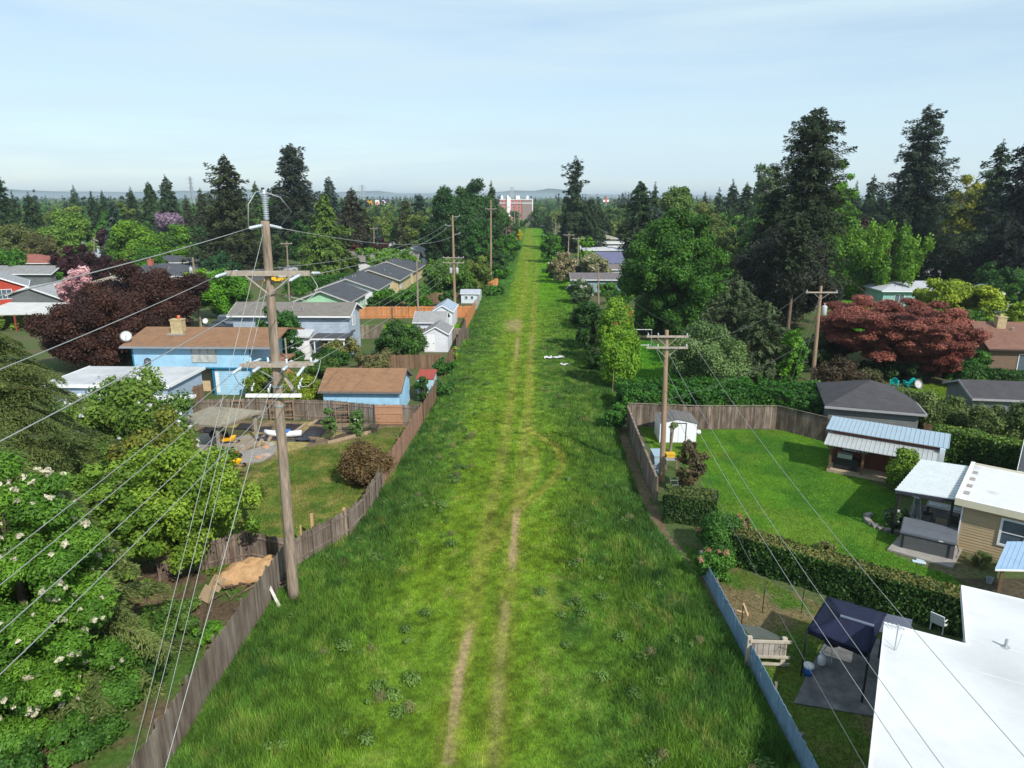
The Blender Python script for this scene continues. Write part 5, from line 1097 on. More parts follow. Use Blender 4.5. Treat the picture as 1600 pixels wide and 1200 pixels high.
sheet('crumpled black sheet under the stacked boards', ((398, 690), (418, 692), (424, 682), (404, 681)), PLASTIC, wav=.15); sheet('wide black sheet beside the covered boat', ((462, 690), (486, 690), (480, 682), (460, 681)), PLASTIC, wav=.12)
sheet('long black liner crossing the garden', ((368, 686), (492, 692), (494, 688), (372, 682)), PLASTIC, wav=.02); sheet('black sheet behind the garden shelter', ((318, 676), (344, 678), (350, 664), (322, 662)), PLASTIC)
GP = mat('garden_board', (.33, .25, .17), .85, .25, 3)
for k, (a, b, lb) in enumerate((((368, 700), (385, 686), 'garden board left of the mower pointing at the fence'), ((404, 699), (413, 682), 'upright tilted board beside the stepping stones'), ((482, 667), (495, 658), 'board laid between two black sheets'), ((378, 706), (402, 684), 'long garden board beside the stone circle'), ((416, 697), (424, 683), 'short board next to the stepping stones'), ((455, 680), (478, 664), 'board along the covered bed'))):
    plank(lb, G(*a), G(*b), .25, .1, .09, GP, group='boards lying in the bare garden')
plank('white board leaning on the grey fence by the pole', G(437, 950), G(427, 930, 0) + Vector((-.35, .0, 1.05)), .13, .03, .04, mat('peeling_white', (.48, .46, .43), .8, .3, 5))
# kerb of the planting bed, two climbing plants, compost cage
bd = empty('raised_bed', 'long low board edged bed below the climbing plants', 'garden bed', G(512, 694)); e_ = G(640, 676) - G(512, 694); e2_ = G(586, 675) - G(512, 694)
MB().bar((0, 0, .12), e2_ + Vector((0, 0, .12)), .06, .24).build('board', GP, bd); MB().prism([(0, .05), (e2_.x, e2_.y + .05), (e2_.x, e2_.y + 1.6), (.3, 1.6)], .01, .16).build('soil', mat('dark_soil', (.08, .055, .035), .95, .3, 5, .02), bd)
for px, lb, fl_ in ((517, 'tall leafy climbing plant on the left trellis', None), (559, 'climbing plant with white flowers on the right trellis', ((.7, .7, .66), .25))):
    t_ = bush(lb, px, 630 if px < 540 else 634, 24, (.06, .15, .03), (.10, .20, .05), base=688 if px < 540 else 682, cat='climbing plant', name='climbing_plant', flower=fl_, n=26, leafk=.0014)
tr_ = empty('trellis', 'black mesh trellis behind the climbing plants', 'trellis', G(530, 683)); 
for k in range(5): MB().cyl((k * .55 - .3, .2, 0), (k * .55 - .3, .2, 1.7), .018).build('stake', BLACKM, tr_)
MB().box(-.3, 1.9, .19, .21, 1.65, 1.69).box(-.3, 1.9, .19, .21, 1.1, 1.14).box(-.3, 1.9, .19, .21, .55, .59).build('wire_mesh', BLACKM, tr_)
cg = empty('compost_cage', 'dark green square wire cage at the fence end', 'compost cage', G(572, 678)); m = MB()
for z in (.02, .5, .98): m.box(0, .95, -.02, .0, z, z + .03).box(0, .95, .93, .95, z, z + .03).box(-.02, .0, 0, .93, z, z + .03).box(.951, .97, 0, .93, z, z + .03)
for k in range(9): m.box(k * .115, k * .115 + .012, -.03, -.021, 0, 1.0)
m.build('cage', mat('green_wire', (.03, .08, .06), .6, .1, 3), cg); MB().lathe([(.3, 0), (.36, .5), (.2, .62)], (.47, .47, .01), 10).build('compost', MATS['dark_soil'], cg)
for k, (px, py, s, lb) in enumerate(((415, 712, .34, 'flat round stone nearest the lawn corner'), (416, 700, .30, 'pinkish stepping stone in the middle'), (423, 695, .3, 'orange stepping stone on the right'), (412, 690, .28, 'pale stepping stone at the top'), (405, 716, .3, 'grey stone at the lawn corner'), (378, 698, .22, 'dark stone ring beside the boards'))):
    rg = random.Random(k); n = 9; P_ = [(s * rg.uniform(.8, 1.2) * math.cos(6.283 * i / n), s * rg.uniform(.8, 1.1) * math.sin(6.283 * i / n)) for i in range(n)]
    ob = MB().prism(P_, 0, .09).build('stepping_stone', mat('stone_%d' % (k % 3), ((.42, .33, .28), (.50, .28, .17), (.35, .33, .31))[k % 3], .9, .2, 4)); ob.location = G(px, py) + Vector((0, 0, .02)); tag(ob, lb, 'stone', 'stones beside the garden path')
cp = MB(); P_ = [G(x, y) - G(340, 722) for x, y in ((352, 724), (328, 716), (362, 712), (396, 702), (416, 696), (434, 698), (428, 710), (408, 723))]; cp.prism(P_, .014, .05); o = cp.build('concrete_pad', CONC); o.location = G(340, 722); tag(o, 'pale concrete pad with rounded edge before the garden', None, None, 'structure')
def wheelbarrow(p, label, col, rz):
    root = empty('wheelbarrow', label, 'wheelbarrow', p, rz); m = mat('barrow_%d' % int(col[1] * 100), col, .4, .06, 2)
    b = [(-.45, -.32), (.5, -.22), (.5, .22), (-.45, .32)]; t = [(-.62, -.42), (.72, -.34), (.72, .34), (-.62, .42)]
    mb = MB(); mb.add([(x, y, .38) for x, y in b] + [(x, y, .72) for x, y in t] + [(x * .95, y * .92, .72) for x, y in t] + [(x * .93, y * .9, .42) for x, y in b], [(3, 2, 1, 0), (0, 1, 5, 4), (1, 2, 6, 5), (2, 3, 7, 6), (3, 0, 4, 7), (4, 5, 9, 8), (5, 6, 10, 9), (6, 7, 11, 10), (7, 4, 8, 11), (8, 9, 13, 12), (9, 10, 14, 13), (10, 11, 15, 14), (11, 8, 12, 15), (12, 13, 14, 15)])
    mb.build('tray', m, root); wh = MB().cyl((.85, -.05, .19), (.85, .05, .19), .19, .19, 16).build('wheel', RUBBER, root)
    root.scale = (.82,) * 3
    for s in (-1, 1): MB().bar((.85, s * .08, .2), (-1.15, s * .28, .55), .035, .035).build('handle', LUMBER, root); MB().bar((-.35, s * .24, .40), (-.4, s * .26, .0), .03, .03).build('leg', GALV, root)
    return root
wheelbarrow(G(365, 731), 'bright yellow wheelbarrow standing on the lawn edge', (.80, .42, .01), .25); wheelbarrow(G(357, 694), 'smaller yellow wheelbarrow by the garden shelter', (.62, .42, .03), .3)
mw = empty('lawn_mower', 'black mower with red engine behind the yellow wheelbarrow', 'lawn mower', G(368, 717), .3)
MB().box(-.4, .4, -.28, .28, .12, .3).box(-.3, .3, -.24, .24, .303, .36).build('deck', BLACKM, mw); MB().lathe([(.17, .365), (.17, .55), (.1, .6)], (.05, 0, 0), 12).build('engine', mat('red_enamel', (.5, .03, .03), .4, .05, 2), mw)
for x in (-.33, .33):
    for y in (-.31, .31): MB().cyl((x, y - .03, .13), (x, y + .03, .13), .13, .13, 12).build('wheel', RUBBER, mw)
MB().tube([(-.35, -.25, .3), (-1.1, -.22, .95), (-1.1, .22, .95), (-.35, .25, .3)], .015, 6).build('handle', BLACKM, mw)
ky = empty('covered_boat', 'small white and blue covered boat lying in the garden', 'boat', G(443, 683), -.05)
L_ = 2.9; hb = []; rows = 9
for i in range(rows):
    t = i / (rows - 1); wd = .42 * math.sin(math.pi * (.06 + .88 * t)) ** .6; x = -L_ / 2 + L_ * t; lift = .12 * (2 * t - 1) ** 2
    hb += [(x, -wd, .38 + lift), (x, -wd * .75, .10 + lift), (x, 0, .03 + lift), (x, wd * .75, .10 + lift), (x, wd, .38 + lift), (x, 0, .50 + lift)]
fs = [(i * 6 + k, i * 6 + (k + 1) % 6, (i + 1) * 6 + (k + 1) % 6, (i + 1) * 6 + k) for i in range(rows - 1) for k in range(6)] + [tuple(range(5, -1, -1)), tuple((rows - 1) * 6 + k for k in range(6))]
MB().add(hb, fs).build('hull', mat('boat_white', (.68, .70, .74), .4, .05, 2), ky, True); MB().box(-.5, .5, -.30, .30, .50, .56).build('cover', mat('boat_blue', (.05, .2, .6), .5, .05, 2), ky)
# tarp covered wood pile
tp_ = empty('tarp_pile', 'tan tarpaulin draped over a pile of scrap wood by the fence', 'tarp pile', G(395, 905)); n = 16; V = []; rg = random.Random(3)
for i in range(n + 1):
    for j in range(n + 1):
        u, v = i / n * 2 - 1, j / n * 2 - 1; r_ = max(abs(u), abs(v)); z = 1.0 * (1 - r_ ** 2.6) + .10 * math.sin(u * 11 + v * 7) + .08 * math.sin(u * 5 - v * 13) + rg.random() * .05
        V.append((u * 1.7 + .12 * v, v * .75 + .5 * u, max(.06, z + .06 * u)))
ob = MB().add(V, [(i * (n + 1) + j, (i + 1) * (n + 1) + j, (i + 1) * (n + 1) + j + 1, i * (n + 1) + j + 1) for i in range(n) for j in range(n)]).build('tarpaulin', mat('tan_tarp', (.40, .245, .12), .6, .3, 3, .05), tp_, True); ob.modifiers.new('t', 'SOLIDIFY').thickness = .02
sp = MB()
for k in range(26): x, y = rg.uniform(-1.2, 2.3), rg.uniform(-1.9, -.5) + .25 * rg.random(); a = rg.random() * 3; L = rg.uniform(.3, .9); z = rg.uniform(.05, .35); sp.bar((x - math.cos(a) * L / 2, y + .35 * x - math.sin(a) * L / 2, z), (x + math.cos(a) * L / 2, y + .35 * x + math.sin(a) * L / 2, z + rg.uniform(-.05, .1)), .07, .05)
sp.build('scrap_wood', mat('scrap_wood', (.13, .085, .06), .9, .3, 3, island=.5), tp_)
for k, (px, py, lb) in enumerate(((318, 942, 'tan slab leaning under the small tree'), (333, 925, 'pale board propped beside the tarp pile'))): plank(lb, G(px, py), G(px + 12, py - 22, .5), .8, .04, .1, mat('tan_board', (.36, .27, .17), .9, .2, 3), name='board', cat='board')
# white litter in the field
for k, (px, py, lb) in enumerate(((866, 562, 'crumpled white plastic lying in the field grass'), (883, 573, 'small white scrap below the crumpled plastic'))):
    rng = rngn(); n = 9 if k == 0 else 5; root = MB(); rg = random.Random(k + 4)
    s = 1.1 if k == 0 else .5; V = []; 
    for i in range(n + 1):
        for j in range(5): V.append(((i / n - .5) * 2 * s + rg.uniform(-.09, .09), (j / 4 - .5) * s * rg.uniform(.35, .95) + .25 * (i / n) + rg.uniform(-.06, .06), .16 + rg.uniform(0, .24)))
    ob = root.add(V, [(i * 5 + j, (i + 1) * 5 + j, (i + 1) * 5 + j + 1, i * 5 + j + 1) for i in range(n) for j in range(4)]).build('plastic_sheet', mat('white_plastic', (.50, .51, .53), .5, .25, 3)); ob.location = G(px, py); ob.modifiers.new('t', 'SOLIDIFY').thickness = .03; tag(ob, lb, 'litter')

# ------------------------------------------------------------------ right side
YR = math.radians(-37)
fence('dark side fence between the dry path and the right yard', [Vector((9.3, 53.3, 0)), Vector((8.95, 46, 0)), Vector((8.66, 38.6, 0))], 1.75, FENCE_D, rail_side=1, cap=True, spacing=2.0)
fence('long weathered back fence with top rail round the bright lawn', [Vector((9.4, 53.6, 0)), G(1090, 670), G(1212, 670), G(1300, 693), G(1380, 722)], 1.85, FENCE_D, rail_side=1, cap=True, board=.15)
fence('short brown fence behind the low yard hedge', [G(1440, 690), G(1560, 712)], 1.5, FENCE_B, board=.16)
fence('dark fence far behind the pale roofed teal house', [G(1430, 445), G(1540, 440)], 1.8, mat('black_fence_wood', (.05, .045, .04), .9, .3, 3, island=.3), board=.3)
# blue fence at the bottom right
fence('blue grey painted board fence at the bottom right', [Vector((9.38, 31.2, 0)), Vector((9.42, 26, 0)), Vector((9.5, 12, 0))], 1.0, mat('blue_fence_paint', (.17, .27, .38), .8, .15, 3, island=.12), rail_side=1, posts_m=FENCE_G, board=.16)
# white metal shed
p = G(1030, 692); sh = empty('metal_shed', 'white metal shed with dark edged sliding doors beside the pole', 'shed', (p.x, p.y, 0), math.radians(-2))
W_, D_ = 2.75, 2.3; WM = mat('white_metal_sheet', (.74, .76, .79), .45, .05, 2)
MB().add([(x, y, z) for y in (0, D_) for x, z in ((0, 0), (W_, 0), (W_, 1.62), (W_ * .5, 1.92), (0, 1.62))], [(0, 1, 2, 3, 4), (9, 8, 7, 6, 5), (1, 0, 5, 6), (2, 1, 6, 7), (3, 2, 7, 8), (4, 3, 8, 9), (0, 4, 9, 5)]).build('wall', WM, sh)
rf = MB()
for s in (0, 1):
    x0, x1 = (-.08, W_ / 2) if s == 0 else (W_ / 2, W_ + .08); z0, z1 = (1.62, 1.945) if s == 0 else (1.945, 1.62); rf.slab([(x0, -.1, z0), (x1, -.1, z1), (x1, D_ + .08, z1), (x0, D_ + .08, z0)], .02)
    for k in range(1, 5): x = x0 + (x1 - x0) * k / 5; z = z0 + (z1 - z0) * k / 5; rf.box(x - .02, x + .02, -.1, D_ + .08, z + .002, z + .025)
rf.build('roof', mat('brown_metal', (.15, .135, .13), .6, .1, 3), sh)
for x in (.88, 1.4): MB().box(x, x + .5, -.03, -.005, .06, 1.55).build('door', WM, sh)
MB().box(.80, .87, -.045, -.004, .05, 1.62).box(1.91, 1.98, -.045, -.004, .05, 1.62).box(.80, 1.98, -.05, -.004, 1.56, 1.62).box(0, W_, -.04, -.004, 0, .045).build('door_frame', mat('dark_trim', (.05, .05, .06), .5, .1, 2), sh)
ob = MB().lathe([(.02, 0), (.16, .06), (.21, .2), (.16, .34), (.02, .4)], (0, 0, 0), 14).build('ball', WHITEM, None, True); ob.location = G(1091, 679) + Vector((0, 0, .01)); tag(ob, 'white ball lying right of the metal shed', 'ball')
st_ = empty('cut_stump', 'pale bare tree stump with small sprouts before the shed', 'tree', G(1047, 706)); MB().tube([(0, 0, -.05), (.06, 0, 1.0), (.15, 0, 1.9)], [.12, .09, .07], 8).build('trunk', BARK2, st_)
V, c = leaves(rngn(), [(.15, 0, 2.1), (.0, 0, 1.9), (.35, .1, 2.0)], [.25, .2, .18], .07, .9, (.1, .16, .05), (.14, .2, .07)); npmesh('sprouts', V, 4, c, LEAF, st_)
ob = MB().box(-.3, .3, -.25, .25, 0, .35).box(-.33, .33, -.28, .28, .353, .4).build('bucket', mat('orange_yellow', (.6, .35, .02), .6, .1, 3)); ob.location = G(1047, 716); tag(ob, 'yellow tub at the foot of the cut stump', 'tub')
tb = empty('work_bench', 'narrow weathered bench behind the brown pole', 'bench', G(1046, 735)); MB().box(-.3, .55, -.25, .25, .78, .84).build('top', CONC, tb)
for x in (-.25, .5):
    for y in (-.2, .2): MB().box(x - .03, x + .03, y - .03, y + .03, 0, .778).build('leg', FENCE_G, tb)
# blue barrel box + junk along side fence
bb = empty('storage_cabinet', 'pale blue plastic cabinet squeezed against the dark fence', 'cabinet', G(1026, 735)); MB().box(-.35, .3, -.7, .7, 0, 1.25).box(-.38, .33, -.73, .73, 1.253, 1.32).build('body', mat('pale_blue_plastic', (.30, .40, .48), .5, .1, 2), bb)
for s in (-1, 1): MB().box(-.3, .27, -.715, -.703, .1, .6).build('door', mat('pale_blue_door', (.36, .46, .54), .5, .05, 2), bb); break
lad = empty('ladder', 'dark metal frame ladder leaning behind the clipped hedge', 'ladder', G(1058, 792)); 
for s in (-.22, .22): MB().bar((s, 0, 0), (s - .1, .9, 1.5), .04, .04).build('rail', BLACKM, lad)
for k in range(6): MB().bar((-.22 - .1 * k / 6, .9 * (k + .5) / 6, 1.5 * (k + .5) / 6), (.22 - .1 * k / 6, .9 * (k + .5) / 6, 1.5 * (k + .5) / 6), .03, .03).build('rung', GALV, lad)
# bench made of boards at bottom
gt = empty('timber_gate', 'grey timber frame gate lying by the blue fence', 'gate', G(1168, 1040), math.radians(-3)); GW = mat('silvered_wood', (.30, .27, .24), .9, .25, 3, island=.15)
m = MB()
for k in range(6): m.box(.1 + k * .22, .30 + k * .22, -.02, .02, .5, 1.15)
m.build('boards', GW, gt); MB().box(0, 1.6, -.08, -.021, 1.1, 1.22).box(0, 1.6, -.08, -.021, .42, .52).box(0, 1.6, -.08, -.021, .1, .2).build('rail', mat('pale_post', (.42, .37, .30), .9, .2, 3), gt)
for x in (.0, 1.35): MB().box(x - .09, x + .09, -.02, .12, 0, 1.3).build('post', MATS['pale_post'], gt)
MB().slab([(.1, .1, 1.2), (1.4, .1, 1.2), (.9, 1.6, .7), (.1, 1.8, .7)], .04).build('mesh_panel', mat('dark_mesh', (.10, .11, .09), .8, .2, 4), gt)
plank('short pale cross of lumber beside the timber gate', G(1145, 968), G(1168, 975), .08, .05, .5, LUMBER); plank('short pale stick crossing the lumber', G(1160, 960), G(1167, 980), .08, .05, .56, LUMBER)
for k, (px, py, lb) in enumerate(((1191, 958, 'thin dark post left on the near lawn'), (1252, 958, 'thin dark post beside the navy canopy'), (1157, 990, 'thin dark post at the timber gate'))):
    ob = MB().cyl((0, 0, 0), (0, 0, 1.3), .022).lathe([(.03, 1.3), (.04, 1.33), (.01, 1.36)], (0, 0, 0), 8).build('garden_stake', BLACKM); ob.location = G(px, py); tag(ob, lb, 'stake', 'thin stakes on the near lawn')

# metal roofed bar pavilion
RED = mat('dark_red_wood', (.13, .045, .028), .8, .25, 3, island=.1, stretch=(1, 1, .3)); METAL = mat('pale_blue_metal_roof', (.33, .42, .49), .45, .06, 1.5, metal=.15); METALW = mat('white_metal_roof', (.55, .59, .60), .45, .08, 1.5, metal=.1)
def ribroof(a, b, c, d, m, par, n=16, t=.04, rib=.03, name='roof', wd=.045):
    """metal sheet a-b (front) c-d (back) with raised ribs running front to back"""
    a, b, c, d = [Vector(x) for x in (a, b, c, d)]; mb = MB().slab([a, b, c, d], t)
    for k in range(n + 1):
        p, q = a.lerp(b, k / n), d.lerp(c, k / n); e = (b - a).normalized() * wd / 2; U = Vector((0, 0, rib)); g_ = Vector((0, 0, .002))
        mb.add([p - e + g_, p + e + g_, q + e + g_, q - e + g_, p - e * .5 + U, p + e * .5 + U, q + e * .5 + U, q - e * .5 + U], [(4, 5, 6, 7), (0, 1, 5, 4), (1, 2, 6, 5), (2, 3, 7, 6), (3, 0, 4, 7), (3, 2, 1, 0)])
    return mb.build(name, m, par)
FLp = G(1291, 737); bp = empty('garden_bar', 'dark wooden garden bar with two pale metal roofs and porch deck', 'garden building', FLp, math.radians(-33))
L_ = 6.1
MB().box(0, L_, .0, 2.9, .02, .22).build('deck', mat('deck_wood', (.36, .28, .19), .85, .2, 3), bp)
MB().box(.05, L_ - .1, 1.5, 2.85, .225, 2.62).build('wall', RED, bp)
ribroof((-.3, -.35, 2.05), (L_ + .1, -.35, 2.05), (L_ + .1, 1.45, 2.45), (-.3, 1.45, 2.45), mat('grey_metal_roof', (.42, .44, .44), .5, .1, 2, metal=.2), bp, 24, name='porch_roof')
ribroof((-.45, 1.0, 2.72), (L_ + .6, 1.0, 2.72), (L_ + .6, 3.35, 3.0), (-.45, 3.35, 3.0), METAL, bp, 26)
MB().box(0, L_, 1.2, 1.3, 2.46, 2.66).build('beam', RED, bp)
PW = mat('dark_oiled_wood', (.14, .08, .045), .8, .2, 3)
for x in (.12, 2.1, 4.9): 
    po = MB().box(x - .07, x + .07, .05, .19, .225, 2.03).build('post', PW, bp); MB().bar((x, .12, 1.55), (x + .45, .12, 2.0), .07, .07).bar((x, .12, 1.55), (x - .45, .12, 2.0), .07, .07).build('knee_brace', PW, po)
MB().box(L_ + .15, L_ + .45, .85, 1.1, .0, 2.66).build('white_corner_post', mat('blue_white_panel', (.60, .68, .74), .5, .05, 2), bp)
window(bp, 'F', L_, 0, .75, 1.35, .7, .62, mull=1, hmull=1).location = (0, 1.5, 0); window(bp, 'F', L_, 0, 1.65, 1.35, .5, .62, mull=1, hmull=1).location = (0, 1.5, 0)
dd = door(bp, 'F', L_, 0, 3.4, 1.3, 1.75, PW); dd.location = (0, 1.5, .13)
gr = empty('gas_grill', 'black gas grill with steel lid on the garden bar porch', 'grill', FLp + Vector((1.3 * math.cos(YR) + .2, 1.3 * math.sin(YR) + .75, .22)), math.radians(-33)); MB().box(-.75, .75, -.28, .28, .1, .8).build('cabinet', BLACKM, gr); MB().box(-.55, .35, -.25, .25, .803, 1.1).build('lid', GALV, gr)
for x in (-.68, .68): MB().cyl((x, -.2, .05), (x, -.14, .05), .05, .05).build('wheel', RUBBER, gr)

# covered patio
pc = empty('patio_cover', 'white ribbed metal patio cover on black posts by the tan house', 'patio cover', G(1400, 826), math.radians(-38))
O = Vector((pc.location.x, pc.location.y, 0)); Ri = Matrix.Rotation(math.radians(38), 3, 'Z')
def loc_(px, py, z): return Ri @ (G(px, py, z) - O) 
a, b, c, d = loc_(1399, 765, 2.65), loc_(1493, 780, 2.65), loc_(1521, 731, 2.80), loc_(1438, 719, 2.80)
ribroof(d, a, b, c, METALW, pc, 13, .06, .055, wd=.09)
MB().bar(a + Vector((0, -.03, -.12)), b + Vector((0, -.03, -.12)), .05, .14).bar(a + Vector((0, 0, -.12)), d + Vector((0, 0, -.12)), .05, .14).build('beam', mat('dark_beam', (.03, .03, .045), .6, .1, 2), pc)
for q in (a.lerp(b, .06), a.lerp(b, .97), d.lerp(c, .05)): MB().box(q.x - .06, q.x + .06, q.y + .02, q.y + .14, 0, 2.52).build('post', BLACKM, pc)
MB().prism([(v.x, v.y) for v in (loc_(1398, 832, 0), loc_(1504, 850, 0), loc_(1530, 800, 0), loc_(1428, 790, 0))], .014, .07).build('floor_slab', mat('dark_patio', (.12, .12, .12), .85, .2, 3), pc)
ph = empty('patio_heater', 'pyramid shaped patio heater under the white cover', 'patio heater', G(1431, 830) + Vector((0, .3, .07)), -.4)
for s in ((-1, -1), (1, -1), (1, 1), (-1, 1)): MB().bar((s[0] * .3, s[1] * .3, 0), (s[0] * .12, s[1] * .12, 1.9), .03, .03).build('leg', GALV, ph)
MB().box(-.36, .36, -.36, .36, .0, .5).build('base', mat('heater_base', (.2, .2, .2), .5, .1, 2), ph); MB().lathe([(.05, .5), (.05, 1.9)], (0, 0, 0), 8).build('glass_tube', GLASS, ph); MB().lathe([(.4, 1.9), (.3, 2.02), (.02, 2.1)], (0, 0, 0), 4).build('hood', GALV, ph)
tbp = G(1473, 812) + Vector((0, 0, .07)); tb = empty('patio_table', 'dark patio table laid with pale mats', 'table', tbp, math.radians(-38)); MB().box(-.9, .9, -.5, .5, .70, .74).build('tabletop', mat('dark_table', (.06, .06, .06), .3, .1, 3, spec=.6), tb)
MB().box(-.8, .1, -.25, .25, .743, .752).box(.3, .8, -.25, .2, .743, .752).build('table_mat', mat('pale_mat', (.55, .60, .65), .5, .05, 2), tb)
for x in (-.8, .8):
    for y in (-.42, .42): MB().box(x - .03, x + .03, y - .03, y + .03, 0, .698).build('leg', BLACKM, tb)
TC = mat('tan_sling', (.32, .27, .2), .8, .1, 3); DC = mat('dark_sling', (.10, .09, .085), .8, .1, 3)
chair(G(1468, 832) + Vector((0, 0, .07)), 'tan chair on the near side of the patio table', math.radians(145), TC, group='chairs round the patio table'); chair(G(1448, 815) + Vector((0, 0, .07)), 'dark chair at the left end of the patio table', math.radians(60), DC, group='chairs round the patio table'); chair(G(1490, 828) + Vector((0, 0, .07)), 'dark chair near the tan house wall', math.radians(150), DC, group='chairs round the patio table'); chair(G(1466, 798) + Vector((0, 0, .07)), 'chair on the far side of the patio table', math.radians(-35), TC, group='chairs round the patio table')
# hot tub
pd = [G(1386, 861), G(1488, 890), G(1506, 855), G(1412, 832)]; o = pd[0].copy(); ob = MB().prism([p - o for p in pd], .012, .12).build('concrete_pad', CONC); ob.location = o; tag(ob, 'concrete pad under the hot tub', None, None, 'structure')
ht = empty('hot_tub', 'large grey hot tub with folded dark insulated cover', 'hot tub', G(1402, 858) + Vector((0, 0, .12)), math.radians(-33)); lw, ld = 2.55, 2.1
hm = mat('hot_tub_panel', (.085, .09, .095), .7, .1, 3); MB().box(.06, lw - .06, .06, ld - .06, 0, .82).build('cabinet', hm, ht)
cm = mat('hot_tub_cover', (.115, .125, .145), .45, .12, 2.2, spec=.4)
for k in range(2):
    y0, y1 = (0, ld / 2 - .015) if k == 0 else (ld / 2 + .015, ld); mb = MB().box(0, lw, y0, y1, .823, .90).box(.04, lw - .04, y0 + (.04 if k == 0 else 0), y1 - (.04 if k else 0), .903, .93); mb.build('cover', cm, ht)
for x in (.18, lw - .3): MB().box(x, x + .04, .02, .05, .02, .80).build('strap', BLACKM, ht)
MB().box(1.75, 1.95, -.012, -.002, .84, .89).build('label_plate', WHITEM, ht); MB().tube([(lw + .02, .1, .8), (lw + .12, .12, .5), (lw + .05, .1, .1)], .02).build('lifter_arm', BLACKM, ht)
sl = MB().box(-.3, .3, -.12, .12, .0, .03).box(-.1, .25, .14, .3, .0, .035).build('paver', mat('pale_blue_stone', (.45, .55, .6), .8, .2, 3)); sl.location = G(1436, 879) + Vector((0, 0, .02)); sl.rotation_euler = (0, 0, -.4); tag(sl, 'pale flat pavers in the lawn below the hot tub', 'paver')
# tan house with white roof
A = G(1494, 784, 2.75); thh = empty('tan_house', 'tan lap sided house with stained white flat roof', 'house', (A.x, A.y, 0), math.radians(-39)); W_, D_ = 12.0, 6.4
MB().box(.35, W_, .35, D_, 0, 2.74).build('wall', MATS['tan_siding'], thh)
lp = MB(); z = .12
while z < 2.6: lp.add([(.35, .33, z), (W_, .33, z), (W_, .348, z + .15), (.35, .348, z + .15), (.35, .349, z), (W_, .349, z)], [(0, 1, 2, 3), (0, 4, 5, 1)]); z += .155
lp.build('siding', TANS, thh)
rb = MB().box(0, W_, 0, D_, 2.752, 2.86); rb.build('roof', mat('stained_white_roof', (.60, .61, .62), .7, .08, 1.6, col2=(.42, .40, .40), c2scale=.55, lo=.62, hi=.72), thh)
MB().box(-.06, W_, -.05, -.003, 2.60, 2.96).box(-.06, -.003, .0, D_, 2.60, 2.96).box(0, W_, D_ + .003, D_ + .05, 2.6, 2.96).build('fascia', mat('cream_fascia', (.60, .55, .42), .6, .06, 2), thh)
MB().box(-.07, .12, -.052, D_ + .05, 2.963, 3.0).box(.13, W_, -.052, .08, 2.963, 2.99).build('roof_edge', WHITEM, thh)
for k in range(4): MB().box(.17, .42, 1.1 + k * 1.2, 1.6 + k * 1.2, 2.863, 2.875).build('roof_patch', mat('rust_grey_patch', (.28, .25, .24), .8, .3, 4), thh)
window(thh, 'F', W_, D_, 2.1, .95, .95, 1.3, mull=0, hmull=1, t=.11).location = (0, .35, 0); window(thh, 'F', W_, D_, 3.4, .95, .8, 1.3, mull=0, hmull=1, t=.11).location = (0, .35, 0)
MB().box(.28, .34, .28, .34, 0, 2.74).build('corner_board', WHITEM, thh)
house('slate roofed building behind the tan house', (1590, 735), 'L', 8, 6, 2.9, 4.6, 'gable_par', GRAYS, SLATE, yaw=math.radians(-39), oh=.4)
# blue awning roof
aw = empty('awning', 'blue grey metal awning roof on timber posts at the right edge', 'awning', G(1560, 950), math.radians(-20)); O = aw.location.copy(); Ri = Matrix.Rotation(math.radians(20), 3, 'Z')
a, b, c, d = [Ri @ (G(x, y, z) - O) for x, y, z in ((1555, 889, 2.3), (1680, 892, 2.3), (1690, 846, 2.6), (1574, 846, 2.6))]
ribroof(a, b, c, d, mat('blue_awning_metal', (.26, .38, .52), .5, .08, 2), aw, 14, .04, .015); MB().bar(a + Vector((0, -.02, -.04)), b + Vector((0, -.02, -.04)), .03, .08).build('gutter', WHITEM, aw)
for q in (a.lerp(b, .12), a.lerp(b, .8)): MB().box(q.x - .06, q.x + .06, q.y + .15, q.y + .27, 0, 2.26).build('post', mat('brown_post', (.16, .10, .06), .8, .2, 3), aw)
plank('loose pale boards leaning under the blue awning', G(1578, 935), G(1610, 950), .12, .06, .9, LUMBER)
# white flat roofed building at the bottom right
zr = 3.05; corners = [G(1503, 921, zr), G(1640, 953, zr), None, None]
ux = (corners[1] - corners[0]).normalized(); uy = Vector((-ux.y, ux.x, 0)); o = corners[0].copy(); 
def rel(px, py): v = G(px, py, zr) - o; return (v.dot(ux), v.dot(uy))
wh = empty('white_roof_house', 'low building with bright white flat roof at the bottom right', 'house', (o.x, o.y, 0), math.atan2(ux.y, ux.x))
p1 = rel(1461, 1003); p2 = rel(1383, 977); p3 = rel(1345, 1050)
yb = -14; x2 = p2[0]; ys_ = (p1[1] + p2[1]) / 2
poly = [(0, 0), (12, 0), (12, yb), (x2, yb), (x2, ys_), (0, ys_)][::-1]
MB().prism(poly, zr - .02, zr + .10).build('roof', mat('weathered_white_membrane', (.60, .61, .62), .75, .08, .9, col2=(.44, .45, .455), c2scale=.22, lo=.46, hi=.66), wh); inn = [(.3, -.3), (11.7, -.3), (11.7, yb + .3), (x2 + .3, yb + .3), (x2 + .3, ys_ - .3), (.3, ys_ - .3)][::-1]; MB().prism(inn, 0, zr - .025).build('wall', siding('off_white_siding', (.5, .5, .48), 'Z'), wh)
e = MB().box(-.04, 12, .004, .06, zr - .15, zr + .16).box(-.05, -.004, ys_ + .004, 0, zr - .15, zr + .16).box(x2 - .05, -.05, ys_ + .004, ys_ + .06, zr - .15, zr + .16).box(x2 - .05, x2 - .004, yb, ys_, zr - .15, zr + .16); e.build('fascia', WHITEM, wh)
s_ = MB()
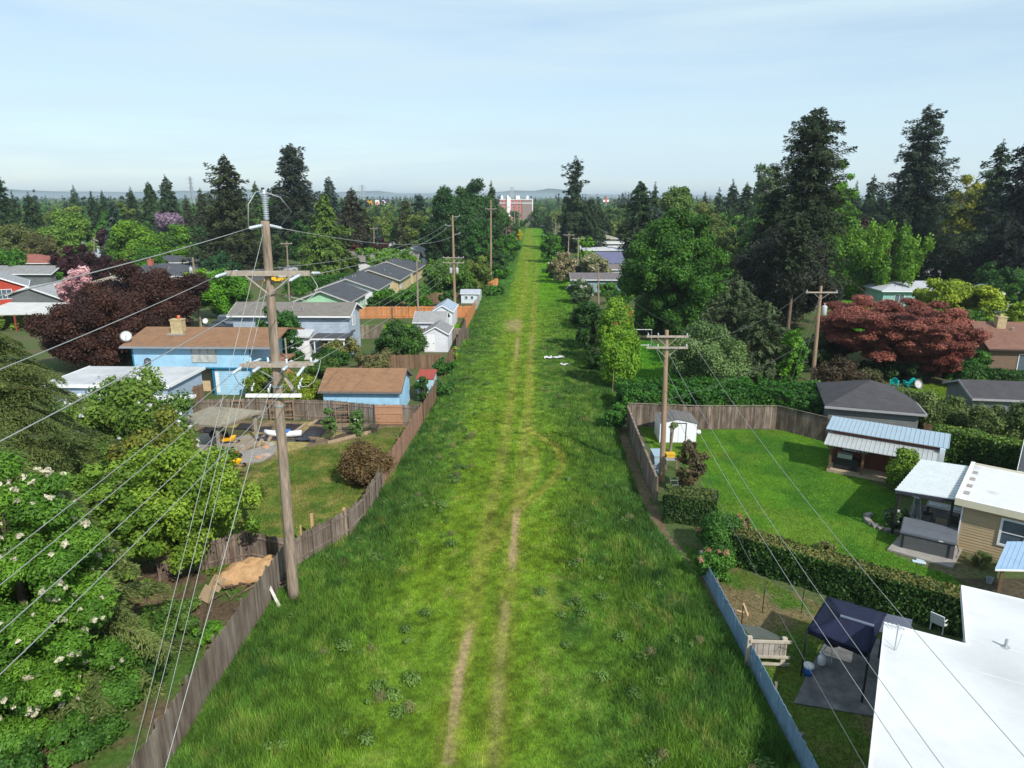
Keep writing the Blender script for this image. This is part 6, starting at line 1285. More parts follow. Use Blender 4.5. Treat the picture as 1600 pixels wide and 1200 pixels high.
for k in range(1, 7): s_.box(.02, 11.9, -k * 1.9 - .02, -k * 1.9 + .02, zr + .102, zr + .106)
s_.build('roof_seam', mat('seam_grey', (.60, .61, .63), .7, .1, 2), wh)
def roofitem(px, py): v = rel(px, py); return v
q = roofitem(1397, 1020); an = empty('roof_antenna', 'small metal aerial mast standing on the white roof', 'antenna', wh.matrix_basis @ Vector((q[0], q[1], zr + .1)))
an.location = o + ux * q[0] + uy * q[1]; an.location.z = zr + .1
MB().cyl((0, 0, 0), (0, 0, 1.0), .02).build('mast', GALV, an); m = MB().bar((-.45, .1, .95), (.2, -.05, .85), .02, .02)
for k in range(5): m.bar((-.4 + k * .13, -.15, .95 - k * .02), (-.38 + k * .13, .3, .93 - k * .02), .012, .012)
m.build('elements', GALV, an); MB().bar((.05, 0, 0), (.3, .2, .5), .015, .015).build('brace', GALV, an)
q = roofitem(1570, 1015); vp = MB().cyl((0, 0, 0), (0, 0, .3), .05).lathe([(.15, 0), (.05, .03)], (0, 0, 0), 10).build('roof_vent', GALV, wh); vp.location = (q[0], q[1], zr + .104)
# navy canopy tent
NV = mat('navy_canvas', (.012, .015, .042), .6, .25, 3, .01, spec=.22); O = G(1262, 1010); cn = empty('canopy_tent', 'navy blue peaked canopy tent over a patio', 'canopy', O, 0)
def cl(px, py, z): return G(px, py, z) - O
a, b, c, d = cl(1261, 983, 2.1), cl(1358, 1022, 2.1), cl(1384, 958, 2.1), cl(1293, 931, 2.1); r1, r2 = cl(1313, 962, 2.75), cl(1366, 978, 2.75)
def cloth(mb, quad, sag=.06, n=8):
    qs = [Vector(v) for v in quad]; V = []
    for i in range(n + 1):
        for j in range(n + 1): u, v = i / n, j / n; p_ = qs[0].lerp(qs[1], u).lerp(qs[3].lerp(qs[2], u), v); p_.z -= sag * math.sin(math.pi * u) * math.sin(math.pi * v) + .012 * math.sin(u * 17 + v * 5); V.append(p_)
    mb.add(V, [(i * (n + 1) + j, (i + 1) * (n + 1) + j, (i + 1) * (n + 1) + j + 1, i * (n + 1) + j + 1) for i in range(n) for j in range(n)])
mb = MB(); cloth(mb, (a, b, r2, r1)); cloth(mb, (b, c, r2, r2)); cloth(mb, (c, d, r1, r2)); cloth(mb, (d, a, r1, r1)); ob = mb.build('canopy', NV, cn, True); ob.modifiers.new('t', 'SOLIDIFY').thickness = .015
vt = MB()
for (p_, q_) in ((a, b), (b, c), (c, d), (d, a)): vt.slab([p_, q_, q_ + Vector((0, 0, -.002)), p_ + Vector((0, 0, -.002))], .18)
vt.build('valance', NV, cn); MB().bar(r1, r2, .12, .05).build('ridge_seam', mat('grey_seam', (.12, .14, .2), .6, .1, 2), cn)
for q_ in (a, b, c, d): MB().box(q_.x - .03, q_.x + .03, q_.y - .03, q_.y + .03, 0, 2.08).build('leg', BLACKM, cn)
an2 = empty('shade_panel', 'flat grey blue panel beside the navy canopy', 'shade panel', G(1400, 985), 0); O2 = an2.location; MB().slab([G(x, y, 2.0) - O2 for x, y in ((1371, 986), (1421, 988), (1426, 968), (1378, 957))], .03).build('panel', mat('grey_panel', (.10, .11, .15), .5, .2, 3), an2)
for x, y in ((1417, 986), (1422, 970)): q_ = G(x, y, 2.0) - O2; MB().box(q_.x - .03, q_.x + .03, q_.y - .03, q_.y + .03, 0, 1.96).build('leg', BLACKM, an2)
pd = [G(x, y) for x, y in ((1262, 1052), (1240, 1100), (1420, 1130), (1420, 1010), (1300, 985))]; o = pd[0].copy(); ob = MB().prism([p - o for p in pd], .012, .06).build('patio', mat('patio_slabs', (.10, .10, .105), .85, .3, 2, col2=(.17, .165, .16), c2scale=1)); ob.location = o; tag(ob, 'grey patio paving under the navy canopy', None, None, 'structure')
barbecue(G(1296, 1030) + Vector((0, 0, .06)), 'black barbecue at the corner of the navy canopy', .3, name='barbecue')
pt = empty('propane_tank', 'white propane cylinder standing by the barbecue', 'gas cylinder', G(1283, 1040) + Vector((0, 0, .06))); MB().lathe([(.12, 0), (.15, .05), (.15, .3), (.1, .4), (.04, .42)], (0, 0, 0), 14).build('tank', WHITEM, pt, True); MB().lathe([(.09, .42), (.09, .52), (.08, .52), (.08, .42)], (0, 0, 0), 12).build('collar', WHITEM, pt)
bl = empty('cooler', 'blue and white drinks cooler at the patio corner', 'cooler', G(1262, 1055) + Vector((0, 0, .06)), .4); MB().lathe([(.18, 0), (.2, .3), (.2, .33)], (0, 0, 0), 14).build('body', mat('cooler_blue', (.03, .16, .55), .4, .05, 2), bl, True); MB().lathe([(.215, .333), (.2, .42), (.08, .46)], (0, 0, 0), 14).build('lid', WHITEM, bl, True)
chair(G(1466, 985), 'white garden chair in shade beside the white roof', 2.2, WHITEM); 
bk = MB().lathe([(.12, 0), (.16, .3), (.15, .3), (.11, .02)], (0, 0, 0), 12).build('bucket', mat('grey_bucket', (.3, .33, .36), .5, .1, 2)); bk.location = G(1545, 912) + Vector((0, 0, .03)); tag(bk, 'small grey bucket on the dark soil', 'bucket')
# teal chairs, big dish, stuff by the red maple
TEAL = mat('teal_plastic', (.01, .50, .50), .45, .05, 2)
chair(G(1397, 603), 'left of two teal slatted lawn chairs', math.radians(150), TEAL, adir=True, group='teal lawn chairs'); chair(G(1416, 603), 'right of two teal slatted lawn chairs', math.radians(-170), TEAL, adir=True, group='teal lawn chairs')
dish('large pale dish beside the teal chairs', G(1434, 607), .3, .48, stand=.45)
ob = MB().lathe([(.16, 0), (.2, .55), (.22, .55), (.18, .02)], (0, 0, 0), 12).build('trash_bin', mat('grey_bin', (.34, .35, .36), .6, .1, 3)); ob.location = G(1337, 592); tag(ob, 'grey round bin below the red maple', 'bin')
ob = MB().lathe([(.18, 0), (.28, .1), (.26, .3), (.1, .42)], (0, 0, 0), 10).build('garden_urn', mat('tan_urn', (.42, .33, .24), .8, .1, 3)); ob.location = G(1485, 602); tag(ob, 'tan garden urn at the clipped hedge foot', 'urn')
# garages with dark shingles on the right
DS = shingle('dark_shingles', (.058, .056, .062), (.085, .08, .085)); DSP = shingle('dark_shingles_b', (.058, .056, .062), (.085, .08, .085), True)
house('garage with dark shingle hip roof beside the teal chairs', (1289, 634), 'L', 6.2, 6.6, 2.5, 3.9, 'hip', GRAYS, DS, yaw=math.radians(-18), oh=.35, fascia=mat('grey_fascia', (.30, .30, .31), .6, .1, 2))
house('dark roofed garage at the right edge beyond the laurels', (1519, 622), 'L', 9, 4.6, 2.4, 3.3, 'gable_par', GRAYS, DS, yaw=math.radians(-8), oh=.3, fascia=MATS['grey_fascia'])
h = house('brown brick house with brown hip roof at the right edge', (1545, 545), 'L', 13, 8, 2.75, 4.9, 'gable_par', mat('brown_brick', (.16, .11, .075), .9, .25, 4), shingle('warm_brown_shingles', (.17, .09, .065), (.22, .12, .09)), yaw=math.radians(-6), oh=.5, wins=(('F', 2.9, .2, 1.3, 1.9, 0), ('F', 4.4, .2, 1.5, 1.9, 1)), vents=2, chimney=(2.2, 3.2, 5.5, BRICK), fascia=mat('dark_brown_trim', (.05, .035, .03), .6, .1, 2))
ob = MB().box(-.75, .75, -.3, .3, .05, .85).box(-.8, .8, -.35, .35, .853, .92)
for k in range(5): ob.box(-.7 + k * .29, -.48 + k * .29, -.315, -.302, .15, .75)
ob = ob.build('air_conditioner', WHITEM); ob.location = G(1553, 578); tag(ob, 'white air conditioning box by the brown brick house', 'air conditioner')
gt2 = barbecue(G(1581, 578), 'black barbecue by the brown brick house window')
house('pale grey low roofed house with teal walls', (1535, 455), 'R', 15.5, 8, 2.7, 3.9, 'hip', siding('teal_siding', (.26, .45, .44), 'Z'), mat('pale_roof', (.42, .44, .48), .8, .1, .8), oh=.6, vents=3, wins=(('F', 2, .8, 1.5, 1.2, 1), ('F', 9, .8, 1.5, 1.2, 1)))
house('white peaked building among trees at upper right', (1572, 392), 'R', 9, 10, 3.2, 5.4, 'gable_perp', GRAYS, GREYP, oh=.6, ohx=.7)
house('long white low building behind the dark fence', (1500, 412), 'R', 16, 8, 3.0, 3.3, 'flat', WSIDE, FLATW, oh=.4); house('white flat roof peeking right of the dark conifer', (1440, 405), 'R', 6, 6, 3.0, 3.3, 'flat', WSIDE, FLATW, oh=.4)
house('white roofed house at the far right edge', (1640, 462), 'R', 8, 7, 2.8, 4.2, 'gable_par', WSIDE, FLATW, oh=.4); house('white house corner beside the maple crown', (1147, 395), 'R', 6, 6, 3.2, 4.6, 'gable_par', WSIDE, GREYR, oh=.4)
# houses right of the strip, left of the big maple
house('grey roofed house in front of the blossom bushes row', (990, 421), 'R', 12, 7, 2.6, 3.4, 'gable_par', WSIDE, shingle('warm_grey_shingles', (.16, .135, .13)), oh=.4, vents=3)
house('house with slanted purple blue shingle roof', (978, 412), 'R', 8, 8, 2.9, 4.8, 'shed', WSIDE, shingle('purple_shingles', (.12, .125, .20)), oh=.5)
house('dark flat roofed house behind the purple blue roof', (998, 402), 'R', 10, 8, 2.9, 3.9, 'hip', WSIDE, SLATE, oh=.5)
house('white low roofed house left of the maple', (985, 391), 'R', 13, 9, 2.8, 3.4, 'hip', WSIDE, FLATG, oh=.5); house('long pale grey roofed house with dark vent', (978, 381), 'R', 16, 8, 2.8, 3.2, 'flat', WSIDE, FLATG, oh=.5, vents=2)
house('tan pinkish roofed house in the far right row', (966, 373), 'R', 16, 10, 2.8, 4.4, 'hip', BRICK, BEIGER, oh=.5); house('slate blue roofed house at the far row', (955, 365), 'R', 16, 10, 2.8, 4.6, 'hip', GSIDE, SLATE, oh=.5); house('small white roofed far house behind the poles', (940, 358), 'R', 12, 9, 2.9, 3.3, 'flat', WSIDE, FLATW, oh=.4)
# ------------------------------------------------------------------ trees: colours
DK = ((.014, .036, .014), (.044, .082, .028)); DKB = ((.020, .032, .014), (.064, .078, .030)); MIDC = ((.022, .055, .018), (.060, .115, .030)); BLUEC = ((.020, .045, .035), (.055, .095, .065)); LIMEC = ((.045, .095, .015), (.12, .20, .030))
GR = ((.022, .085, .008), (.065, .205, .014)); GRD = ((.014, .055, .010), (.040, .120, .016)); BR = ((.06, .19, .008), (.16, .36, .012)); OL = ((.06, .11, .02), (.13, .20, .03)); YG = ((.11, .20, .012), (.26, .36, .02)); WIL = ((.06, .15, .02), (.13, .25, .03))
FLL = None; PUR = ((.022, .006, .009), (.060, .018, .020)); PURB = ((.030, .012, .010), (.085, .035, .022)); RED_ = ((.14, .042, .032), (.40, .145, .10))
# ---- the near left group
def feathery(label, px, Y, H, R, seed=None):
    """hemlock-like: long drooping limbs hung with fine sprays"""
    rng = rngn(); p = where(px, Y=Y); root = empty('conifer_tree', label, 'conifer', p); leaf = .068
    wood = MB(); wood.tube([(0, 0, -.1), (.1, 0, H * .5), (0, .1, H)], [.24, .15, .02], 8); P_ = []; A_ = []; T_ = []
    z = .8
    while z < H * .98:
        t = z / H; L0 = R * (1 - t) ** .6 * (.55 + .45 * min(1, t * 4 + .4))
        for k in range(4):
            a = rng.random() * 6.28; L = L0 * rng.uniform(.5, 1.2); n = 12; drop = rng.uniform(.18, .42)
            cv = rng.normal() * .25
            pts = [(math.cos(a + cv * s) * L * s, math.sin(a + cv * s) * L * s, z + L * (.28 * s - (drop + .25) * s * s)) for s in np.linspace(0, 1, n)]
            wood.tube([Vector(q_) - Vector((0, 0, .12)) for q_ in pts[::2] + [pts[-1]]], [.032 * (1 - i / 7) * (L / R + .3) + .004 for i in range(len(pts[::2]) + 1)], 4)
            m = int(L / leaf * 31); s = rng.random(m) ** .75; aa = a + cv * s
            wdt = .30 * L * (1.05 - s * .85) + .15; off = rng.normal(size=m) * wdt * .5
            d = np.stack([np.cos(aa), np.sin(aa), 0 * s], 1); la = np.stack([-np.sin(aa), np.cos(aa), 0 * s], 1)
            q = d * (L * s)[:, None] + la * off[:, None]; q[:, 2] = z + L * (.28 * s - (drop + .25) * s * s) - .45 * np.abs(off) * (1 + s) - rng.random(m) ** 2 * .25
            P_.append(q); A_.append(unit(d + la * (np.sign(off) * 1.1)[:, None] + np.array([0, 0, -.5]) + .45 * rng.normal(size=(m, 3)))); T_.append(np.full(m, rng.random()) * .55 + .45 * rng.random(m))
        z += .36
    P_ = np.concatenate(P_); A_ = np.concatenate(A_); T_ = np.concatenate(T_)[:, None]; m = len(P_)
    nrm = unit(np.array([0, 0, 1.]) + .6 * rng.normal(size=(m, 3)) + .35 * unit(P_ * np.array([1, 1, 0]))); b = unit(np.cross(nrm, A_)); s = (leaf * (.7 + .8 * rng.random(m)))[:, None]
    V = np.stack([P_ - A_ * s, P_ - b * s * .26, P_ + A_ * s * 1.3, P_ + b * s * .26], 1)
    col = cA([.050, .078, .018]) * (1 - T_) + cA([.17, .215, .055]) * T_
    npmesh('crown', V.reshape(-1, 3), 4, col, NEEDLE, root); wood.build('trunk', BARK, root); return root
feathery('tall feathery olive conifer behind the cream flowered tree', 40, 31, 13.0, 7.6)
feathery('smaller feathery conifer drooping over the bare yard', 150, 22.5, 8.4, 3.9)
tree('broadleaf tree with cream flower clusters at the left edge', 22, 690, 300, (.034, .11, .010), (.12, .28, .022), Y=20, h=10.6, lowfrac=.03, n=190, cover=1.15, leafk=.0030, flower=((.60, .57, .42), 1.7, .085), squash=.7, up=.6, asp=.38, rc=(.12, .22))
tree('leafy bright green tree overhanging the tarp pile', 268, 740, 275, (.060, .145, .012), (.19, .33, .030), Y=31, h=6.6, lowfrac=.12, n=150, cover=.85, leafk=.0026, bark=BARK, limbs=12, rc=(.10, .19))
tree('white blossoming tree in front of the pale blue house', 190, 660, 210, (.04, .11, .014), (.13, .23, .03), Y=42, h=7.0, lowfrac=.1, n=80, cover=.8, leafk=.0026, flower=((.70, .70, .68), 1.3, .11), limbs=10)
tree('bushy green tree with reddish tips left of the garden shelter', 245, 690, 130, (.06, .13, .015), (.18, .20, .03), Y=38, h=6.2, lowfrac=.05, n=50, cover=1.1, leafk=.0026)
tree('leafy tree between the two feathery conifers', 135, 740, 190, (.05, .13, .012), (.15, .28, .03), Y=27, h=7.4, lowfrac=.05, n=110, cover=.9, leafk=.0028, rc=(.11, .2), limbs=10)
bush('low mixed green shrubs under the leafy yard tree', 265, 930, 110, (.03, .09, .012), (.10, .20, .03), base=985, h=1.2, n=40)
bush('dark green undergrowth below the near conifer', 200, 1035, 190, (.012, .045, .008), (.04, .12, .012), base=1060, h=1.3, n=40); bush('bright green weeds beside the grey fence', 330, 965, 60, (.04, .14, .01), (.09, .24, .015), base=1000, h=.7, n=18)
bush('low ivy bush at the foot of the flowering tree', 70, 1080, 330, (.02, .07, .010), (.07, .19, .02), base=1140, h=2.0, n=80)
bush('round brown and green bush against the field fence', 573, 672, 74, (.09, .055, .025), (.20, .14, .05), base=757, h=2.9, n=44, cover=1.0, leafk=.0016)
# ---- middle left
tree('huge dark purple leaved tree beside the blue house', 218, 425, 215, PURB[0], PURB[1], Y=92, h=8.6, lowfrac=.03, n=110, cover=1.7, shape='spread', bark=BARK)
tree('dark purple leaved tree nearer, left of the blue house chimney', 150, 480, 175, PURB[0], PURB[1], Y=74, h=7.6, lowfrac=.03, n=90, cover=1.7)
tree('pink blossoming dogwood before the grey garage', 127, 432, 62, (.40, .17, .20), (.72, .46, .46), Y=104, h=8.2, lowfrac=.12, n=40, shape='egg', flower=((.75, .55, .53), .4))
bush('round clipped green shrub near the timber arbour', 59, 484, 26, (.05, .16, .01), (.1, .26, .015), base=505, n=14); bush('long pale green hedge bush in front of the red house', 18, 488, 80, (.07, .15, .015), (.14, .24, .02), base=512, n=26)
bush('salmon flowered shrub beside the round green shrub', 62, 504, 34, (.10, .13, .02), (.16, .17, .03), base=516, n=14, flower=((.6, .25, .18), .5))
tree('bright green street tree behind the leaning pole', 350, 418, 92, GR[0], (.10, .30, .015), Y=106, h=7.6, lowfrac=.04, n=60); tree('vivid lime green tree beside the transformer pole', 318, 412, 60, BR[0], BR[1], Y=118, h=7.2, lowfrac=.05, n=40)
tree('green tree between blue house and white house', 436, 474, 72, (.02, .075, .015), (.05, .16, .025), Y=75, h=7.0, lowfrac=.02, n=60, flower=((.6, .62, .6), .06))
tree('olive green round tree right of the blue house garden', 420, 560, 90, (.05, .11, .012), (.13, .20, .02), Y=61, h=3.4, lowfrac=.0, n=40)
bush('yellow green shrub behind the blue garage', 468, 575, 66, (.09, .15, .012), (.17, .25, .02), base=632, h=3.0, n=30); bush('dense green shrub left of the blue garage wall', 505, 560, 60, (.03, .08, .012), (.07, .15, .02), base=590, n=26)
bush('light olive bush beside the dark patio cover', 535, 525, 60, (.10, .13, .03), (.17, .19, .045), base=560, n=28); bush('reddish green rounded bush in the back yard', 590, 546, 70, (.07, .09, .03), (.14, .15, .05), base=578, n=30); bush('dark green shrub along the old fence', 520, 545, 70, GRD[0], GRD[1], base=572, n=26); bush('hedge like shrub below the white house wall', 455, 545, 60, GRD[0], GRD[1], base=570, n=20)
tree('rounded dark green shrub tree left of the white shed', 628, 508, 84, (.020, .065, .012), (.055, .14, .022), Y=76, h=4.6, lowfrac=.0, n=60)
bush('yellow green shrub at the white shed corner', 708, 540, 20, (.12, .22, .012), (.2, .32, .02), base=565, n=10); bush('deep green weeds at the small blue shed corner', 660, 590, 26, GRD[0], GRD[1], base=628, h=2.6, n=14); bush('ragged green weeds by the end of the brown fence', 690, 582, 46, (.02, .08, .012), (.05, .15, .02), base=618, h=1.7, n=20); bush('dense brambles beside the short weathered fence', 695, 560, 40, (.02, .08, .012), (.05, .16, .02), base=585, h=1.6, n=20)
bush('green shrubs between the mint house and cedar fence', 610, 450, 60, GR[0], GR[1], base=478, n=24); bush('bushy shrub row left of the bracket pole', 655, 448, 60, GR[0], GR[1], base=480, n=24); bush('dark shrub by the mint green house wall', 580, 462, 20, GRD[0], GRD[1], base=480, n=10); bush('leafy shrub beside the tiny blue shed', 700, 455, 30, GRD[0], GRD[1], base=478, n=14)
hedge('long clipped street hedge behind the pole on the lawn', [G(450, 458), G(548, 446)], 2.0, 2.4, GR[0], GR[1], leaf=.2, rough=.3); hedge('dark clipped hedge beside the asphalt street', [G(538, 428), G(590, 418)], 2.5, 2.6, GRD[0], GRD[1], leaf=.25, rough=.3); bush('bright hedge mound at the street edge', 460, 447, 50, GR[0], GR[1], base=462, n=16)
tree('wide rounded hedge like tree by the white dark roofed house', 610, 372, 105, (.05, .14, .012), (.11, .26, .02), Y=165, h=6.5, lowfrac=0, n=70, shape='spread'); tree('small red purple tree by the rounded hedge', 595, 368, 34, PUR[0], (.09, .03, .02), Y=190, h=8, n=26); tree('maroon tree below the white dark roofed house', 555, 372, 30, (.05, .012, .015), (.12, .03, .025), Y=180, h=6.5, n=24)
tree('bushy green tree beside the bracket pole', 700, 398, 86, (.028, .09, .010), (.085, .19, .018), Y=128, h=8.0, lowfrac=.02, n=70); tree('olive tree right of the bracket pole', 745, 404, 50, OL[0], OL[1], Y=140, h=6.5, n=40, lowfrac=.02); bush('dry orange brown shrub at the field edge', 757, 432, 24, (.22, .11, .04), (.3, .18, .07), base=447, n=12)
# big dark trees left of the strip
tree('tallest of the broad dark green trees by the strip', 740, 284, 98, (.012, .045, .010), (.040, .115, .020), Y=215, lowfrac=.03, n=90, shape='egg'); tree('broad dark green tree nearest the bracket pole', 702, 293, 84, (.012, .045, .010), (.038, .11, .020), Y=195, lowfrac=.02, n=90); tree('darkest tree in the clump above the slate roofs', 690, 345, 66, (.008, .028, .008), (.022, .065, .014), Y=178, lowfrac=.02, n=60); tree('rich green tree to the right in the dark clump', 748, 345, 50, (.018, .075, .012), (.045, .15, .022), Y=178, lowfrac=.02, n=60)
conifer('slim dark conifer at the right of the dark clump', 768, 281, 30, *MIDC, Y=225); tree('pinkish brown bare twigged tree by the dark clump', 785, 338, 34, (.12, .07, .06), (.22, .14, .12), Y=235, n=30, cover=.8); tree('low green tree at the left field edge', 790, 372, 50, GR[0], GR[1], Y=205, h=7.5, lowfrac=0, n=40); tree('dark bush tree on the left field edge', 775, 400, 46, GRD[0], GRD[1], Y=172, h=5.5, lowfrac=0, n=40); bush('bright yellow flowering shrub at the far field edge', 810, 348, 13, (.35, .33, .01), (.6, .5, .02), base=376, n=14, h=5.2); bush('green bush on the field edge by the slim pole', 785, 418, 40, GR[0], GR[1], base=436, n=20)
bush('rough green bramble bank beside the slim pole', 770, 440, 50, GR[0], (.05, .17, .02), base=462, h=2.2, n=26)
tree('far dark tree in front of the red block', 800, 348, 30, GRD[0], GRD[1], Y=300, n=26)
# left conifers and street trees
conifer('big dark fir left of the near pole', 356, 238, 104, *DKB, Y=165, irregular=.4, ragged=.5, lo=.05, power=.6, droop=.1, width=.5); conifer('very tall dark fir right of the near pole', 458, 221, 66, (.016, .026, .016), (.046, .062, .034), Y=215, irregular=.35, power=.38, ragged=.5, lo=.06, droop=.1, width=.5); conifer('bright olive green cedar with tiered limbs', 508, 296, 100, *LIMEC, Y=165, droop=.35, irregular=.25, power=.8); conifer('blue green far conifer above the olive cedar', 515, 272, 40, *BLUEC, Y=320)
conifer('dark reddish fir right of the olive cedar', 551, 290, 62, (.022, .028, .016), (.062, .060, .032), Y=205, power=.75); conifer('narrow dark cypress behind the near pole', 401, 281, 20, *MIDC, Y=300, power=.5); conifer('brown green cone shaped conifer before the far street', 634, 305, 40, (.035, .055, .018), (.09, .11, .03), Y=250, power=.85); conifer('layered blue green cedar left of the dark clump', 656, 301, 34, *BLUEC, Y=270, droop=.1, rise=.3, power=.6)
tree('pale green birch like tree just behind the near pole', 428, 300, 56, (.03, .09, .012), (.08, .19, .02), Y=225, n=60, shape='egg'); conifer('dark slim conifer behind the transformer pole', 572, 322, 26, *DKB, Y=240); conifer('small blue spruce by the street', 590, 345, 18, *BLUEC, Y=230); tree('light green tree behind the far broad conifer', 615, 340, 44, OL[0], OL[1], Y=300, n=40); tree('light green street tree left of the crossarm pole', 670, 350, 40, OL[0], OL[1], Y=260, n=30)
conifer('dark fir cut by the left edge of the view', 2, 268, 46, *DK, Y=180, irregular=.4, ragged=.4); conifer('dark round topped conifer second from the left edge', 50, 298, 42, *DK, Y=200); conifer('thin grey green conifer beside the left edge fir', 24, 296, 22, *DK, Y=215); tree('olive orchard tree at the left edge', 28, 352, 90, (.05, .08, .02), (.11, .15, .035), Y=175, n=60, lowfrac=.03); tree('weeping willow with light green crown', 110, 330, 78, *WIL, Y=185, lowfrac=.02, n=80, shape='egg'); tree('round green street tree right of the plum', 210, 345, 84, (.04, .12, .008), (.13, .28, .014), Y=178, lowfrac=.02, n=80); tree('round green tree left of the big dark fir', 275, 352, 74, (.035, .11, .008), (.11, .26, .014), Y=190, lowfrac=.02, n=70); tree('low green tree before the round street tree', 225, 395, 80, GR[0], (.07, .2, .012), Y=158, h=7, lowfrac=0, n=60)
tree('broad dark purple tree by the left street', 124, 396, 96, *PUR, Y=152, h=7.2, lowfrac=.02, n=70); tree('small dark plum tree by the pale blue grey house', 166, 353, 38, *PUR, Y=196, lowfrac=.1, n=36); conifer('wide dark conifer left of the willow', 60, 330, 40, *DK, Y=190)
conifer('lone blue dark conifer on the left skyline', 118, 288, 24, *BLUEC, Y=330); conifer('left of the paired dark conifers', 146, 296, 22, *DK, Y=260); conifer('right of the paired dark conifers', 163, 294, 20, *DK, Y=262); conifer('short slender conifer right of the pair', 155, 310, 18, *DK, Y=255); conifer('single narrow conifer beside a pale green tree', 207, 291, 22, *DK, Y=280, power=.6); conifer('green cypress left of the dark pyramid conifer', 236, 283, 32, *MIDC, Y=265, power=.45); conifer('dark pyramid conifer behind the lilac tree', 262, 271, 44, *DK, Y=270, power=.7)
tree('lilac blossoming tree with bare twigs', 263, 323, 58, (.20, .13, .20), (.38, .28, .36), Y=240, n=44, cover=.8); conifer('small brown green conifer right of the lilac tree', 293, 304, 20, *DKB, Y=255); conifer('dark conifer touching the big fir on its left', 316, 291, 30, *DKB, Y=245); tree('dark small tree under the lilac tree', 235, 345, 34, GRD[0], GRD[1], Y=215, n=30); tree('pale green tree left of the narrow conifer', 195, 318, 36, OL[0], OL[1], Y=260, n=30); tree('green tree behind the round street trees', 178, 325, 50, GR[0], GR[1], Y=235, n=40); tree('brownish green tree above the willow', 105, 315, 60, OL[0], OL[1], Y=235, n=40); tree('dark leafy tree at the left street bend', 60, 370, 60, (.05, .06, .02), (.1, .11, .03), Y=170, n=40, lowfrac=.02); tree('bright green small tree at the left edge street', 12, 396, 60, GR[0], GR[1], Y=150, h=8, n=40, lowfrac=.0)
bush('green hedge mound in front of the purple street tree', 95, 425, 70, GR[0], GR[1], base=446, n=26); tree('dark shrub tree by the brown grey roof', 310, 375, 40, GRD[0], GRD[1], Y=182, n=30)
conifer('tall green conifer right of the blue spruce street', 430, 300, 34, *MIDC, Y=260)
tree('dark green tree at the foot of the big dark fir', 345, 392, 60, (.01, .04, .012), (.03, .10, .03), Y=150, h=7, n=40, lowfrac=0); tree('brushy tree left of the crossarm lawn pole', 425, 378, 50, (.02, .05, .015), (.05, .1, .02), Y=175, h=9, n=40, lowfrac=0)
tree('dark trees mass left of the olive cedar', 470, 345, 50, GRD[0], GRD[1], Y=185, n=40, lowfrac=0)

# ---- right side
tree('huge round rich green maple right of the strip', 1056, 320, 176, (.017, .062, .008), (.060, .180, .017), Y=93, lowfrac=.0, n=230, cover=1.35, rc=(.11, .19), shape='egg')
bush('tall yellow green clipped hedge column, nearer half', 966, 508, 56, (.06, .18, .010), (.15, .31, .020), base=606, h=6.4, n=110, squash=1.0, cat='hedge', name='hedge_column'); bush('tall yellow green hedge column with rusty tips, further half', 961, 466, 54, (.06, .17, .012), (.16, .30, .02), base=575, h=7.9, n=110, squash=1.0, flower=((.42, .20, .06), .25), cat='hedge', name='hedge_column')
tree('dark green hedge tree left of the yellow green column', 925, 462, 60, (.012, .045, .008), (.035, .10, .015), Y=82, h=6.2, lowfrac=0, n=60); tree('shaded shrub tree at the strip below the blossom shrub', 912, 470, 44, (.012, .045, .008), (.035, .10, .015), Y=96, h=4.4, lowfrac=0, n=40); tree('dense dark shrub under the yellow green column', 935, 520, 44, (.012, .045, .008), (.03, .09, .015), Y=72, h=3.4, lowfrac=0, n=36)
bush('white blossoming shrub at the strip edge', 905, 437, 40, (.04, .09, .03), (.08, .15, .05), base=475, n=30, flower=((.62, .62, .60), 1.0)); bush('dark brownish shrub above the white blossoms', 905, 415, 30, (.04, .045, .02), (.08, .08, .03), base=440, n=18)
tree('cream blossoming tree by the crossarm poles', 880, 375, 44, (.10, .12, .04), (.28, .26, .14), Y=150, h=7, lowfrac=0, n=40, flower=((.55, .50, .36), .5)); tree('pale blossoming tree right of the crossarm poles', 928, 378, 50, (.12, .16, .05), (.26, .28, .14), Y=150, h=7, lowfrac=0, n=46, flower=((.55, .55, .45), .4)); tree('bright green small tree between the two blossom trees', 915, 365, 36, BR[0], BR[1], Y=168, h=9, lowfrac=0, n=36); tree('bright green bush tree left of the cream blossoms', 862, 352, 40, GR[0], GR[1], Y=200, h=9.5, lowfrac=0, n=50); tree('dark low bush tree along the right strip edge', 866, 385, 34, GRD[0], GRD[1], Y=160, h=4, lowfrac=0, n=30)
conifer('tall thin topped dark conifer right of the strip', 899, 240, 36, *DK, Y=245, irregular=.6, ragged=.6, gap=.4, power=.4, lo=.1, tip=6, droop=.1, width=.5); tree('broad dark lower conifer mass around the thin topped one', 900, 300, 56, *DK, Y=238, lowfrac=.02, n=60, shape='cone'); conifer('dark conifer just left in the thin topped clump', 885, 300, 26, *DK, Y=240); conifer('dark conifer at the right in the thin topped clump', 922, 305, 40, *DK, Y=236, power=.7); tree('dark green tree closing the right end of the strip', 852, 328, 30, GRD[0], GRD[1], Y=455, n=40, lowfrac=0); tree('green tree closing the strip left of the red block foot', 812, 345, 26, GR[0], GR[1], Y=440, h=5.5, n=40, lowfrac=0); tree('pale green tree right behind the strip end', 868, 330, 34, OL[0], OL[1], Y=420, n=40, lowfrac=0); conifer('dark cypress at the strip end by the red block corner', 838, 318, 16, *MIDC, Y=430, power=.4); conifer('small dark far conifer beside the strip end', 856, 326, 18, *DK, Y=330); conifer('short dark conifer right of the thin topped clump', 938, 318, 22, *DK, Y=250)
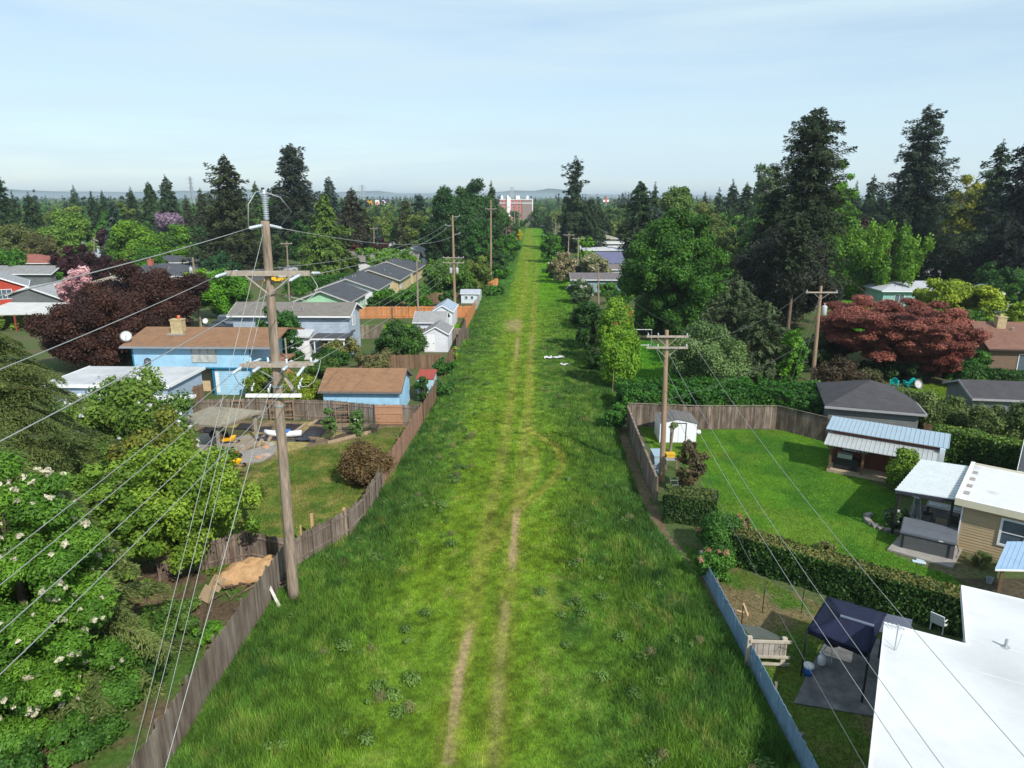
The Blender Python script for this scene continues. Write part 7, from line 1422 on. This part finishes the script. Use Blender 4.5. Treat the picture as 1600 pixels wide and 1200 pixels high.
conifer('dark broad conifer behind the big maple', 1000, 280, 60, *DK, Y=180, irregular=.35, power=.5, lo=.04); conifer('dark conifer joined behind the broad one', 1022, 282, 30, *DK, Y=200, gap=.2, irregular=.5); tree('tall light green tree behind the maple top', 1055, 284, 70, OL[0], (.09, .18, .03), Y=190, n=90, shape='egg'); tree('yellow olive tree behind the maple left side', 1035, 305, 50, (.08, .10, .02), (.15, .17, .03), Y=215, n=50); tree('blue green tree between broad conifer and maple', 1030, 312, 34, *BLUEC, Y=170, n=40); tree('green tree left of the broad dark conifer', 965, 325, 50, (.025, .07, .015), (.06, .13, .025), Y=330, n=50); tree('olive tree just left of the broad dark conifer', 968, 348, 44, OL[0], OL[1], Y=300, n=40, h=9)
tree('yellow green tree right of the maple crown', 1105, 312, 70, OL[0], (.14, .18, .03), Y=200, n=60); tree('golden olive tree behind the maple right side', 1120, 335, 80, (.06, .11, .02), (.14, .20, .03), Y=160, n=70, h=12); tree('spreading olive tree at the right foot of the maple', 1125, 395, 100, (.05, .09, .015), (.11, .16, .025), Y=118, h=9, n=80, lowfrac=.05)
conifer('distant dark conifer right of the maple', 1143, 279, 34, *DK, Y=250); conifer('dark conifer row member right of the maple', 1122, 292, 26, *DK, Y=265); conifer('first small conifer in the skyline row', 1100, 298, 22, *DK, Y=270); conifer('second conifer in the skyline row with blunt top', 1165, 282, 36, *DK, Y=230, power=.6)
tree('tall airy pale green poplar by the giant fir', 1198, 238, 56, (.07, .13, .05), (.14, .22, .09), Y=190, n=110, shape='egg', cover=.9); tree('green weeping tree left of the giant fir', 1190, 320, 76, (.035, .11, .02), (.09, .20, .03), Y=140, n=90, lowfrac=.05, shape='egg'); tree('dark green tree below the poplar', 1160, 340, 50, (.015, .04, .012), (.04, .09, .02), Y=150, n=60, lowfrac=.03)
conifer('giant dark fir towering over the leaning pole', 1264, 163, 112, (.015, .030, .012), (.050, .074, .030), Y=104, irregular=.22, ragged=.55, power=.16, lo=.12, dens=1.2, leafk=.0015, lean=.012, droop=.12, rise=.10, tip=9, width=.5); tree('dense dark lower foliage of firs under the giant fir', 1225, 350, 150, (.012, .020, .012), (.040, .050, .028), Y=97, h=15, lowfrac=.08, n=110, cover=1.4, shape='egg', trunk_r=.3, bark=BARK2)
ob = conifer('second dark fir trunk standing left in the giant clump', 1205, 290, 80, (.010, .018, .012), (.034, .044, .026), Y=108, irregular=.4, power=.5, lo=.15, ragged=.4)
conifer('tall fir with a long bare reddish trunk and foliage only at its top', 1243, 330, 64, (.015, .030, .012), (.050, .074, .030), Y=91, lo=.58, power=.3, droop=.15, ragged=.5, width=.5, bark=mat('reddish_bark', (.15, .11, .08), .95, .35, 5, .03, stretch=(1, 1, .2)))
conifer('grey green spruce in front of the dark firs', 1150, 430, 130, (.028, .052, .024), (.088, .122, .048), Y=72, h=10.5, irregular=.3, power=.55, lo=.02, ragged=.4, leafk=.002); conifer('brownish spruce lower left of the leaning pole', 1195, 478, 130, (.028, .052, .024), (.088, .122, .046), Y=68, h=8.2, irregular=.3, power=.5, lo=.0, ragged=.4, leafk=.002); conifer('dull spruce touching the maple foot', 1120, 480, 90, (.028, .052, .022), (.088, .122, .042), Y=76, h=8, irregular=.3, power=.6, lo=0, leafk=.002)
tree('bright green young tree beside the leaning pole', 1240, 512, 46, (.05, .18, .010), (.12, .32, .02), Y=66, h=5.8, lowfrac=.0, n=56, squash=1.1); tree('pale variegated shrub tree behind the crossarm pole', 1104, 494, 128, (.05, .11, .03), (.14, .24, .07), Y=66, h=6.0, lowfrac=.0, n=80, cover=1.1, leafk=.0016)
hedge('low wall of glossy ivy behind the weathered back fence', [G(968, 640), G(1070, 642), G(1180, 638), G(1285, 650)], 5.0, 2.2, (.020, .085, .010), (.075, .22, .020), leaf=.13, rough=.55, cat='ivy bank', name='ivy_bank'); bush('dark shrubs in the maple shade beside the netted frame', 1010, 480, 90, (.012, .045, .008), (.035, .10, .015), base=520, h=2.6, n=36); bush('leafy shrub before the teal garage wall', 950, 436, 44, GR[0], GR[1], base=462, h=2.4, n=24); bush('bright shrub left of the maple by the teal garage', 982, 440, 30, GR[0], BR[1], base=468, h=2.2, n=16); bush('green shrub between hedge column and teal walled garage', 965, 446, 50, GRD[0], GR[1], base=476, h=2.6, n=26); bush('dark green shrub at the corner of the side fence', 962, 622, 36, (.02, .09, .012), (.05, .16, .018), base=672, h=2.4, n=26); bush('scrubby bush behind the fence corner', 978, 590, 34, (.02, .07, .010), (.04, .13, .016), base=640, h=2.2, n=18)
plank('pale bare stick standing in the strip edge weeds', G(957, 612), G(957, 612) + Vector((.05, 0, 2.2)), .06, .06, .0, BARK2, name='dead_stake', cat='stake'); 
sw = empty('trampoline_net', 'dark netted play frame in the shade of the maple', 'play frame', G(1003, 548)); 
for x in (-1.1, 1.1): MB().tube([(x, 0, 0), (x * .96, 0, 2.6)], .04).build('post', GALV, sw)
MB().tube([(-1.1, 0, 2.6), (1.1, 0, 2.6)], .03).tube([(-1.1, 0, .7), (1.1, 0, .7)], .03).build('bar', GALV, sw)
# small climber-covered dead shrub in the yard
tree('brown and green climber on dead stems by the white shed', 1080, 690, 50, (.07, .050, .028), (.14, .12, .045), Y=40.5, h=3.5, lowfrac=.0, n=60, cover=1.0, leafk=.0022, limbs=10)
bush('small flowering shrub in front of the metal shed', 1076, 688, 22, (.05, .08, .02), (.12, .13, .04), base=704, h=.9, n=14, flower=((.6, .5, .4), .3))
# hedges of the right yards
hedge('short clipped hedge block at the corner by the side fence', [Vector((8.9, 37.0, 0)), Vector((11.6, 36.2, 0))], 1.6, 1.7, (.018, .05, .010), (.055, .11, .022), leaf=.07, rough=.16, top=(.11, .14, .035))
bush('tangled rose bush where the two hedges meet', 1128, 800, 84, (.02, .08, .010), (.06, .17, .018), base=868, h=2.2, n=50, flower=((.40, .22, .13), .22)); bush('unruly green branches over the blue fence end', 1118, 860, 60, (.02, .09, .010), (.07, .19, .018), base=905, h=1.5, n=36, flower=((.45, .26, .15), .15))
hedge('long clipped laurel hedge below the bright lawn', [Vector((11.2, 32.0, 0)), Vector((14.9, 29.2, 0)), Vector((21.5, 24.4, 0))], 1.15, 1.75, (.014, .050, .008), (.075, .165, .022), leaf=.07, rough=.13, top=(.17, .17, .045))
hedge('narrow strip of brown leafed ground cover along the hedge', [Vector((12.1, 33.3, 0)), Vector((15.7, 30.4, 0)), Vector((20.8, 26.8, 0))], .8, .55, (.07, .07, .025), (.15, .14, .05), leaf=.06, rough=.2)
bush('small variegated mound shrub on the lawn edge', 1289, 843, 42, (.07, .12, .02), (.17, .20, .06), base=868, h=.8, n=18); bush('small dark red shrub at the hedge end', 1165, 812, 16, (.06, .008, .015), (.14, .02, .03), base=828, h=.7, n=10)
bush('white flowering shrub in the stone ringed bed', 1397, 788, 36, (.03, .07, .025), (.07, .14, .05), base=822, h=1.25, n=26, flower=((.66, .66, .62), .6)); bush('light green rounded shrub by the garden bar', 1408, 708, 48, (.06, .14, .012), (.14, .25, .02), base=770, h=3.0, n=40)
rg = MB(); 
for k in range(13): a = 2.2 + k * .27; x, y = math.cos(a) * 1.25, math.sin(a) * 1.25; rg.box(x - .16, x + .16, y - .13, y + .13, .01, .16 + .03 * (k % 2))
ob = rg.build('stone_edging', mat('edging_stone', (.22, .20, .18), .9, .2, 4, island=.2)); ob.location = G(1392, 818); tag(ob, 'curved stone edging round the white flowering shrub', 'edging')
bush('spiky palm like plant by the tan house wall', 1530, 868, 34, (.06, .11, .02), (.12, .17, .04), base=886, h=1.0, n=10, asp=.15, cover=1.0)
# laurels and hedges behind
gl_ = 'laurel bushes in a row behind the low hedge'
for k, (px, tp_, w_, bs, lb) in enumerate(((1400, 612, 56, 664, 'leftmost rounded laurel next to the slate garage'), (1440, 615, 64, 672, 'second rounded laurel right of the slate garage'), (1482, 622, 50, 672, 'third rounded laurel beside the lawn gap'), (1540, 628, 56, 692, 'olive laurel right of the lawn gap'), (1588, 626, 56, 700, 'last laurel at the right edge of the view'))):
    bush(lb, px, tp_, w_, (.03, .065, .012), (.12, .18, .045), base=bs, group=gl_, n=40, squash=1.0)
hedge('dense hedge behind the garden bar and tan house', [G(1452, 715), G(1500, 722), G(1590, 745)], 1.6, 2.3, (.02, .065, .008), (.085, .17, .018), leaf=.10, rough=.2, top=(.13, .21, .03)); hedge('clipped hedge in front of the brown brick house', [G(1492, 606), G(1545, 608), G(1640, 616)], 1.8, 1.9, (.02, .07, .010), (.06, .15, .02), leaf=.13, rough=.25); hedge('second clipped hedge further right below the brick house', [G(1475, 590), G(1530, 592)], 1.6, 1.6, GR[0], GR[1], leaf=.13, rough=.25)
tree('wide spreading red japanese maple', 1398, 474, 250, RED_[0], RED_[1], Y=71, h=8.2, lowfrac=.14, n=260, cover=1.25, shape='spread', squash=.4, up=1.1, outward=.5, rc=(.16, .26), leafk=.0017, asp=.4, limbs=12); tree('lower drooping side of the red japanese maple', 1460, 520, 130, RED_[0], (.24, .065, .045), Y=68, h=5.6, lowfrac=.12, n=110, cover=1.2, shape='spread', squash=.4, up=1.0, outward=.5, leafk=.0017, asp=.4)
bush('dark purple green shrub left of the red maple foot', 1310, 560, 70, (.04, .03, .015), (.09, .06, .03), base=622, n=40); bush('low olive shrubs behind the slate garage', 1350, 578, 70, (.05, .06, .02), (.10, .11, .035), base=606, n=30); tree('dark leafy undergrowth tree behind the leaning pole', 1272, 500, 60, (.015, .04, .012), (.04, .08, .02), Y=72, h=4.2, lowfrac=0, n=50); tree('brown green shrub tree between leaning pole and red maple', 1305, 505, 70, (.03, .04, .015), (.07, .075, .025), Y=76, h=4.6, lowfrac=0, n=50); bush('dark shrubs under the red maple', 1400, 560, 120, (.015, .04, .010), (.04, .09, .02), base=592, n=44, h=2.2)
tree('bright yellow green maple above the brick house', 1500, 448, 130, YG[0], YG[1], Y=92, h=7.2, lowfrac=.03, n=100, shape='spread', squash=.6, up=.6); tree('smaller yellow green maple left of the bright one', 1450, 452, 60, (.09, .16, .012), (.20, .27, .02), Y=99, h=6, lowfrac=.02, n=50); tree('yellow green tree cut by the right edge', 1590, 478, 50, YG[0], (.2, .32, .02), Y=90, h=6, n=40, lowfrac=.02); tree('green maple lower right of the bright yellow one', 1500, 500, 110, GR[0], (.08, .2, .015), Y=86, h=4.6, n=50, lowfrac=0)
tree('weeping birch with bright drooping branches', 1390, 346, 112, (.045, .135, .010), (.13, .29, .018), Y=124, lowfrac=.06, n=130, squash=1.9, outward=.6, up=-.1, rc=(.10, .17), bark=BARK2); tree('second weeping birch half behind the first', 1338, 366, 120, (.05, .14, .010), (.13, .29, .018), Y=130, h=12, lowfrac=.03, n=90, squash=1.5); tree('loose green tree left of the birches', 1290, 375, 60, (.045, .14, .012), (.11, .28, .02), Y=128, h=12, lowfrac=.05, n=60)
tree('fresh green tall tree behind the giant fir', 1308, 262, 66, (.05, .16, .010), (.12, .31, .018), Y=150, n=110, lowfrac=.1, shape='egg')
conifer('second giant fir with spreading dark limbs', 1438, 158, 132, (.012, .026, .014), (.040, .064, .030), Y=145, irregular=.42, ragged=.6, gap=.08, power=.55, lo=.05, dens=1.1, leafk=.0015, droop=.12, rise=.12, width=.5); conifer('lower left spur of the second giant fir', 1405, 300, 90, *DK, Y=150, power=.6, irregular=.4, lo=.02)
tree('golden green tree between the two right hand firs', 1515, 278, 80, (.10, .14, .012), (.22, .26, .02), Y=165, n=90, lowfrac=.03); tree('yellow olive tree behind the golden green one', 1505, 272, 30, (.16, .15, .04), (.24, .22, .06), Y=200, n=30); conifer('ragged dark fir near the right edge', 1555, 214, 70, *DK, Y=150, irregular=.5, gap=.35, ragged=.55, power=.55, lo=.1); conifer('massive dark fir cut by the right edge', 1605, 200, 120, (.007, .012, .010), (.024, .032, .022), Y=125, irregular=.5, gap=.1, ragged=.4, power=.5, lo=.05); tree('dark trees below the ragged fir', 1545, 352, 90, *DK, Y=138, h=11, n=70, lowfrac=.03); conifer('dense dark fir under the ragged one', 1570, 290, 80, *DK, Y=142, power=.6, lo=.02)
conifer('small dark conifer left of the second giant fir', 1361, 270, 38, *DK, Y=230, gap=.25, irregular=.4); conifer('small blue dark conifer right of the fresh green tree', 1335, 281, 26, *DK, Y=240); conifer('faint conifer next to the small dark conifer', 1375, 288, 24, *BLUEC, Y=260); tree('maroon tree below the small dark conifers', 1350, 322, 60, *PUR, Y=180, n=50, h=13); tree('maroon bush by the dark fence', 1475, 388, 36, *PUR, Y=150, h=5.5, n=30, lowfrac=0); tree('green tree right of the dark fence', 1520, 380, 70, GRD[0], GR[1], Y=140, h=8, n=60, lowfrac=0); tree('dark green tree at the right of the teal house', 1560, 412, 80, GRD[0], GRD[1], Y=115, h=7.5, n=60, lowfrac=0); tree('green bush tree at the right edge by the white roof', 1595, 430, 50, GR[0], (.07, .2, .015), Y=108, h=6, n=40, lowfrac=0); tree('dark tree left of the small maroon bush', 1420, 385, 50, *DK, Y=150, h=9, n=40, lowfrac=0); tree('yellowish shrub by the maroon bush', 1492, 395, 16, (.2, .2, .01), (.35, .3, .02), Y=150, h=4, n=14, lowfrac=0)
bush('round dark shrub right of the teal house', 1550, 440, 40, GRD[0], GRD[1], base=462, n=20); bush('dark shrub line below the teal house', 1400, 455, 60, GRD[0], GRD[1], base=472, n=24); bush('shrub left of the brick house window', 1525, 545, 34, GRD[0], GR[1], base=585, n=20)
tree('dark green tree behind the leaning pole car park', 1300, 415, 60, GRD[0], GRD[1], Y=135, h=7, n=40, lowfrac=0)

# ---- filler trees between the yards: repeats of a few shared meshes, each its own thing
protos = []
for k, (ca, cb, shp, kind) in enumerate(((GR[0], GR[1], 'round', 'b'), (OL[0], OL[1], 'egg', 'b'), (GRD[0], GRD[1], 'round', 'b'), (DK[0], DK[1], None, 'c'), (MIDC[0], MIDC[1], None, 'c'), ((.04, .12, .012), (.10, .23, .02), 'spread', 'b'), (BLUEC[0], BLUEC[1], None, 'c'))):
    rng = rngn()
    if kind == 'b': cen, rad = crown_clumps(rng, 4.6, 5.6, 5.0, 60, shp); V, col = leaves(rng, cen, rad, .36, 1.4, ca, cb)
    else: V, col, _ = conifer_geo(rng, 16.0, 3.6, .48, ca, cb, base=.04, power=.75)
    protos.append((V, col, kind))
FILL_L = {'b': 'leafy green tree in the distant band of suburban trees', 'c': 'dark pointed conifer in the distant band of suburban trees'}
FILL_G = {'b': 'leafy trees filling the distant suburb', 'c': 'conifers filling the distant suburb'}
srcs = []
for V, col, kind in protos:
    r = empty('broadleaf_tree' if kind == 'b' else 'conifer_tree', FILL_L[kind], 'tree' if kind == 'b' else 'conifer', (0, 0, 0), 0, FILL_G[kind])
    npmesh('crown', V, 4, col, LEAF if kind == 'b' else NEEDLE, r); MB().tube([(0, 0, -.1), (.05, 0, 4), (0, 0, 9 if kind == 'b' else 15)], [.25, .2, .05], 7).build('trunk', BARK, r); srcs.append(r)
rg = random.Random(11); used = [0] * len(srcs); placed = []
BLOCK = []
for nm in [o for o in C.objects if o.type == 'EMPTY' and o.get('category') == 'house']: BLOCK.append((nm.location.x + 5, nm.location.y + 4))
tries = 0; cnt = 0
while cnt < 235 and tries < 9000:
    tries += 1; Y = 165 + 235 * rg.random() ** .8; X = rg.uniform(-.82, .82) * (Y + 12)
    cx = float(CX(Y)); 
    if -14.5 < X - cx < 16 and Y < 460: continue
    if any((X - a) ** 2 + (Y - b) ** 2 < (11 if Y < 240 else 8) ** 2 for a, b in BLOCK): continue
    if any((X - a) ** 2 + (Y - b) ** 2 < 6.5 ** 2 for a, b in placed): continue
    pxx = 800 + X / (Y * CP + 4) * F
    if Y < 330 and 900 < pxx < 1010: continue
    if Y < 230 and (400 < pxx < 660 or 1270 < pxx < 1460): continue
    k = rg.choices(range(len(srcs)), (5, 4, 5, 2, 1.5, 4, 1))[0]; o = srcs[k] if not used[k] else copytree(srcs[k]); used[k] = 1
    s = rg.uniform(.75, 1.2) * (1.0 if protos[k][2] == 'b' else .95); s = min(s, 1.1 if Y < 300 else 1.25); o.location = (X, Y, 0); o.rotation_euler = (0, 0, rg.random() * 6.28); o.scale = (s * rg.uniform(.85, 1.15), s, s * rg.uniform(.85, 1.15)); placed.append((X, Y)); cnt += 1
KIND = ('round green tree', 'upright olive tree', 'dark leafy tree', 'dark conifer', 'green conifer', 'light green tree', 'blue green conifer')
def pxof(p): d = depth((p.x, p.y, 4)); return 800 + p.x / d * F, 600 + ((CAMH - 4) * CP - p.y * SP) / d * F
marks = [(pxof(o.location), o.location.y, o['label']) for o in C.objects if o.get('category') and not o.get('group') and o.location.y > 95 and len(o['label'].split()) <= 9 and o['category'] in ('house', 'conifer', 'tree', 'utility pole', 'building')]
for r in [o for o in C.objects if o.get('group') in (FILL_G['b'], FILL_G['c'])]:
    k = next(i for i, s_ in enumerate(srcs) if s_.children[0].data == r.children[0].data); q = pxof(r.location)
    m_ = min(marks, key=lambda m: abs(m[0][0] - q[0]) + 3 * abs(m[0][1] - q[1])); dx_ = q[0] - m_[0][0]
    r['label'] = KIND[k] + (' behind the ' if abs(dx_) < 9 and r.location.y > m_[1] else ' left of the ' if dx_ < 0 else ' right of the ') + m_[2]
# ---- far woodland as one mass
rng = rngn(); n = 6500; Yw = 400 + 3800 * rng.random(n) ** 1.9; Xw = rng.uniform(-.85, .85, n) * Yw
k = ~((np.abs(Xw - CX(np.minimum(Yw, 470))) < 26) & (Yw < 455)); k &= ~((np.abs(Xw - 14 - (Yw - 480) * .02) < 24) & (Yw > 455) & (Yw < 530)); Xw, Yw = Xw[k], Yw[k]; n = len(Xw)
con = rng.random(n) < .30; Hw = np.where(con, rng.uniform(10, 21, n), rng.uniform(7, 14.5, n)); tall = con & (rng.random(n) < .09); Hw = np.where(tall, Hw * 1.3, Hw); Hw = np.where(Yw > 1200, Hw * 1.15, Hw)
cen, rad, ton = [], [], []
for i in range(n):
    if con[i]:
        for t in (.2, .45, .68, .88): cen.append((Xw[i], Yw[i], Hw[i] * t)); rad.append(Hw[i] * .2 * (1.06 - t)); ton.append(0)
    else:
        for q in range(4): a = rng.random() * 6.28; rr_ = Hw[i] * .28; cen.append((Xw[i] + math.cos(a) * rr_, Yw[i] + math.sin(a) * rr_, Hw[i] * rng.uniform(.35, .72))); rad.append(Hw[i] * .30); ton.append(1 + (i % 4))
cen = np.array(cen); rad = np.array(rad); ton = np.array(ton)
Vs, Cs = [], []; pal = {0: ((.012, .028, .016), (.03, .055, .025)), 1: GR, 2: OL, 3: GRD, 4: ((.05, .12, .02), (.1, .2, .03))}
for tone_ in range(5):
    for y0, y1, lf in ((390, 700, .9), (700, 1400, 1.5), (1400, 5000, 2.6)):
        s_ = (ton == tone_) & (cen[:, 1] >= y0) & (cen[:, 1] < y1)
        if s_.any(): V, c = leaves(rng, cen[s_], rad[s_], lf * .62, 1.1, *pal[tone_], squash=1.15 if tone_ == 0 else .85); Vs.append(V); Cs.append(c)
tag(npmesh('woodland', np.concatenate(Vs), 4, np.concatenate(Cs), LEAF), 'mixed woodland and suburb trees merging toward the horizon', 'woodland', None, 'stuff')
# ---- far buildings, signs, towers
def block(label, px0, px1, top, Y, wallm, extra=None, roofz=None, depth_=18, rows=6, cols=8, winm=None, yaw=0, name='apartment_block', cat='building', brand=None):
    a, b = where(px0, Y=Y), where(px1, Y=Y); H = topz((px0 + px1) / 2, top, Y); W = (b - a).length; r = empty(name, label, cat, (a.x, a.y, 0), yaw)
    MB().box(0, W, 0, depth_, 0, H - .5).build('wall', wallm, r); MB().box(-.3, W + .3, -.3, depth_ + .3, H - .49, H).build('roof', WHITEM, r)
    for i in range(rows):
        for j in range(cols):
            x = W * (j + .5) / cols; z = (H - 1) * (i + .45) / rows; m = MB().box(x - W / cols * .26, x + W / cols * .26, -.12, -.01, z, z + (H / rows) * .5); f = m.build('window', winm or WHITEM, r); MB().box(x - W / cols * .2, x + W / cols * .2, -.15, -.121, z + .15, z + (H / rows) * .5 - .15).build('pane', GLASS, f)
    return r, W, H
RB = mat('brick_pink_red', (.44, .15, .12), .85, .12, .5); r, W_, H_ = block('red and taupe seven storey apartment block at the end of the strip', 781, 832, 311, 560, RB, rows=7, cols=6, winm=mat('pale_window_frame', (.5, .42, .40), .6, .05, 1))
MB().box(W_ * .68, W_ * .98, -.6, -.02, 0, H_ - .8).build('taupe_panel', mat('taupe', (.24, .19, .17), .85, .1, .6), r); MB().box(W_ * .22, W_ * .33, -1.0, -.02, 0, H_ + 1.2).build('stair_tower', WHITEM, r); MB().box(W_ * .985, W_ + .28, -.8, -.02, 0, H_ - .6).build('corner_panel', WHITEM, r)
for x in (.04, .22, .5, .55, .82): MB().box(W_ * x, W_ * x + 1.5, 4, 6, H_ + .01, H_ + 2.6).build('rooftop_stack', WHITEM, r)
MB().box(-.4, W_ + .4, -.7, -.31, H_ * .80, H_ * .83).build('white_band', WHITEM, r)
def signpost(label, px, top, bot, Y, wpx, m, build, name='roadside_sign'):
    p = where(px, Y=Y); zt, zb = topz(px, top, Y), topz(px, bot, Y); Wd = wpx * Y / F; r = empty(name, label, 'sign', p); MB().cyl((0, 0, 0), (0, 0, zb), .5, .4, 10).build('post', GALV, r); MB().box(-Wd / 2, Wd / 2, -.3, .3, zb, zt).build('board', m, r); build(r, Wd, zb, zt)
def arches(r, W, z0, z1):
    mb = MB(); H = z1 - z0
    for s in (-1, 1):
        pts = [(s * W * .22 + W * .20 * math.cos(t), -.5, z0 + H * .12 + H * .78 * math.sin(t)) for t in np.linspace(0, math.pi, 14)]; mb.tube(pts, W * .055, 6)
    mb.build('yellow_arches', mat('sign_yellow', (.85, .50, .03), .5, .03, 1), r, True)
def twotone(r, W, z0, z1):
    MB().box(-W * .5, W * .5, -.42, -.301, z0, z0 + (z1 - z0) * .52).build('lower_panel', mat('sign_pink', (.60, .30, .30), .6, .1, 1), r); MB().lathe([(W * .2, 0), (W * .2, .2)], (0, 0, 0), 16, Matrix.Translation((0, -.45, z0 + (z1 - z0) * .62)) @ Matrix.Rotation(math.radians(90), 4, 'X')).build('red_emblem', mat('sign_red', (.6, .08, .05), .5, .03, 1), r)
def purple(r, W, z0, z1):
    MB().box(-W * .1, W * .35, -.45, -.31, z0 + (z1 - z0) * .15, z0 + (z1 - z0) * .45).box(-W * .4, W * .1, -.45, -.31, z0 + (z1 - z0) * .6, z0 + (z1 - z0) * .75).build('pale_lettering', WHITEM, r)
signpost('tall roadside sign with yellow double arches on brown board', 579, 313, 322, 620, 8, mat('sign_brown', (.35, .17, .05), .6, .05, 1), arches); signpost('roadside sign half white half pink beside the yellow arches', 591, 312.5, 322, 620, 6.5, WHITEM, twotone); signpost('purple roadside sign right of the pink one', 601.5, 311, 318, 620, 7, mat('sign_purple', (.10, .03, .14), .5, .05, 1), purple)
signpost('tall twin panel sign board on a mast above the right trees', 946, 312, 315.5, 620, 9, WHITEM, lambda r, W, a, b: MB().box(-W * .12, W * .12, -.5, -.301, a - .5, b + 2.5).build('centre_panel', mat('sign_red', (.6, .08, .05), .5), r))
house('green roofed commercial building on the far left centre', (573, 321), 'R', 30, 16, 8, 10, 'gable_par', WSIDE, mat('green_roof', (.02, .35, .22), .6, .1, .5), oh=.5, name='commercial_building', cat='building'); house('white commercial building below the roadside signs', (596, 325), 'R', 40, 16, 7, 8, 'flat', WSIDE, FLATW, oh=.3, name='commercial_building', cat='building'); house('low stepped tan building right of the purple sign', (612, 325), 'R', 22, 16, 6, 6.6, 'flat', CREAM, FLATW, oh=.3, name='commercial_building', cat='building'); house('pale building peeking left of the dark clump', (682, 332), 'R', 26, 12, 6, 6.6, 'flat', WSIDE, FLATW, oh=.3, name='commercial_building', cat='building'); house('white low building below the twin panel sign', (952, 330), 'R', 14, 10, 5, 5.5, 'flat', WSIDE, FLATW, oh=.3, name='commercial_building', cat='building')
def pylon(label, px, top, Y, w0=7):
    p = where(px, Y=Y); H = topz(px, top, Y); r = empty('lattice_tower', label, 'tower', p); m = MB(); th = Y * .00045
    c_ = lambda z: max(.12, (1 - z / H) ** 1.3) * w0 / 2 + .5; zs = [H * t for t in (0, .2, .38, .54, .68, .80, .9, 1)]
    for sx in (-1, 1):
        for sy in (-1, 1): m.tube([(sx * c_(z), sy * c_(z), z) for z in zs], th, 4)
    for i in range(len(zs) - 1):
        a, b = zs[i], zs[i + 1]
        for s in (-1, 1): m.bar((-c_(a), s * c_(a), a), (c_(b), s * c_(b), b), th, th).bar((c_(a), s * c_(a), a), (-c_(b), s * c_(b), b), th, th); m.bar((s * c_(a), -c_(a), a), (s * c_(b), c_(b), b), th, th)
    m.build('lattice', GALV, r)
    for t in (.70, .82, .93): MB().bar((-w0 * .8, 0, H * t), (w0 * .8, 0, H * t), th * 1.5, th * 1.5).build('crossarm', GALV, r)
pylon('faint lattice pylon on the horizon behind the red sign', 567.5, 289, 1500, 10); pylon('faint lattice pylon behind the apartment block', 800, 292, 1500, 9); pylon('thin lattice mast above the far left trees', 303, 276, 900, 5)
# poplar row and skyline conifers
for k, px in enumerate((967, 972, 977, 982, 986)): conifer(('first', 'second', 'third', 'fourth', 'last')[k] + ' slim tree of the poplar row on the right skyline', px, (304, 301, 300, 300, 302)[k], 5.5, *BLUEC, Y=900, power=.35, irregular=.1, ragged=.1, group='poplar row on the skyline')
# ---- hills on the horizon
def ridge(label, Y, pts, col, dy=4000):
    m = MB(); n = len(pts); V = []; 
    P_ = []
    xs = np.interp(np.linspace(0, 1, 240), np.linspace(0, 1, n), [p[0] for p in pts]); zs_ = np.interp(xs, [p[0] for p in pts], [p[1] for p in pts])
    zs_ = zs_ - 2.2 * (fbm(xs, xs * 0 + Y, 60, 4) - .5)
    for row in range(7):
        t = row / 6
        for x, y in zip(xs, zs_):
            u = (x - 800) / F * 1.036; z = max(0, (308.3 - y)) / F * 1.036 * Y + CAMH; hh = z * math.sin(math.pi / 2 * min(1, t * 1.0)) if y < 308 else -5
            V.append((u * (Y + dy * t * .5), Y - dy * (1 - t) + 0, hh + (fbm([x], [t * 300], 40, 3)[0] - .5) * z * .25 * math.sin(math.pi * t)))
    N = len(xs); fs = [(r * N + i, r * N + i + 1, (r + 1) * N + i + 1, (r + 1) * N + i) for r in range(6) for i in range(N - 1)]
    o = m.add(V, fs).build('hills', mat('forest_hills_' + str(Y), col, .95, .35, .0006, col2=tuple(c * 1.6 for c in col), c2scale=.0003), None, True); tag(o, label, None, None, 'structure')
ridge('low blue forested hills along the horizon', 14000, [(-400, 300), (0, 299), (60, 297), (90, 295), (130, 297), (200, 300), (300, 301), (400, 299), (480, 299), (560, 303), (600, 300), (625, 299), (650, 303), (700, 304), (800, 305), (1000, 305), (1300, 306), (2000, 305)], (.03, .06, .03), 3000)
ridge('fainter mountain ridge beyond the hills', 24000, [(-400, 305), (350, 304), (420, 296), (500, 300), (560, 301), (600, 299), (640, 303), (760, 303), (800, 299), (830, 300), (850, 296), (865, 297), (900, 304), (1000, 306), (2000, 307)], (.03, .055, .035), 3000)
# ---- the air
hz = MB().box(-9000, 9000, -40, 9500, -1.2, 62).build('haze', None); hm = bpy.data.materials.new('haze_air'); hm.use_nodes = True; hn = hm.node_tree; hn.nodes.clear(); ho = hn.nodes.new('ShaderNodeOutputMaterial'); hv = hn.nodes.new('ShaderNodeVolumePrincipled'); hv.inputs['Color'].default_value = (.78, .90, 1.0, 1); hv.inputs['Density'].default_value = 1.6e-4; hv.inputs['Anisotropy'].default_value = .2; hn.links.new(hv.outputs['Volume'], ho.inputs['Volume'])
hz.data.materials.append(hm); tag(hz, 'thin blue haze over the far suburb', None, None, 'stuff')
